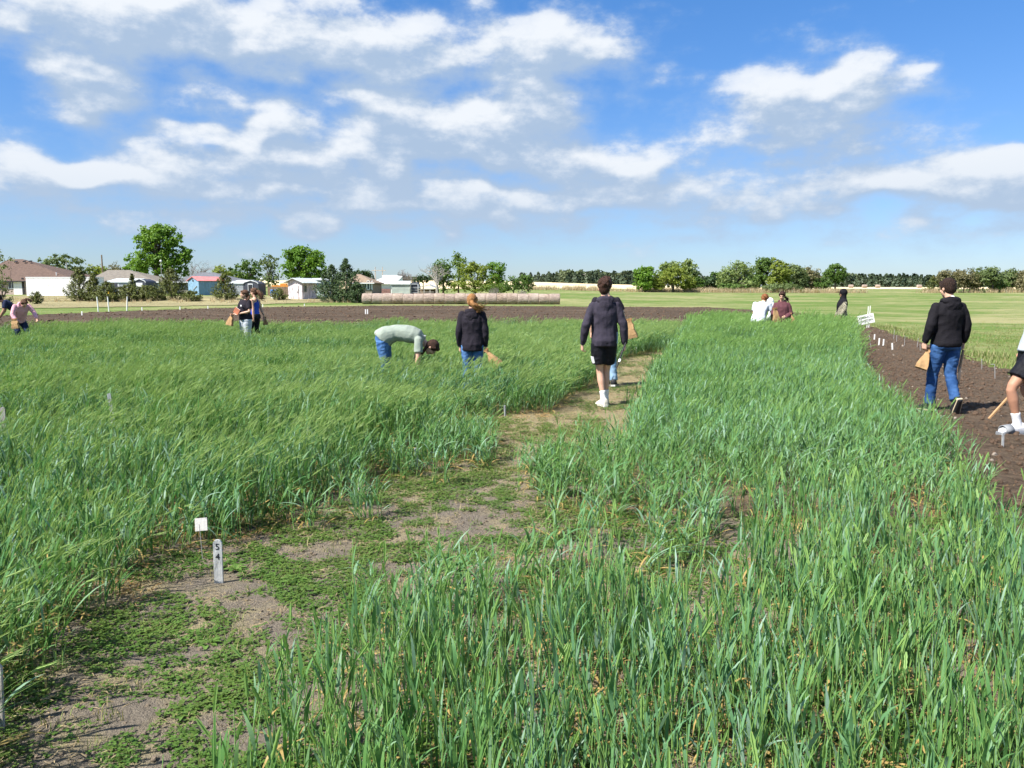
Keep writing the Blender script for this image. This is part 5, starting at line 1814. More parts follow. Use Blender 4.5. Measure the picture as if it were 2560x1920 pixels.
for q, J_ in (('L', b14[1]), ('R', b14[1])):
    an, t = J_['an' + q], J_['to' + q].normalized()
    lt = t.cross(V3(0, 0, 1)).normalized()
    sb = MB()
    out = [(-.30, .03), (-.27, .045), (-.05, .050), (.25, .058), (.5, .062), (.68, .052), (.77, .03)]
    c0 = an - V3(0, 0, .105)
    lo = [c0 + t * (a * .285) + lt * w for a, w in out] + [c0 + t * (a * .285) - lt * w for a, w in reversed(out)]
    sb.loft([lo, [p + V3(0, 0, .032) for p in lo]])
    so_ = sb.build('slide_sandal', M_SLIDE, b14[0])
    g = MB()
    rr = []
    for k in range(9):
        a = math.pi * k / 8
        rr.append((math.cos(a) * .070, math.sin(a) * .074))
    g.loft([[an - V3(0, 0, .078) + t * (.05 * .9 + .03) + lt * x + V3(0, 0, z + .012) for x, z in rr], [an - V3(0, 0, .078) + t * .165 + lt * x * 1.03 + V3(0, 0, z * .82 + .01) for x, z in rr]], cap=False)
    st2 = g.build('strap', M_SLIDE, so_, True)
    sm = st2.modifiers.new('thick', 'SOLIDIFY')
    sm.thickness = .008
hs = empty('wooden_stake', (0, 0, 0), label='brown wooden stick slanting to the soil behind the sandalled person\'s shin', category='stick')
p0, p1 = at(2472, 1047, 9.0), at(2600, 905, 9.05)
hs.location = p0
MB().bar((0, 0, 0), p1 - p0, .026, .018).build('stick', simple('tan_wood', (0.40, 0.24, 0.12), .7, .15, 6), hs)

# group at the right rear
person('person in pale grey t-shirt with copper bun leaning in the wheat', (*px_loc(1900, 21.0), 0), R(-38), 1.66, dict(
    S=[V3(0, 0, .80), V3(0, -.02, .92), V3(0, .03, 1.06), V3(0, .15, 1.25), V3(0, .26, 1.38)], head=V3(0, .36, 1.50), hf=V3(-.15, 1, -.6), hu=V3(0, .5, .85),
    shL=V3(-.18, .2, 1.34), shR=V3(.18, .2, 1.34), elL=V3(-.24, .27, 1.06), elR=V3(.24, .27, 1.06), wrL=V3(-.18, .42, .90), wrR=V3(.18, .42, .90)),
    ('tee', C_WHITE), None, ('jeans', J_PALE), (SH_BLK, SOLE_W), None, ('pony', H_AUB, [([(0, -.10, .05), (.02, -.135, .02), (.05, -.13, -.02), (.10, -.12, -.05)], .04)]), vox=.014, seed=3.3, group=GP, wide=1.12)
person('person in maroon hoodie with dark hair looking down at a paper bag', (*px_loc(1957, 20.6), 0), R(165), 1.60, dict(
    hf=V3(.28, 1, -.42), hu=V3(0, .3, .95), head=V3(.01, .035, 1.64), elL=V3(-.25, .02, 1.13), elR=V3(.25, .05, 1.13), wrL=V3(-.10, .22, 1.03), wrR=V3(.16, .27, 1.12), fiL=V3(.6, .8, 0), fiR=V3(.1, 1, .1)),
    ('hoodie', C_MAROON), 'down', ('jeans', J_DARK), (SH_BLK, SOLE_W), None, ('pony', H_DKBR, [([(0, -.10, -.02), (-.05, -.12, -.07), (-.11, -.10, -.12), (-.14, -.08, -.18)], .035)]), skin=SKIN, vox=.014, seed=6.1, group=GP)
paper_bag('open paper bag in the hands of the person in maroon hoodie', (X(1938, 20.3), 20.25, 1.16), (.18, 0, -1), (.2, -1, 0), .34, .17, .10, .55)
paper_bag('paper bag hanging at the elbow of the person in maroon hoodie', (X(1977, 20.5), 20.45, 1.02), (.35, 0, -1), (-.4, -1, 0), .25, .16, .09, .4)
person('person in white hoodie half hidden behind the one in maroon', (*px_loc(1946, 22.2), 0), R(60), 1.50, dict(
    S=[V3(0, 0, .80), V3(0, -.02, .92), V3(0, .03, 1.06), V3(0, .12, 1.26), V3(0, .2, 1.40)], head=V3(0, .26, 1.52), hf=V3(0, 1, -.7), hu=V3(0, .6, .8), shL=V3(-.17, .15, 1.35), shR=V3(.17, .15, 1.35),
    elL=V3(-.22, .2, 1.07), elR=V3(.22, .2, 1.07), wrL=V3(-.16, .35, .92), wrR=V3(.16, .35, .92)),
    ('hoodie', cloth('white_fleece', (0.72, 0.75, 0.74), .05)), 'up', ('jeans', J_DARK), (SH_BLK, SOLE_W), None, None, vox=.016, seed=9.1, group=GP)


def pattern_mat():
    m, n = new_mat('diamond_patterned_fleece')
    tc = n.n('ShaderNodeTexCoord').outputs['Object']
    w = n.n('ShaderNodeTexNoise', None, Vector=tc, Scale=9.0, Detail=2.0).outputs[1]
    p = n.vm('ADD', tc, n.vm('MULTIPLY', n.vm('SUBTRACT', w, (.5, .5, .5)), (.05, .05, .05)))
    s = n.n('ShaderNodeSeparateXYZ', None, Vector=p)
    h = n.m('ADD', s.outputs[0], s.outputs[1])
    a = n.m('ABSOLUTE', n.m('SUBTRACT', n.m('FRACT', n.m('MULTIPLY', h, 6.2)), .5))
    b = n.m('ABSOLUTE', n.m('SUBTRACT', n.m('FRACT', n.m('MULTIPLY', s.outputs[2], 5.2)), .5))
    d = n.m('FRACT', n.m('MULTIPLY', n.m('ADD', a, b), 4.2))
    band = n.sstep(d, .50, .62)
    z0 = n.n('ShaderNodeSeparateXYZ', None, Vector=tc)
    yoke = n.sstep(n.m('SUBTRACT', z0.outputs[2], n.m('MULTIPLY', n.m('ABSOLUTE', z0.outputs[0]), 1.5)), 1.02, .98)
    c = n.mix(n.m('MULTIPLY', band, yoke), (.013, .012, .016, 1), (.50, .46, .33, 1))
    bs_ = n.n('ShaderNodeBsdfPrincipled', None, Base__Color=c, Roughness=.9)
    bs_.inputs['Specular IOR Level'].default_value = .1
    finish(n, bs_)
    return m


b12 = person('hooded person in cap and black cream-patterned jacket facing sideways', (*px_loc(2108, 24.2), 0), R(84), 1.66, dict(
    elL=V3(-.25, .0, 1.12), wrL=V3(-.23, .10, .90), elR=V3(.25, .0, 1.12), wrR=V3(.23, .12, .90), hf=V3(0, 1, -.12)),
    ('hoodie', pattern_mat()), 'up', ('jeans', J_DARK), (SH_BLK, SOLE_W), None, None, vox=.014, seed=2.9, group=GP, extra=dict(hoodmat=C_BLK), skin=SKIN_TAN, wide=1.06)
W12, M12 = b12[2], b12[3]
MB().ball(W12(0, .115, .05), (.075, .07, .012), M12, 14, 8).build('cap_brim', simple('dark_red_cap', (0.05, 0.018, 0.015), .7, .2), b12[0], True)

# pair at the left rear
b3 = person('person in black t-shirt and grey sweatpants with folded arms in the wheat', (*px_loc(611, 22.0), 0), R(140), 1.64, dict(
    hf=V3(.55, 1, -.02), elL=V3(-.26, .04, 1.12), elR=V3(.26, .04, 1.12), wrL=V3(-.05, .23, 1.06), wrR=V3(.15, .26, 1.03), fiL=V3(1, .2, -.1), fiR=V3(-.2, 1, -.3), shL=V3(-.185, -.01, 1.41), shR=V3(.185, -.01, 1.41)),
    ('tee', C_BLK2), None, ('sweats', C_GREY), (SH_BLK, SOLE_W), None, ('pony', H_BRN, [([(0, -.10, -.01), (-.04, -.12, -.06), (-.09, -.10, -.12), (-.12, -.07, -.18)], .035)]), vox=.014, seed=1.9, group=GP, wide=1.14)
MB().box((-.085, .168, 1.30), (.05, .012, .045)).build('chest_print', M_WHITE, b3[0])
bk_ = empty('book', (0, 0, 0), label='brown book held against the chest of the person in black t-shirt', category='book')
bp_ = wpt(b3[0], (.02, .235, 1.14))
bk_.location = bp_
bk_.rotation_euler = (R(20), R(-22), R(140))
MB().box((0, 0, 0), (.24, .018, .16)).build('cover', simple('brown_leather', (0.28, 0.09, 0.04), .5, .15), bk_)
MB().box((0, 0, .006), (.228, .012, .154)).build('pages', M_TRIM, bk_)
paper_bag('paper bag dangling before the person in grey sweatpants', wpt(b3[0], (.16, .30, 1.02)), (-.25, -.1, -1), (-.3, -1, 0), .30, .18, .11, .4)
b4 = person('person in royal blue tank top and black leggings with windblown brown hair', (*px_loc(635, 22.7), 0), R(76), 1.70, dict(
    hf=V3(0, 1, -.1), elL=V3(-.22, -.08, 1.14), wrL=V3(-.25, -.10, .88), elR=V3(.22, -.07, 1.14), wrR=V3(.24, -.16, .90),
    knL=V3(-.09, .12, .50), anL=V3(-.09, .14, .085), knR=V3(.09, .02, .50), anR=V3(.09, -.22, .10), toR=V3(0, 1, -.3)),
    ('tank', C_BLUE), None, ('tights', C_LEG), (SH_BLUE, SOLE_W), None,
    ('pony', H_BRN, [([(0, -.09, .03), (.0, -.15, .0), (-.02, -.22, -.06), (-.03, -.27, -.14), (-.03, -.29, -.22)], .055), ([(0, -.09, .0), (.03, -.14, -.06), (.03, -.20, -.14), (.02, -.23, -.22)], .045)]), vox=.014, seed=4.4, group=GP)
paper_bag('small dark paper bag in the rear hand of the person in blue', wpt(b4[0], (.24, -.18, .86)), (.1, 0, -1), (0, -1, 0), .2, .13, .08, .4)

# pair at the left edge
person('person in pink hoodie stooping over the wheat with flying ponytail', (*px_loc(44, 23.2), 0), R(-128), 1.60, dict(
    S=[V3(0, -.10, .74), V3(0, -.08, .86), V3(0, .0, 1.0), V3(0, .14, 1.20), V3(0, .27, 1.34)], head=V3(0, .40, 1.38), hf=V3(0, .75, -.66), hu=V3(0, .66, .75),
    shL=V3(-.18, .2, 1.29), shR=V3(.18, .2, 1.29), elL=V3(-.28, .32, 1.08), wrL=V3(-.27, .50, .90), elR=V3(.28, .24, 1.03), wrR=V3(.24, .42, .80), fiL=V3(0, .5, -1), fiR=V3(0, .4, -1),
    hiL=V3(-.1, -.10, .78), hiR=V3(.1, -.10, .78), knL=V3(-.13, .14, .44), knR=V3(.13, .14, .44), anL=V3(-.12, -.06, .085), anR=V3(.12, -.06, .085)),
    ('hoodie', C_PINK), 'down', ('jeans', J_DARK), (SH_BLK, SOLE_W), None, ('pony', H_BRN, [([(0, -.09, .05), (-.05, -.08, .12), (-.12, -.02, .13), (-.17, .05, .12)], .032)]), vox=.014, seed=7.1, group=GP, wide=1.08)
paper_bag('dark sample bag by the knee of the person in pink', (X(30, 22.6), 22.6, .80), (.1, 0, -1), (0, -1, 0), .26, .2, .1, .8)
person('person in navy shirt stooping behind the one in pink', (*px_loc(30, 25.2), 0), R(118), 1.72, dict(
    S=[V3(0, -.16, .80), V3(0, -.14, .93), V3(0, -.04, 1.06), V3(0, .14, 1.21), V3(0, .28, 1.32)], head=V3(0, .40, 1.40), hf=V3(0, .8, -.6), hu=V3(0, .6, .8),
    shL=V3(-.18, .2, 1.29), shR=V3(.18, .2, 1.29), elL=V3(-.26, .26, 1.0), wrL=V3(-.22, .40, .78), elR=V3(.26, .26, 1.0), wrR=V3(.22, .42, .78), fiL=V3(0, .5, -1), fiR=V3(0, .5, -1),
    hiL=V3(-.09, -.16, .86), hiR=V3(.09, -.16, .86), anL=V3(-.1, -.12, .085), anR=V3(.1, -.12, .085)),
    ('tee', C_NAVY), None, ('jeans', J_DARK), (SH_BLK, SOLE_W), None, ('curly', H_BLK, None), skin=SKIN_TAN, vox=.016, seed=3.8, group=GP)

# ================================================================== STAKES, SIGN
M_STK = simple('painted_stake', (0.45, 0.46, 0.46), .8, .28, 9, .4, 40, stretch=(1, 1, .3))
M_STKG = simple('weathered_stake', (0.36, 0.34, 0.31), .85, .25, 9, .5, 40, stretch=(1, 1, .3))
M_PVC = simple('white_plastic', (0.78, 0.78, 0.76), .45, .04)
M_INK = simple('black_marker', (0.015, 0.015, 0.02), .6, .0)
M_WIRE = simple('galvanised_wire', (0.42, 0.42, 0.42), .45, .1, metal=.4)


def text(body, size, mat, parent, loc, rot, name='lettering', off=0.0):
    c = bpy.data.curves.new(name, 'FONT')
    c.body = body
    c.size = size
    c.align_x = 'CENTER'
    c.align_y = 'CENTER'
    c.extrude = .0006
    c.offset = off
    c.materials.append(mat)
    tmp = bpy.data.objects.new(name, c)
    COL.objects.link(tmp)
    me = bpy.data.meshes.new_from_object(tmp.evaluated_get(bpy.context.evaluated_depsgraph_get()))
    bpy.data.objects.remove(tmp)
    bpy.data.curves.remove(c)
    o = obj(name, me, mat, parent, loc=loc)
    o.rotation_euler = rot
    return o


def stake(label, p, h, w=.045, t=.012, mat=M_STK, lean=0.0, rz=0.0, marks=(), name='plot_stake', group='plot stakes', round_top=True):
    o = empty(name, (p[0], p[1], p[2] if len(p) > 2 else 0.01), rz, label=label, category='stake', group=group)
    o.rotation_euler = (0, lean, rz)
    prof = [(-w / 2, -.06), (w / 2, -.06), (w / 2, h - w * .35), (w * .32, h - w * .08), (0, h), (-w * .32, h - w * .08), (-w / 2, h - w * .35)] if round_top else [(-w / 2, -.06), (w / 2, -.06), (w / 2, h), (-w / 2, h)]
    MB().loft([[(a, -t / 2, b) for a, b in prof], [(a, t / 2, b) for a, b in prof]]).build('slat', mat, o)
    for ch, z, s in marks:
        text(ch, s, M_INK, o, (0, -t / 2 - .0012, z), (R(90), 0, 0), 'numeral', 0.0)
    return o


g = gnd
p = g(548, 1468)
stake('white stake marked 5 over 4 standing beside the alley', (p.x, p.y), .265, .047, .014, M_STK, R(0.5), R(4), (('5', .225, .05), ('4', .168, .05)))
p = g(-6, 1835)
stake('grey numbered stake cut by the picture\'s edge at the wheat foot', (p.x, p.y), .27, .05, .014, M_STKG, R(2), R(6), (('0', .21, .055), ('0', .15, .055)))
p = g(901, 1266)
stake('thin grey stake in the alley edge below the bent person', (p.x, p.y), .215, .022, .012, M_STKG, R(-2), R(55), round_top=False)
p = g(1042, 1176)
stake('broad grey stake at the dry foot of the left wheat', (p.x, p.y), .20, .026, .012, M_STK, R(-3), R(40), round_top=False)
p = g(1201, 1100)
stake('leaning white stake in the notch of the left wheat', (p.x, p.y), .21, .024, .012, M_STK, R(-9), R(35), round_top=False)
p = g(1263, 1046)
stake('small stake at the bare patch left of the walking person', (p.x, p.y), .16, .022, .012, M_STK, R(-2), R(30), round_top=False)
for (u, v, hh, lab) in ((1591, 888, .20, 'short pale stake by the alley, near the hand with the thin tool'), (1577, 892, .22, 'thin grey stake by the alley just left of the short pale one')):
    p = g(u, v)
    stake(lab, (p.x, p.y), hh, .03, .012, M_STK if u > 1580 else M_STKG, 0, R(15), round_top=False)
p = g(1488, 920)
stake('slim stake at the wheat edge behind the walking person\'s left hand', (p.x, p.y), .26, .024, .012, M_STKG, R(2), R(20), round_top=False)
p = g(11, 1112)
stake('grey stake in a thin patch of wheat near the picture edge', (p.x, p.y), .40, .055, .014, M_STKG, R(1), R(5))
p = g(292, 1130)
stake('weathered pale stake tip poking out of the left wheat', (p.x, p.y), .60, .034, .012, M_STK, R(-4), R(10))
p = g(770, 1165)
stake('thin grey rod half hidden in the left wheat', (p.x, p.y), .36, .02, .012, M_STKG, R(1), R(10), round_top=False)
p = g(2506, 1127)
stake('pale stake just below the sandal at the picture edge', (p.x, p.y, .03), .16, .022, .01, M_STK, R(-3), R(10), round_top=False)
for (u, v, hh, lab) in ((2185.5, 850, .19, 'white plastic plant marker, farthest of the four on tilled soil'), (2197, 863, .21, 'white plastic plant marker, tallest and second of the four'),
                        (2208, 864, .19, 'white plastic plant marker, third of the four on tilled soil'), (2231, 876, .20, 'white tilted plastic plant marker, nearest the person in jeans')):
    p = g(u, v, .03)
    stake(lab, (p.x, p.y, .03), hh, .038, .006, M_PVC, R(-5) if u > 2220 else R(1.5), R(-8), name='plant_marker', group='white plant markers on the tilled soil', round_top=False)
for (u, v, hh, lab) in ((246, 780, 1.10, 'white upright pole before the cedars, leftmost of three'), (272.5, 779, 1.10, 'white upright pole before the cedars, middle of three'), (317, 779, 1.10, 'white leaning pole before the cedars, rightmost of three')):
    p = g(u, v)
    o = empty('marker_pole', (p.x, p.y, 0), 0, label=lab, category='pole', group='white poles before the cedars')
    ln = .1 if u > 300 else -.035
    MB().tube([(0, 0, -.05), (ln * .5, 0, hh * .5), (ln, 0, hh)], .045, 10).build('pipe', M_PVC, o)
    MB().tube([(ln, 0, hh), (ln * 1.04, 0, hh + .04)], .055, 10).build('cap', M_PVC, o)
for i, (u, v, hh, lab) in enumerate([(205, 791, .3, 'tiny white stake at the soil strip below the white poles'), (355, 779, .28, 'tiny white stake at the strip edge right of the white poles'), (450, 776, .26, 'tiny white stake before the blue shed'),
                                     (520, 774, .26, 'tiny white stake below the pointed cedar'), (657, 769, .26, 'tiny white stake right of the pair in the wheat'), (761, 768, .28, 'tiny white stake before the white shed'),
                                     (914, 788, .34, 'tiny pale stake in dark soil before the bales, left one'), (919, 788, .34, 'tiny pale stake in dark soil before the bales, right one'), (2140, 812, .3, 'tiny white stake in grass left of the sign')]):
    p = g(u, v)
    stake(lab, (p.x, p.y, .05 if v < 790 else .02), hh, .07, .02, M_PVC, 0, 0, name='marker_stake', group='tiny marker stakes round the soil strip', round_top=False)


def pin(label, u, v, h, lean, bend):
    p = g(u, v, .03)
    o = empty('wire_pin', (p.x, p.y, .02), 0, label=label, category='wire pin', group='wire pins in the tilled plot')
    MB().tube([(0, 0, -.05), (lean * .5, 0, h * .5), (lean, 0, h * .97), (lean + bend * .3, .01, h), (lean + bend, .015, h - .004)], .006, 5).build('wire', M_WIRE, o)
    return o


for (lab, u, v, h, l, b) in [('leaning wire pin with a crossed foot left of the white markers', 2178, 871, .36, -.07, .0), ('thin wire pin at the wheat edge near the hooded person', 2147, 855, .24, 0, .0),
                             ('wire pin behind the four white markers, left', 2234, 848, .32, .01, .0), ('wire pin behind the four white markers, right', 2241, 856, .24, .0, .0), ('wire pin at the grass edge, first left of the person in jeans', 2292, 870, .28, .03, .0),
                             ('faint wire pin between markers and person in jeans', 2261, 864, .30, .0, .0), ('short wire pin by the paper bag on the soil', 2301, 878, .20, -.02, .0),
                             ('bent wire pin on open soil right of the person in jeans, left one', 2455, 926, .24, -.02, .0), ('bent wire pin on open soil right of the person in jeans, right one', 2488, 947, .28, -.03, -.06)]:
    pin(lab, u, v, h, l, b)

# paper tag on a wire by the left wheat
p = gnd(508, 1408)
pt = empty('paper_tag', (p.x, p.y, 0), label='square white paper tag on a wire before the left wheat', category='tag')
MB().tube([(0, 0, -.04), (-.005, 0, .1), (-.012, -.002, .245)], .0022, 5).build('wire', M_WIRE, pt)
tagm = MB()
q = []
for j in range(5):
    q.append([((i / 4 - .5) * .075, -.004 + .0018 * math.sin(i * .9 + j * .6), .24 + (j / 4 - .5) * .08 + .008 * (i / 4)) for i in range(5)])
tagm.add([p_ for r_ in q for p_ in r_], [(j * 5 + i, j * 5 + i + 1, j * 5 + i + 6, j * 5 + i + 5) for j in range(4) for i in range(4)])
to2 = tagm.build('paper', simple('white_paper', (0.72, 0.69, 0.67), .8, .04, 20), pt)
sm = to2.modifiers.new('thick', 'SOLIDIFY')
sm.thickness = .0012
# dry leaf heap by the stake
p = gnd(572, 1337)
dl = empty('dead_leaves', (p.x, p.y, .01), label='curled tan dead leaf lying behind the stake marked 5 4', category='dead leaf')
mb = MB()
for k in range(5):
    a = k * 1.3
    c = Vector((.035 * math.cos(a), .03 * math.sin(a), .012 + .006 * k))
    t = Vector((math.cos(a * 2.1), math.sin(a * 2.1), .3)) * .045
    n_ = Vector((-t.y, t.x, .25 * t.length))
    mb.add([c - t, c + n_ * .5 + Vector((0, 0, .008)), c + t, c - n_ * .5 + Vector((0, 0, .012))], [(0, 1, 2, 3)])
mb.build('leaf', simple('tan_dead_leaf', (0.46, 0.27, 0.15), .8, .2), dl)

# hand-lettered sign
p = gnd(2168, 822)
sg = empty('garden_sign', (p.x, p.y, 0), R(-8), label='white tilted hand-lettered board reading Research Garden on two stakes', category='sign')
k = p.y / FPX
Zs = lambda v: at(1280, v, p.y).z
for (u, v0) in ((2168.5, 766), (2173, 764.5)):
    xx = (u - 2168) * k
    MB().bar((xx - .02, .03, -.1), (xx, .03, Zs(v0)), .045, .02).build('stake', M_PVC, sg)
bd = MB().box((0, 0, 0), (.66, .012, .40)).build('board', M_PVC, sg)
bd.location = ((2164 - 2168) * k, -.005, Zs(798))
bd.rotation_euler = (0, R(-13), 0)
text('RESEARCH', .118, M_INK, bd, (0, -.0075, .075), (R(90), 0, 0), off=.002)
text('GARDEN', .125, M_INK, bd, (.02, -.0075, -.07), (R(90), 0, 0), off=.002)

# rosette weeds beside the alley
M_WEED = foliage_mat('weed_leaf', (0.06, 0.13, 0.02), (0.14, 0.24, 0.05), .25)


def rosette(label, u, v, r, n, tall=.35):
    p = gnd(u, v)
    o = empty('rosette_weed', (p.x, p.y, .012), label=label, category='weed')
    for i in range(n):
        a = i * 2.4 + random.uniform(-.3, .3)
        L = r * random.uniform(.65, 1.05)
        up = tall * random.uniform(.5, 1.2)
        pts = []
        for t, w in ((.08, .2), (.3, .6), (.55, 1), (.8, .75), (1, .06)):
            zc = L * (up * math.sin(t * 2.0) - .12 * t * t) + .004
            c = Vector((math.cos(a), math.sin(a), 0)) * (t * L) + Vector((0, 0, zc))
            s = Vector((-math.sin(a), math.cos(a), 0)) * (w * L * .17)
            pts.append((c - s + Vector((0, 0, .12 * w * L * .3)), c, c + s + Vector((0, 0, .12 * w * L * .3))))
        mb = MB()
        for (a0, a1) in zip(pts, pts[1:]):
            mb.add([a0[0], a0[1], a0[2], a1[0], a1[1], a1[2]], [(0, 1, 4, 3), (1, 2, 5, 4)])
        me = mb.mesh('leaf')
        at_ = me.attributes.new('lf', 'FLOAT', 'POINT')
        at_.data.foreach_set('value', [random.random()] * len(me.vertices))
        obj('leaf', me, M_WEED, o, True)


rosette('bright green rosette weed right of the stake marked 5 4', 590, 1432, .085, 13)
rosette('broad spreading rosette weed farther right of the stake marked 5 4', 738, 1458, .10, 22, .22)
rosette('pale green rosette weed on bare soil of the near alley', 520, 1620, .075, 11)
rosette('small rosette weed in the middle of the near alley', 460, 1800, .06, 9)
rosette('low rosette weed beside the taller wheat tuft in the alley', 690, 1350, .06, 10)

# ================================================================== WHEAT AND GROUND COVER
def scatter_tree(name, variants):
    ng = bpy.data.node_groups.new(name, 'GeometryNodeTree')
    ng.interface.new_socket('Geometry', in_out='INPUT', socket_type='NodeSocketGeometry')
    ng.interface.new_socket('Geometry', in_out='OUTPUT', socket_type='NodeSocketGeometry')
    N, Lk = ng.nodes, ng.links
    gi, go = N.new('NodeGroupInput'), N.new('NodeGroupOutput')
    join = N.new('GeometryNodeJoinGeometry')
    for ob in reversed(variants):        # a multi-input socket lists the last link first
        oi = N.new('GeometryNodeObjectInfo')
        oi.inputs['Object'].default_value = ob
        gti = N.new('GeometryNodeGeometryToInstance')
        Lk.new(oi.outputs['Geometry'], gti.inputs[0])
        Lk.new(gti.outputs[0], join.inputs[0])
    iop = N.new('GeometryNodeInstanceOnPoints')
    iop.inputs['Pick Instance'].default_value = True
    Lk.new(gi.outputs[0], iop.inputs['Points'])
    Lk.new(join.outputs[0], iop.inputs['Instance'])

    def attr(nm, dt):
        a = N.new('GeometryNodeInputNamedAttribute')
        a.data_type = dt
        a.inputs['Name'].default_value = nm
        return a.outputs[0]
    Lk.new(attr('var', 'INT'), iop.inputs['Instance Index'])
    e2r = N.new('FunctionNodeEulerToRotation')
    Lk.new(attr('rot', 'FLOAT_VECTOR'), e2r.inputs[0])
    Lk.new(e2r.outputs[0], iop.inputs['Rotation'])
    Lk.new(attr('scl', 'FLOAT_VECTOR'), iop.inputs['Scale'])
    Lk.new(iop.outputs[0], go.inputs[0])
    return ng


def scatter(name, label, cat, P, rot, scl, var, tint, meshes):
    """one stuff object: a cloud of points that each carry one of the given small meshes"""
    n = len(P)
    me = bpy.data.meshes.new(name)
    me.vertices.add(n)
    me.vertices.foreach_set('co', np.asarray(P, np.float32).ravel())
    for an, ty, val in (('rot', 'FLOAT_VECTOR', rot), ('scl', 'FLOAT_VECTOR', scl)):
        a = me.attributes.new(an, ty, 'POINT')
        a.data.foreach_set('vector', np.asarray(val, np.float32).ravel())
    a = me.attributes.new('var', 'INT', 'POINT')
    a.data.foreach_set('value', np.asarray(var, np.int32))
    a = me.attributes.new('tint', 'FLOAT', 'POINT')
    a.data.foreach_set('value', np.asarray(tint, np.float32))
    srcs = []
    for m in meshes:
        srcs.append(bpy.data.objects.new(m.name, m))     # sources stay outside the scene
    o = obj(name, me, None, kind='stuff', label=label, category=cat)
    md = o.modifiers.new('scatter', 'NODES')
    md.node_group = scatter_tree(name, srcs)
    return o


def wheat_mat(name, ca, cb, cc, ear, dry, silver=(0.26, 0.38, 0.30)):
    """ca-cb by leaf, cc by plot ('tint' of the stand), ear for heads, dry for withered lower leaves"""
    m, n = new_mat(name)
    lf = n.n('ShaderNodeAttribute', {'attribute_name': 'lf'}).outputs['Fac']
    kd = n.n('ShaderNodeAttribute', {'attribute_name': 'kd'}).outputs['Fac']      # 0 leaf, 1 ear, 2 dry
    tn = n.n('ShaderNodeAttribute', {'attribute_name': 'tint', 'attribute_type': 'INSTANCER'}).outputs['Fac']
    c = n.mix(lf, rgba(ca), rgba(cb))
    c = n.mix(n.m('MULTIPLY', tn, .62), c, rgba(cc))
    c = n.mix(n.m('MULTIPLY', n.sstep(lf, .68, .80), n.m('MULTIPLY_ADD', tn, .55, .30)), c, rgba(silver))     # leaves that show their waxy side
    c = n.mix(n.sstep(kd, .1, .2), c, rgba(tuple(.5 * (a_ + b_) * 1.35 for a_, b_ in zip(cb, ear))))
    c = n.mix(n.sstep(kd, .5, .9), c, n.mix(lf, rgba(ear), rgba(tuple(x * 1.25 for x in ear))))
    c = n.mix(n.sstep(kd, 1.4, 1.9), c, n.mix(lf, rgba(dry), rgba(tuple(x * .62 for x in dry))))
    pr = n.n('ShaderNodeBsdfPrincipled', None, Base__Color=c, Roughness=.5)
    pr.inputs['Specular IOR Level'].default_value = .22
    tr = n.n('ShaderNodeBsdfTranslucent', None, Color=n.mix(.5, c, n.mix(1.0, c, (1.5, 1.6, .7, 1), 'MULTIPLY')))
    mx = n.n('ShaderNodeMixShader', None, Fac=.30)
    n.t.links.new(pr.outputs[0], mx.inputs[1])
    n.t.links.new(tr.outputs[0], mx.inputs[2])
    finish(n, mx)
    return m


class Strip:
    """ribbons and spindles with per-vertex leaf number and kind"""

    def __init__(self):
        self.v, self.f, self.lf, self.kd = [], [], [], []

    def ribbon(self, pts, wid, side, lf, kd, fold=0.0):
        b = len(self.v)
        for p, w, s in zip(pts, wid, side):
            self.v += [p - s * w, p + s * w]
            self.lf += [lf, lf]
            self.kd += [kd, kd]
        for i in range(len(pts) - 1):
            self.f.append((b + 2 * i, b + 2 * i + 1, b + 2 * i + 3, b + 2 * i + 2))

    def rod(self, pts, rad, lf, kd, n=3):
        b = len(self.v)
        for p, r in zip(pts, rad):
            for k in range(n):
                a = 2 * math.pi * k / n
                self.v.append(p + Vector((math.cos(a) * r, math.sin(a) * r, 0)))
                self.lf.append(lf)
                self.kd.append(kd)
        for i in range(len(pts) - 1):
            for k in range(n):
                k2 = (k + 1) % n
                self.f.append((b + i * n + k, b + i * n + k2, b + (i + 1) * n + k2, b + (i + 1) * n + k))

    def mesh(self, name, mat):
        me = bpy.data.meshes.new(name)
        me.from_pydata([tuple(p) for p in self.v], [], self.f)
        for an, vals in (('lf', self.lf), ('kd', self.kd)):
            a = me.attributes.new(an, 'FLOAT', 'POINT')
            a.data.foreach_set('value', vals)
        me.polygons.foreach_set('use_smooth', [True] * len(me.polygons))
        me.materials.append(mat)
        me.update()
        return me


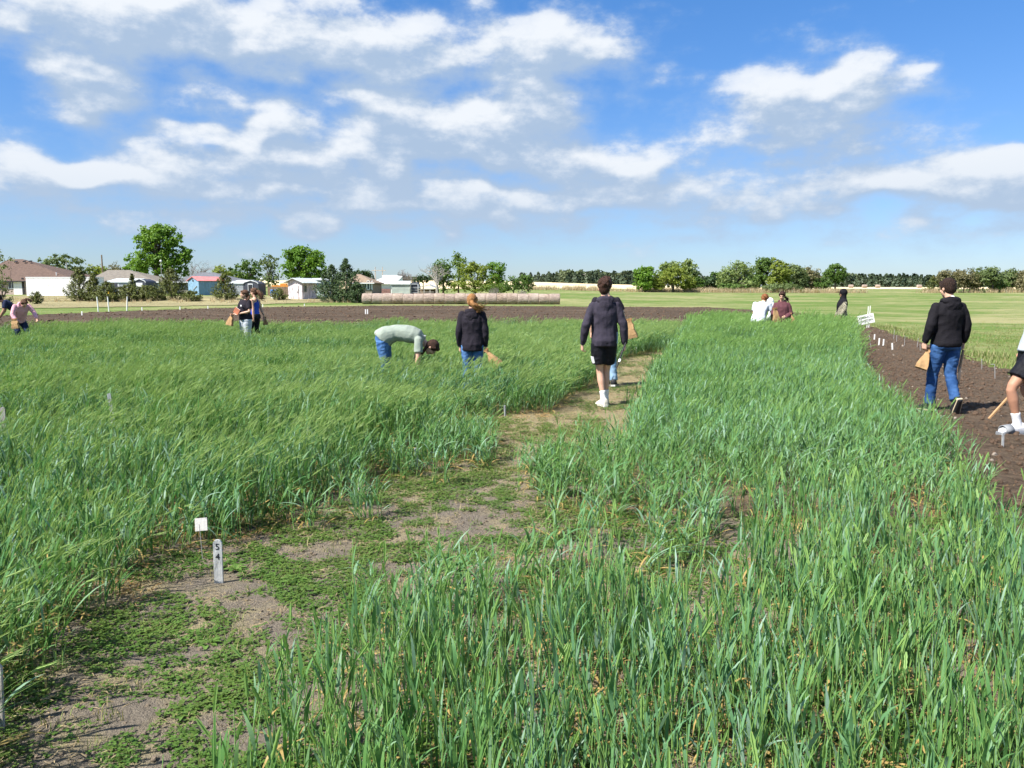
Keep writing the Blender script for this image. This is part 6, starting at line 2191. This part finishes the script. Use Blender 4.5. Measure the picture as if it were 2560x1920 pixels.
def wheat_tuft(mat, rs, stems, radius, h, lean, leafw, ears, dry, erect=.5, awn=.05, square=0.0):
    """a handful of stems; lean is the wind's push towards +x"""
    S = Strip()
    for _ in range(stems):
        a, r = rs.uniform(0, 6.283), radius * math.sqrt(rs.random())
        b0 = Vector((r * math.cos(a), r * math.sin(a), -.02))
        if square:
            b0 = Vector((rs.uniform(-.5, .5) * square, rs.uniform(-.5, .5) * square, -.02))
        L = h * rs.uniform(.72, 1.1)
        ln = lean * rs.uniform(.55, 1.35)
        dv = Vector((ln + rs.gauss(0, .10), rs.gauss(0, .10) + .15 * ln, 0)) * L
        K = 4

        def stem(t):
            return b0 + Vector((0, 0, L * (t - .22 * ln * t ** 3))) + dv * (t ** 2.6)
        has_ear = rs.random() < ears
        lf = rs.random()
        pts = [stem(i / K) for i in range(K + 1)]
        S.rod(pts, [.0024, .0022, .002, .0016, .0012], lf * .6, .25)
        nl = rs.choice((3, 4, 4))
        for j in range(nl):
            t0 = (.10 + .80 * j / nl) * rs.uniform(.85, 1.1)
            isdry = (j == 0 and rs.random() < dry) or (j == 1 and rs.random() < dry * .35)
            p = stem(min(t0, .98))
            az = rs.uniform(0, 6.283)
            out = Vector((math.cos(az), math.sin(az), 0)) + Vector((1.1 * lean * 2, 0, 0))
            out = out.normalized() if out.length > .1 else Vector((1, 0, 0))
            Ll = h * rs.uniform(.26, .44) * (1.0 if j < nl - 1 else .85)
            w0 = leafw * rs.uniform(.7, 1.25) * (1.15 if j == nl - 1 else 1)
            el = rs.uniform(.95, 1.35) * (erect + .5) if not isdry else rs.uniform(.2, .9)
            curl = rs.uniform(.4, 1.5) * (1.35 - erect) + (1.2 if isdry else 0)
            tw = rs.uniform(-.8, .8)
            sd0 = out.cross(Vector((0, 0, 1))).normalized()
            q, ps, ws, ss_ = p.copy(), [], [], []
            n = 5
            for i in range(n + 1):
                t = i / n
                ang = min(el, 1.5) - curl * t * t
                d = out * math.cos(ang) + Vector((0, 0, math.sin(ang)))
                if i:
                    q = q + d * (Ll / n)
                    q.z = max(q.z, .006)
                up = d.cross(sd0)
                ps.append(q.copy())
                ws.append(w0 * (.45, .95, 1.0, .85, .5, .04)[i] * .5)
                ss_.append((sd0 * math.cos(tw * t) + up * math.sin(tw * t)).normalized())
            S.ribbon(ps, ws, ss_, rs.random(), 2.0 if isdry else 0.0)
        if has_ear:
            top = stem(1.0)
            d = (stem(1.0) - stem(.9)).normalized()
            d = (d + Vector((ln * .9, rs.gauss(0, .1), -.25 * ln))).normalized()
            el_ = rs.uniform(.06, .095)
            eb = rs.random()
            m_ = 7
            sd = d.cross(Vector((rs.gauss(0, 1), rs.gauss(0, 1), .2))).normalized()
            sd2 = d.cross(sd)
            for sgn, axis in ((1, sd), (1, sd2)):
                ps, ws = [], []
                for i in range(m_ + 1):
                    t = i / m_
                    ps.append(top + d * (el_ * t) + Vector((0, 0, -.01 * t * t * ln)))
                    ws.append((.0060 if i % 2 else .0042) * (1 if 0 < i < m_ else .3))
                S.ribbon(ps, ws, [axis] * (m_ + 1), eb, 1.0)
            for k in range(6):
                t = .25 + .13 * k
                base = top + d * (el_ * t)
                o = (sd * rs.gauss(0, .3) + sd2 * rs.gauss(0, .3) + d + Vector((ln * .3, 0, 0))).normalized()
                e = base + o * awn * rs.uniform(.7, 1.2)
                S.ribbon([base, base.lerp(e, .6), e], [.0010, .0008, .0003], [sd] * 3, eb, 1.0)
    return S.mesh('wheat_tuft', mat)


def fill(poly, dens, zfun=None, xr=None, jitter=.5):
    """jittered grid points inside a plan polygon that the camera (or one a few steps aside) can see"""
    px = [p[0] for p in poly]; py = [p[1] for p in poly]
    st = 1 / math.sqrt(dens)
    xs, ys = np.arange(min(px), max(px), st), np.arange(min(py), max(py), st)
    X_, Y_ = np.meshgrid(xs, ys)
    X_ = X_.ravel() + rng.uniform(-jitter, jitter, X_.size) * st
    Y_ = Y_.ravel() + rng.uniform(-jitter, jitter, Y_.size) * st
    k = inside(poly, X_, Y_) & (np.abs(X_) < .70 * Y_ + 1.6)
    return X_[k], Y_[k]


def nz(x, y, s, o=0.0):
    return np.array([mn.noise((a * s + o, b * s + 2.3 * o, o)) for a, b in zip(x, y)])


rs = random.Random(5)
WM_A = wheat_mat('awned_wheat', (0.058, 0.158, 0.030), (0.128, 0.255, 0.060), (0.095, 0.225, 0.115), (0.24, 0.335, 0.115), (0.48, 0.36, 0.13))
WM_B = wheat_mat('leafy_wheat', (0.068, 0.178, 0.040), (0.148, 0.280, 0.082), (0.135, 0.280, 0.165), (0.19, 0.31, 0.09), (0.46, 0.33, 0.12))
TILE = .5
# tufts for the edges, half-metre tiles for the body of a stand; first half headed, second half leafy
def kinds(mat, headed, leafy, dens):
    tu = [wheat_tuft(mat, rs, 8, .10, *headed) for _ in range(6)] + [wheat_tuft(mat, rs, 8, .10, *leafy) for _ in range(6)]
    ti = [wheat_tuft(mat, rs, int(dens * TILE * TILE), 0, *headed, square=TILE * 1.12) for _ in range(8)] + [wheat_tuft(mat, rs, int(dens * TILE * TILE), 0, *leafy, square=TILE * 1.12) for _ in range(8)]
    return tu + ti


KA = kinds(WM_A, (.62, .25, .0105, .85, .35, .6, .06), (.56, .13, .0115, .3, .35, .68, .05), 320)
KB = kinds(WM_B, (.62, .24, .0115, .8, .3, .5, .05), (.54, .14, .0108, .15, .40, .58, .04), 470)
tB = KB[6:12]
tC = [wheat_tuft(WM_B, rs, 9, .10, .47, .06, .0098, .22, .6, .78, .0) for _ in range(14)]


def stand(name, label, poly, dens, variants, hfun, tint_fun, keep=None, rotj=.5, headed=None, tile_ok=None):
    x, y = fill(poly, dens)
    tx = ty = np.zeros(0)
    if headed is not None:
        px = [p[0] for p in poly]; py = [p[1] for p in poly]
        gx_, gy_ = np.meshgrid(np.arange(math.floor(min(px)), max(px), TILE) + TILE / 2, np.arange(math.floor(min(py)), max(py), TILE) + TILE / 2)
        gx_, gy_ = gx_.ravel(), gy_.ravel()
        ok = np.abs(gx_) < .70 * gy_ + 1.9
        for dx in (-.3, 0, .3):
            for dy in (-.3, 0, .3):
                ok &= inside(poly, gx_ + dx, gy_ + dy)
        ok &= clear_of_people(gx_, gy_, .36)
        if tile_ok is not None:
            ok &= tile_ok(gx_, gy_)
        tx, ty = gx_[ok], gy_[ok]
        cells = set(zip(np.floor(tx / TILE).astype(int), np.floor(ty / TILE).astype(int)))
        free = np.array([(a, b) not in cells for a, b in zip(np.floor(x / TILE).astype(int), np.floor(y / TILE).astype(int))])
        x, y = x[free], y[free]
    if keep is not None:
        k = keep(x, y)
        x, y = x[k], y[k]
    nt = len(x)
    x, y = np.concatenate([x, tx + rng.uniform(-.04, .04, len(tx))]), np.concatenate([y, ty + rng.uniform(-.04, .04, len(ty))])
    n = len(x)
    P = np.stack([x, y, np.full(n, .008)], 1)
    istile = np.arange(n) >= nt
    rot = np.stack([rng.normal(0, .05, n), rng.normal(0, .05, n), np.where(istile, rng.uniform(-.45, .45, n), rng.uniform(-rotj, rotj, n))], 1)
    rot[istile, :2] *= .3
    hs_ = hfun(x, y) * rng.normal(1, .07, n).clip(.8, 1.2)
    ws_ = np.where(istile, 1.0, rng.uniform(.9, 1.15, n))
    scl = np.stack([ws_, ws_ * np.where(rng.random(n) < .5, 1, -1), hs_], 1)
    if headed is not None:
        hd = headed(x, y)
        var = np.where(istile, 12 + rng.integers(0, 8, n) + np.where(hd, 0, 8), rng.integers(0, 6, n) + np.where(hd, 0, 6))
    else:
        var = rng.integers(0, len(variants), n)
    return scatter(name, label, 'wheat', P, rot, scl, var, tint_fun(x, y), variants)


# the left stand is cut into sown plots of different height and hue
def rowcoord(x, y):
    """distance along the alley's direction"""
    return .30 * x + .954 * y


def plots(x, y, lr, ls, seed):
    """sown plots: along-alley and across-alley numbers, a random value for each plot, closeness to a plot's border"""
    r = rowcoord(x, y) + .12 * nz(x, y, .9, seed)
    s_ = .954 * x - .30 * y + .12 * nz(x, y, .9, seed + 5)
    i, j = np.floor(r / lr), np.floor(s_ / ls)
    h1 = np.modf(np.abs(np.sin(i * 12.9898 + j * 78.233 + seed) * 43758.5453))[0]
    h2 = np.modf(np.abs(np.sin(i * 39.346 + j * 11.135 + seed) * 24634.6345))[0]
    fr = r / lr - i
    edge = np.minimum(fr, 1 - fr) * lr
    return h1, h2, edge


def a_h(x, y):
    h1, h2, e = plots(x, y, 1.9, 3.4, 1.0)
    h = (.74 + .26 * h1) * (1 - .10 * ss(8.5, 10.5, y) * (1 - ss(12, 14, y))) + .09 * nz(x, y, .9, 1.0) - .16 * ss(.28, .05, e)
    r = rowcoord(x, y)
    h = np.where((r > 14.2) & (r < 16.6) & (x < -1.0), h * .84, h)
    return h.clip(.58, 1.16)


def a_t(x, y):
    h1, h2, e = plots(x, y, 1.9, 3.4, 1.0)
    return (.05 + .85 * h2 + .2 * nz(x, y, .35, 2.0) + rng.normal(0, .12, len(x))).clip(0, 1)


def a_var(x, y):
    h1, h2, e = plots(x, y, 1.9, 3.4, 1.0)
    r = rowcoord(x, y)
    headed = (h1 * .8 + (1 - h2) * .5 + .25 * nz(x, y, .5, 9.0) + rng.normal(0, .10, len(x))) > .52
    return headed & ~((r > 14.2) & (r < 16.6) & (x < -1.0))


def clear_of_people(x, y, grow=0.0):
    k = np.ones(len(x), bool)
    for (u, d, r) in ((1180, 12.1, .28), (957, 12.5, .30), (1900, 21.0, .35), (1957, 20.6, .35), (611, 22.0, .4), (635, 22.7, .35), (44, 23.2, .4), (30, 25.2, .4), (2108, 24.2, .4), (1946, 22.2, .35)):
        k &= (x - X(u, d)) ** 2 + (y - d) ** 2 > (r + grow) ** 2
    return k


def thin_edge(x, y):
    # ragged thin spots inside the left stand
    g_ = nz(x, y, .55, 5.0)
    thin = ((np.hypot((x + 4.6) / 1.3, (y - 8.3) / .7) < 1) & (rng.random(len(x)) < .72)) | ((np.hypot((x + 5.3) / .5, (y - 8.3) / .6) < 1) & (rng.random(len(x)) < .8))
    return ~thin & (rng.random(len(x)) < .93 + .3 * g_)


stand('awned_wheat_stand', 'dense windblown awned green wheat left of the alley', A_POLY, 38, KA, a_h, a_t, lambda x, y: clear_of_people(x, y) & thin_edge(x, y), .45, a_var,
      lambda x, y: (np.hypot((x + 4.8) / 1.7, (y - 8.3) / 1.1) > 1) & (rng.random(len(x)) < .985))


def b_h(x, y):
    r = rowcoord(x, y)
    back = ss(17, 20, r)
    h1, h2, e = plots(x, y, 2.3, 2.6, 4.0)
    return (.84 + .20 * h1 + .10 * nz(x, y, .8, 2.0) - .12 * ss(.3, .05, e) + .34 * back).clip(.62, 1.4) * (1 - .22 * ss(7.5, 5.5, y))


def b_t(x, y):
    h1, h2, e = plots(x, y, 2.3, 2.6, 4.0)
    return (.15 + .65 * h2 + .25 * nz(x, y, .45, 6.0) + rng.normal(0, .14, len(x))).clip(0, 1)


def b_var(x, y):
    r = rowcoord(x, y)
    return (r > 17.0) & (rng.random(len(x)) < .85)


def b_keep(x, y):
    g_ = nz(x, y, .9, 8.0)
    dens = .55 + .45 * ss(5.6, 7.6, y) + .5 * g_
    return clear_of_people(x, y) & (rng.random(len(x)) < dens) & ~((np.hypot((x - 2.2), (y - 11.3)) < .35))


stand('leafy_wheat_stand', 'blue-green leafy wheat right of the alley', B_POLY, 38, KB, b_h, b_t, b_keep, .9, b_var, lambda x, y: (y > 7.8) & (np.hypot(x - 2.2, y - 11.3) > .6) & (rng.random(len(x)) < .98))


def c_keep(x, y):
    g_ = nz(x, y, 1.5, 3.0) + .5 * nz(x, y, 3.5, 1.0)
    gap = ss(3.9, 4.5, y) * (1 - ss(5.4, 5.75, y))
    p = .82 + .8 * g_ - gap * (.80 - .45 * ss(.6, 2.2, x)) - .25 * ss(-.2, -.8, x)
    return rng.random(len(x)) < p


stand('sparse_wheat_stand', 'sparse blue-green wheat with yellow lower leaves in the foreground', C_POLY, 42, tC, lambda x, y: (1.0 + .18 * nz(x, y, 1.2, 4.0)).clip(.7, 1.25),
      lambda x, y: (.55 + .4 * nz(x, y, .9, 2.0) + rng.normal(0, .28, len(x))).clip(0, 1), c_keep, 3.14)
# stray tufts along the alley edges
ed = [(1.15, 5.9), (.35, 5.85), (-1.35, 5.35), (-1.2, 5.6), (-1.9, 5.0), (-.95, 6.6), (-.55, 7.0), (-.2, 7.15), (.2, 6.4), (.75, 8.2), (1.9, 10.9), (2.0, 11.0), (-.55, 8.35), (-.9, 8.9), (-1.0, 6.9), (.15, 7.0), (-.35, 4.0), (.5, 4.9), (.9, 4.7), (1.2, 5.0), (.75, 5.4), (1.3, 5.3), (.2, 4.2), (-.55, 3.7), (-.1, 3.8)]
pts = []
for (a, b) in ed:
    for k in range(3):
        pts.append((a + rng.normal(0, .10), b + rng.normal(0, .12), .008))
n = len(pts)
scatter('stray_wheat', 'stray green wheat tufts along the alley edges', 'wheat', pts, np.stack([rng.normal(0, .1, n), rng.normal(0, .1, n), rng.uniform(-1, 1, n)], 1),
        np.stack([np.full(n, 1.1), np.full(n, 1.1), rng.uniform(.55, .85, n)], 1), rng.integers(0, 6, n), rng.uniform(.2, .9, n), tB)


# ------------------------------------------------------------------ low cover of the alley
def clover_mesh(mat, r):
    S = Strip()
    for i in range(15):
        a, d = r.uniform(0, 6.283), .05 * math.sqrt(r.random())
        c = Vector((d * math.cos(a), d * math.sin(a), r.uniform(.008, .026)))
        for k in range(3):
            b = a + k * 2.1 + r.uniform(-.3, .3)
            t = Vector((math.cos(b), math.sin(b), r.uniform(-.1, .35)))
            L = r.uniform(.009, .015)
            sd = Vector((-math.sin(b), math.cos(b), r.uniform(-.2, .2)))
            S.ribbon([c, c + t * L * .5, c + t * L], [.001, L * .42, L * .12], [sd] * 3, r.random(), 0)
    return S.mesh('clover', mat)


def straw_mesh(mat, r, n=16, rad=.09, L0=.03, L1=.10):
    S = Strip()
    for i in range(n):
        a, d = r.uniform(0, 6.283), rad * math.sqrt(r.random())
        c = Vector((d * math.cos(a), d * math.sin(a), r.uniform(.003, .014)))
        b = r.uniform(0, 6.283)
        L = r.uniform(L0, L1)
        t = Vector((math.cos(b), math.sin(b), r.uniform(-.05, .16)))
        sd = Vector((-math.sin(b), math.cos(b), r.uniform(-.5, .5))).normalized()
        bend = Vector((0, 0, r.uniform(.0, .012)))
        S.ribbon([c - t * L * .5, c + bend, c + t * L * .5], [.001, r.uniform(.0012, .0032), .0008], [sd] * 3, r.random(), 2.0)
    return S.mesh('straw', mat)


def grass_mesh(mat, r, n=14, rad=.06, h=.07, w=.0022, dry=.3):
    S = Strip()
    for i in range(n):
        a, d = r.uniform(0, 6.283), rad * math.sqrt(r.random())
        c = Vector((d * math.cos(a), d * math.sin(a), -.004))
        b = r.uniform(0, 6.283)
        o = Vector((math.cos(b), math.sin(b), 0))
        L = h * r.uniform(.5, 1.2)
        sd = Vector((-o.y, o.x, 0))
        lean = r.uniform(.2, 1.0)
        S.ribbon([c, c + Vector((0, 0, L * .55)) + o * L * .2 * lean, c + Vector((0, 0, L * .85)) + o * L * .6 * lean], [w, w * .8, w * .15], [sd] * 3, r.random(), 2.0 if r.random() < dry else 0.0)
    return S.mesh('grass_tuft', mat)


CLM = wheat_mat('clover_cover', (0.050, 0.120, 0.018), (0.110, 0.200, 0.036), (0.19, 0.20, 0.058), (.2, .2, .1), (0.30, 0.22, 0.10), (0.10, 0.20, 0.04))
STM = wheat_mat('straw_litter', (.3, .25, .1), (.4, .3, .15), (.4, .3, .15), (.4, .3, .15), (0.46, 0.36, 0.21))
DRM = wheat_mat('orange_litter', (.3, .25, .1), (.4, .3, .15), (.4, .3, .15), (.4, .3, .15), (0.46, 0.29, 0.115))
GRM = wheat_mat('meadow_grass', (0.10, 0.15, 0.03), (0.18, 0.235, 0.06), (0.26, 0.27, 0.10), (.3, .3, .1), (0.42, 0.36, 0.19), (0.2, 0.26, 0.08))
clv = [clover_mesh(CLM, rs) for _ in range(6)]
stw = [straw_mesh(STM, rs, 24, .10, .015, .075) for _ in range(6)]
drw = [straw_mesh(DRM, rs, 18, .10, .04, .12) for _ in range(5)]
grs = [grass_mesh(GRM, rs) for _ in range(5)]


def cover(name, label, poly, dens, meshes, keep, s0, s1, z=.014, tint=None, cat='ground cover', zf=None, smin=.35):
    x, y = fill(poly, dens)
    k = keep(x, y)
    x, y = x[k], y[k]
    n = len(x)
    zz_ = np.full(n, z) if zf is None else zf(x, y)
    s = rng.uniform(s0, s1, n)
    scatter(name, label, cat, np.stack([x, y, zz_], 1), np.stack([rng.normal(0, .08, n), rng.normal(0, .08, n), rng.uniform(-3.14, 3.14, n)], 1), np.stack([s, s, s], 1),
            rng.integers(0, len(meshes), n), (rng.uniform(0, 1, n) if tint is None else tint(x, y)), meshes)


AL_N = [(-2.9, 1.5), (-2.7, 3.6), (-2.3, 5.2), (-1.4, 7.4), (-1.0, 9.9), (1.2, 9.8), (.8, 7.0), (1.2, 5.6), (4.2, 5.4), (4.0, 1.5)]
cover('clover_mat', 'low clover and weeds carpeting the near alley', AL_N, 800, clv,
      lambda x, y: rng.random(len(x)) < np.clip(.56 + 1.5 * nz(x, y, 1.7, 1.0) + 1.9 * nz(x, y, 6.0, 2.0) - .30 * ss(5.0, 8.5, y), .03, 1) * .95, .45, 1.15, .010,
      lambda x, y: (.25 + .5 * nz(x, y, 1.1, 5.0) + .45 * ss(4.5, 7.5, y) + rng.normal(0, .2, len(x))).clip(0, 1))
AL_F = [(-1.5, 7.0), (-1.0, 9.9), (-.2, 10.8), (2.5, 20.0), (4.2, 28), (6.2, 28), (4.0, 18), (2.6, 11.6), (1.3, 9.3), (.9, 7.0)]
cover('clover_mat_far', 'sparse weeds among clippings along the farther alley', AL_F, 130, clv, lambda x, y: rng.random(len(x)) < np.clip(.30 + 1.2 * nz(x, y, 1.2, 1.0), .03, 1), .9, 1.7, .014,
      lambda x, y: (.55 + .4 * nz(x, y, 1.1, 5.0)).clip(0, 1))
cover('straw_litter', 'pale mown straw and clippings strewn over the alley', ALLEY_POLY, 190, stw, lambda x, y: rng.random(len(x)) < np.clip(.34 + .5 * ss(5.5, 9, y) + .8 * nz(x, y, 1.3, 7.0), .08, 1), .3, .85, .022)
LIT = [(-3.4, 2.0), (-2.9, 3.4), (-2.7, 4.8), (-2.1, 5.4), (-1.5, 7.3), (-.6, 7.7), (-1.2, 8.6), (-1.1, 10.2), (-.3, 10.4), (.9, 10.9), (.45, 9.95), (-.65, 9.6), (-.75, 8.7), (-.05, 8.3), (-.25, 7.0), (-.95, 6.8), (-1.5, 5.0), (-1.95, 4.6), (-1.9, 3.9), (-2.2, 3.5), (-2.4, 2.0)]
cover('dry_leaf_litter', 'withered orange-yellow wheat leaves at the foot of the left stand', LIT, 70, drw, lambda x, y: rng.random(len(x)) < np.clip(.42 + 1.1 * nz(x, y, 1.6, 4.0), 0, 1), .7, 1.3, .014)
cover('dry_leaf_litter_front', 'withered orange-yellow wheat leaves under the sparse foreground wheat', [(-.6, 2.0), (-.3, 4.0), (.3, 5.9), (4.3, 6.4), (4.3, 2.0)], 55, drw,
      lambda x, y: rng.random(len(x)) < np.clip(.30 + 1.0 * nz(x, y, 1.4, 9.0), 0, 1), .6, 1.2, .016)
cover('alley_grass', 'short thin grass sprouting among the alley weeds', AL_N, 60, grs, lambda x, y: rng.random(len(x)) < np.clip(.3 + 1.0 * nz(x, y, 2.2, 6.0), 0, 1), .5, 1.1, .010, lambda x, y: rng.uniform(0, .8, len(x)), 'grass')
MEAD = [(9.3, 13.4), (10.9, 17.8), (12.9, 24), (16.6, 36), (17.2, 42), (19, 46), (44, 60), (44, 20), (11, 11.5), (7.8, 8.7)]
cover('meadow_grass', 'short mown meadow grass beside the tilled plot', MEAD, 26, grs, lambda x, y: (x < .75 * y + 2) & (rng.random(len(x)) < np.clip(.75 + .8 * nz(x, y * 3, .35, 3.0), .1, 1) * (1.15 - 1.15 * ss(16, 42, y))), .8, 1.7, .0,
      lambda x, y: (.45 + .9 * nz(x * .3, y * 1.6, .5, 5.0) + rng.normal(0, .15, len(x))).clip(0, 1), 'grass')
VERGE = [(9.0, 13.9), (10.7, 18.0), (12.6, 24.2), (16.3, 36.2), (16.7, 41), (17.6, 41), (17.2, 36), (13.5, 24), (11.6, 17.6), (9.9, 13.4)]
cover('verge_grass', 'longer green grass along the edge of the tilled plot', VERGE, 30, grs, lambda x, y: rng.random(len(x)) < np.clip(.35 + 1.4 * nz(x, y, .5, 3.0) + .3 * ss(22, 32, y), 0, 1), 1.6, 3.2, .0,
      lambda x, y: rng.uniform(0, .25, len(x)), 'grass')


# clods and pale stones on the tilled plot
def clod_mesh(mat, r, flat=.7):
    mb = MB()
    mb.ball((0, 0, .2), (.5, .42, .5 * flat), None, 7, 5)
    me = mb.mesh('clod')
    for v in me.vertices:
        v.co *= 1 + .45 * mn.noise(v.co * 2.6 + Vector((r.random() * 9, 0, 0)))
    for an in ('lf', 'kd'):
        a = me.attributes.new(an, 'FLOAT', 'POINT')
        a.data.foreach_set('value', [r.random() if an == 'lf' else 0.0] * len(me.vertices))
    me.materials.append(mat)
    return me


CLD = simple('soil_clod', (0.115, 0.078, 0.055), .95, .35, 30, .6, 90, spec=.05)
STN = simple('pale_clod', (0.27, 0.23, 0.19), .9, .2, 30, .5, 60, spec=.1)
cld = [clod_mesh(CLD, rs) for _ in range(7)] + [clod_mesh(STN, rs)]
x, y = fill(PLOT_POLY, 90)
k = rng.random(len(x)) < (1.1 - .6 * ss(10, 26, y))
x, y = x[k], y[k]
n = len(x)
s = rng.lognormal(-3.45, .45, n).clip(.012, .075)
zz_ = np.array([.012 + .05 * max(0, .5 + .5 * mn.fractal((a * 2.6, b * 2.6, .3), .6, 2.1, 4)) for a, b in zip(x, y)])
var = np.where(rng.random(n) < .022, 7, rng.integers(0, 7, n))
scatter('soil_clods', 'loose brown clods and pale stones on the tilled plot', 'clods', np.stack([x, y, zz_ - .004], 1), np.stack([rng.normal(0, .3, n), rng.normal(0, .3, n), rng.uniform(-3, 3, n)], 1), np.stack([s, s, s], 1), var, rng.random(n), cld)
x, y = fill(AL_N, 260)
n = len(x)
s = rng.lognormal(-4.55, .45, n).clip(.005, .03)
cra = [clod_mesh(simple('alley_crumb', (0.20, 0.16, 0.12), .95, .3, 60, .5, 120, spec=.05), rs) for _ in range(5)]
scatter('soil_crumbs', 'small dry soil crumbs on the bare spots of the near alley', 'clods', np.stack([x, y, np.full(n, .017)], 1), np.stack([rng.normal(0, .3, n), rng.normal(0, .3, n), rng.uniform(-3, 3, n)], 1), np.stack([s, s, s * .8], 1), rng.integers(0, 5, n), rng.random(n), cra)
x, y = fill(STRIP_POLY, 2.2)
n = len(x)
s = rng.lognormal(-2.4, .4, n).clip(.04, .22)
scatter('strip_clods', 'coarse clods on the far tilled strip', 'clods', np.stack([x, y, np.full(n, .05)], 1), np.stack([rng.normal(0, .3, n), rng.normal(0, .3, n), rng.uniform(-3, 3, n)], 1), np.stack([s, s, s * .8], 1), rng.integers(0, 7, n), rng.random(n), cld)

# tall dry grass: along the tree belt, and round the cedars and sheds
DGM = wheat_mat('tall_dry_grass', (.4, .3, .18), (.5, .4, .26), (.42, .34, .24), (.4, .3, .2), (0.60, 0.47, 0.30))
dgr = [grass_mesh(DGM, rs, 22, .55, 1.25, .022, .75) for _ in range(5)]


def dry_band(name, label, poly, dens, s0, s1):
    px = [p[0] for p in poly]; py = [p[1] for p in poly]
    m = int((max(px) - min(px)) * (max(py) - min(py)) * dens)
    x = rng.uniform(min(px), max(px), m); y = rng.uniform(min(py), max(py), m)
    k = inside(poly, x, y) & (rng.random(m) < np.clip(.75 + .9 * nz(x, y, .12, 2.0), .1, 1))
    x, y = x[k], y[k]
    n = len(x)
    s = rng.uniform(s0, s1, n)
    scatter(name, label, 'dry grass', np.stack([x, y, hgt(x, y)], 1), np.stack([rng.normal(0, .1, n), rng.normal(0, .1, n), rng.uniform(-3, 3, n)], 1), np.stack([s * 1.1, s * 1.1, s], 1), rng.integers(0, 5, n), rng.random(n), dgr)


dry_band('tall_dry_grass', 'tall tan dry grass along the meadow tree belt', [(4, 202), (30, 201), (45, 199), (90, 199), (92, 206), (60, 207), (30, 210), (4, 208)], 1.6, .75, 1.35)
dry_band('thicket_dry_grass', 'pale dry grass at the foot of the thicket', [(104, 196), (132, 192), (134, 200), (104, 203)], 1.2, .6, 1.2)
dry_band('yard_dry_grass', 'pale dry grass along the cedars and yard edges', [(-66, 96), (-50, 95), (-30, 96.5), (-19, 96), (-19, 99), (-30, 101), (-52, 102), (-66, 103)], .9, .22, .55)
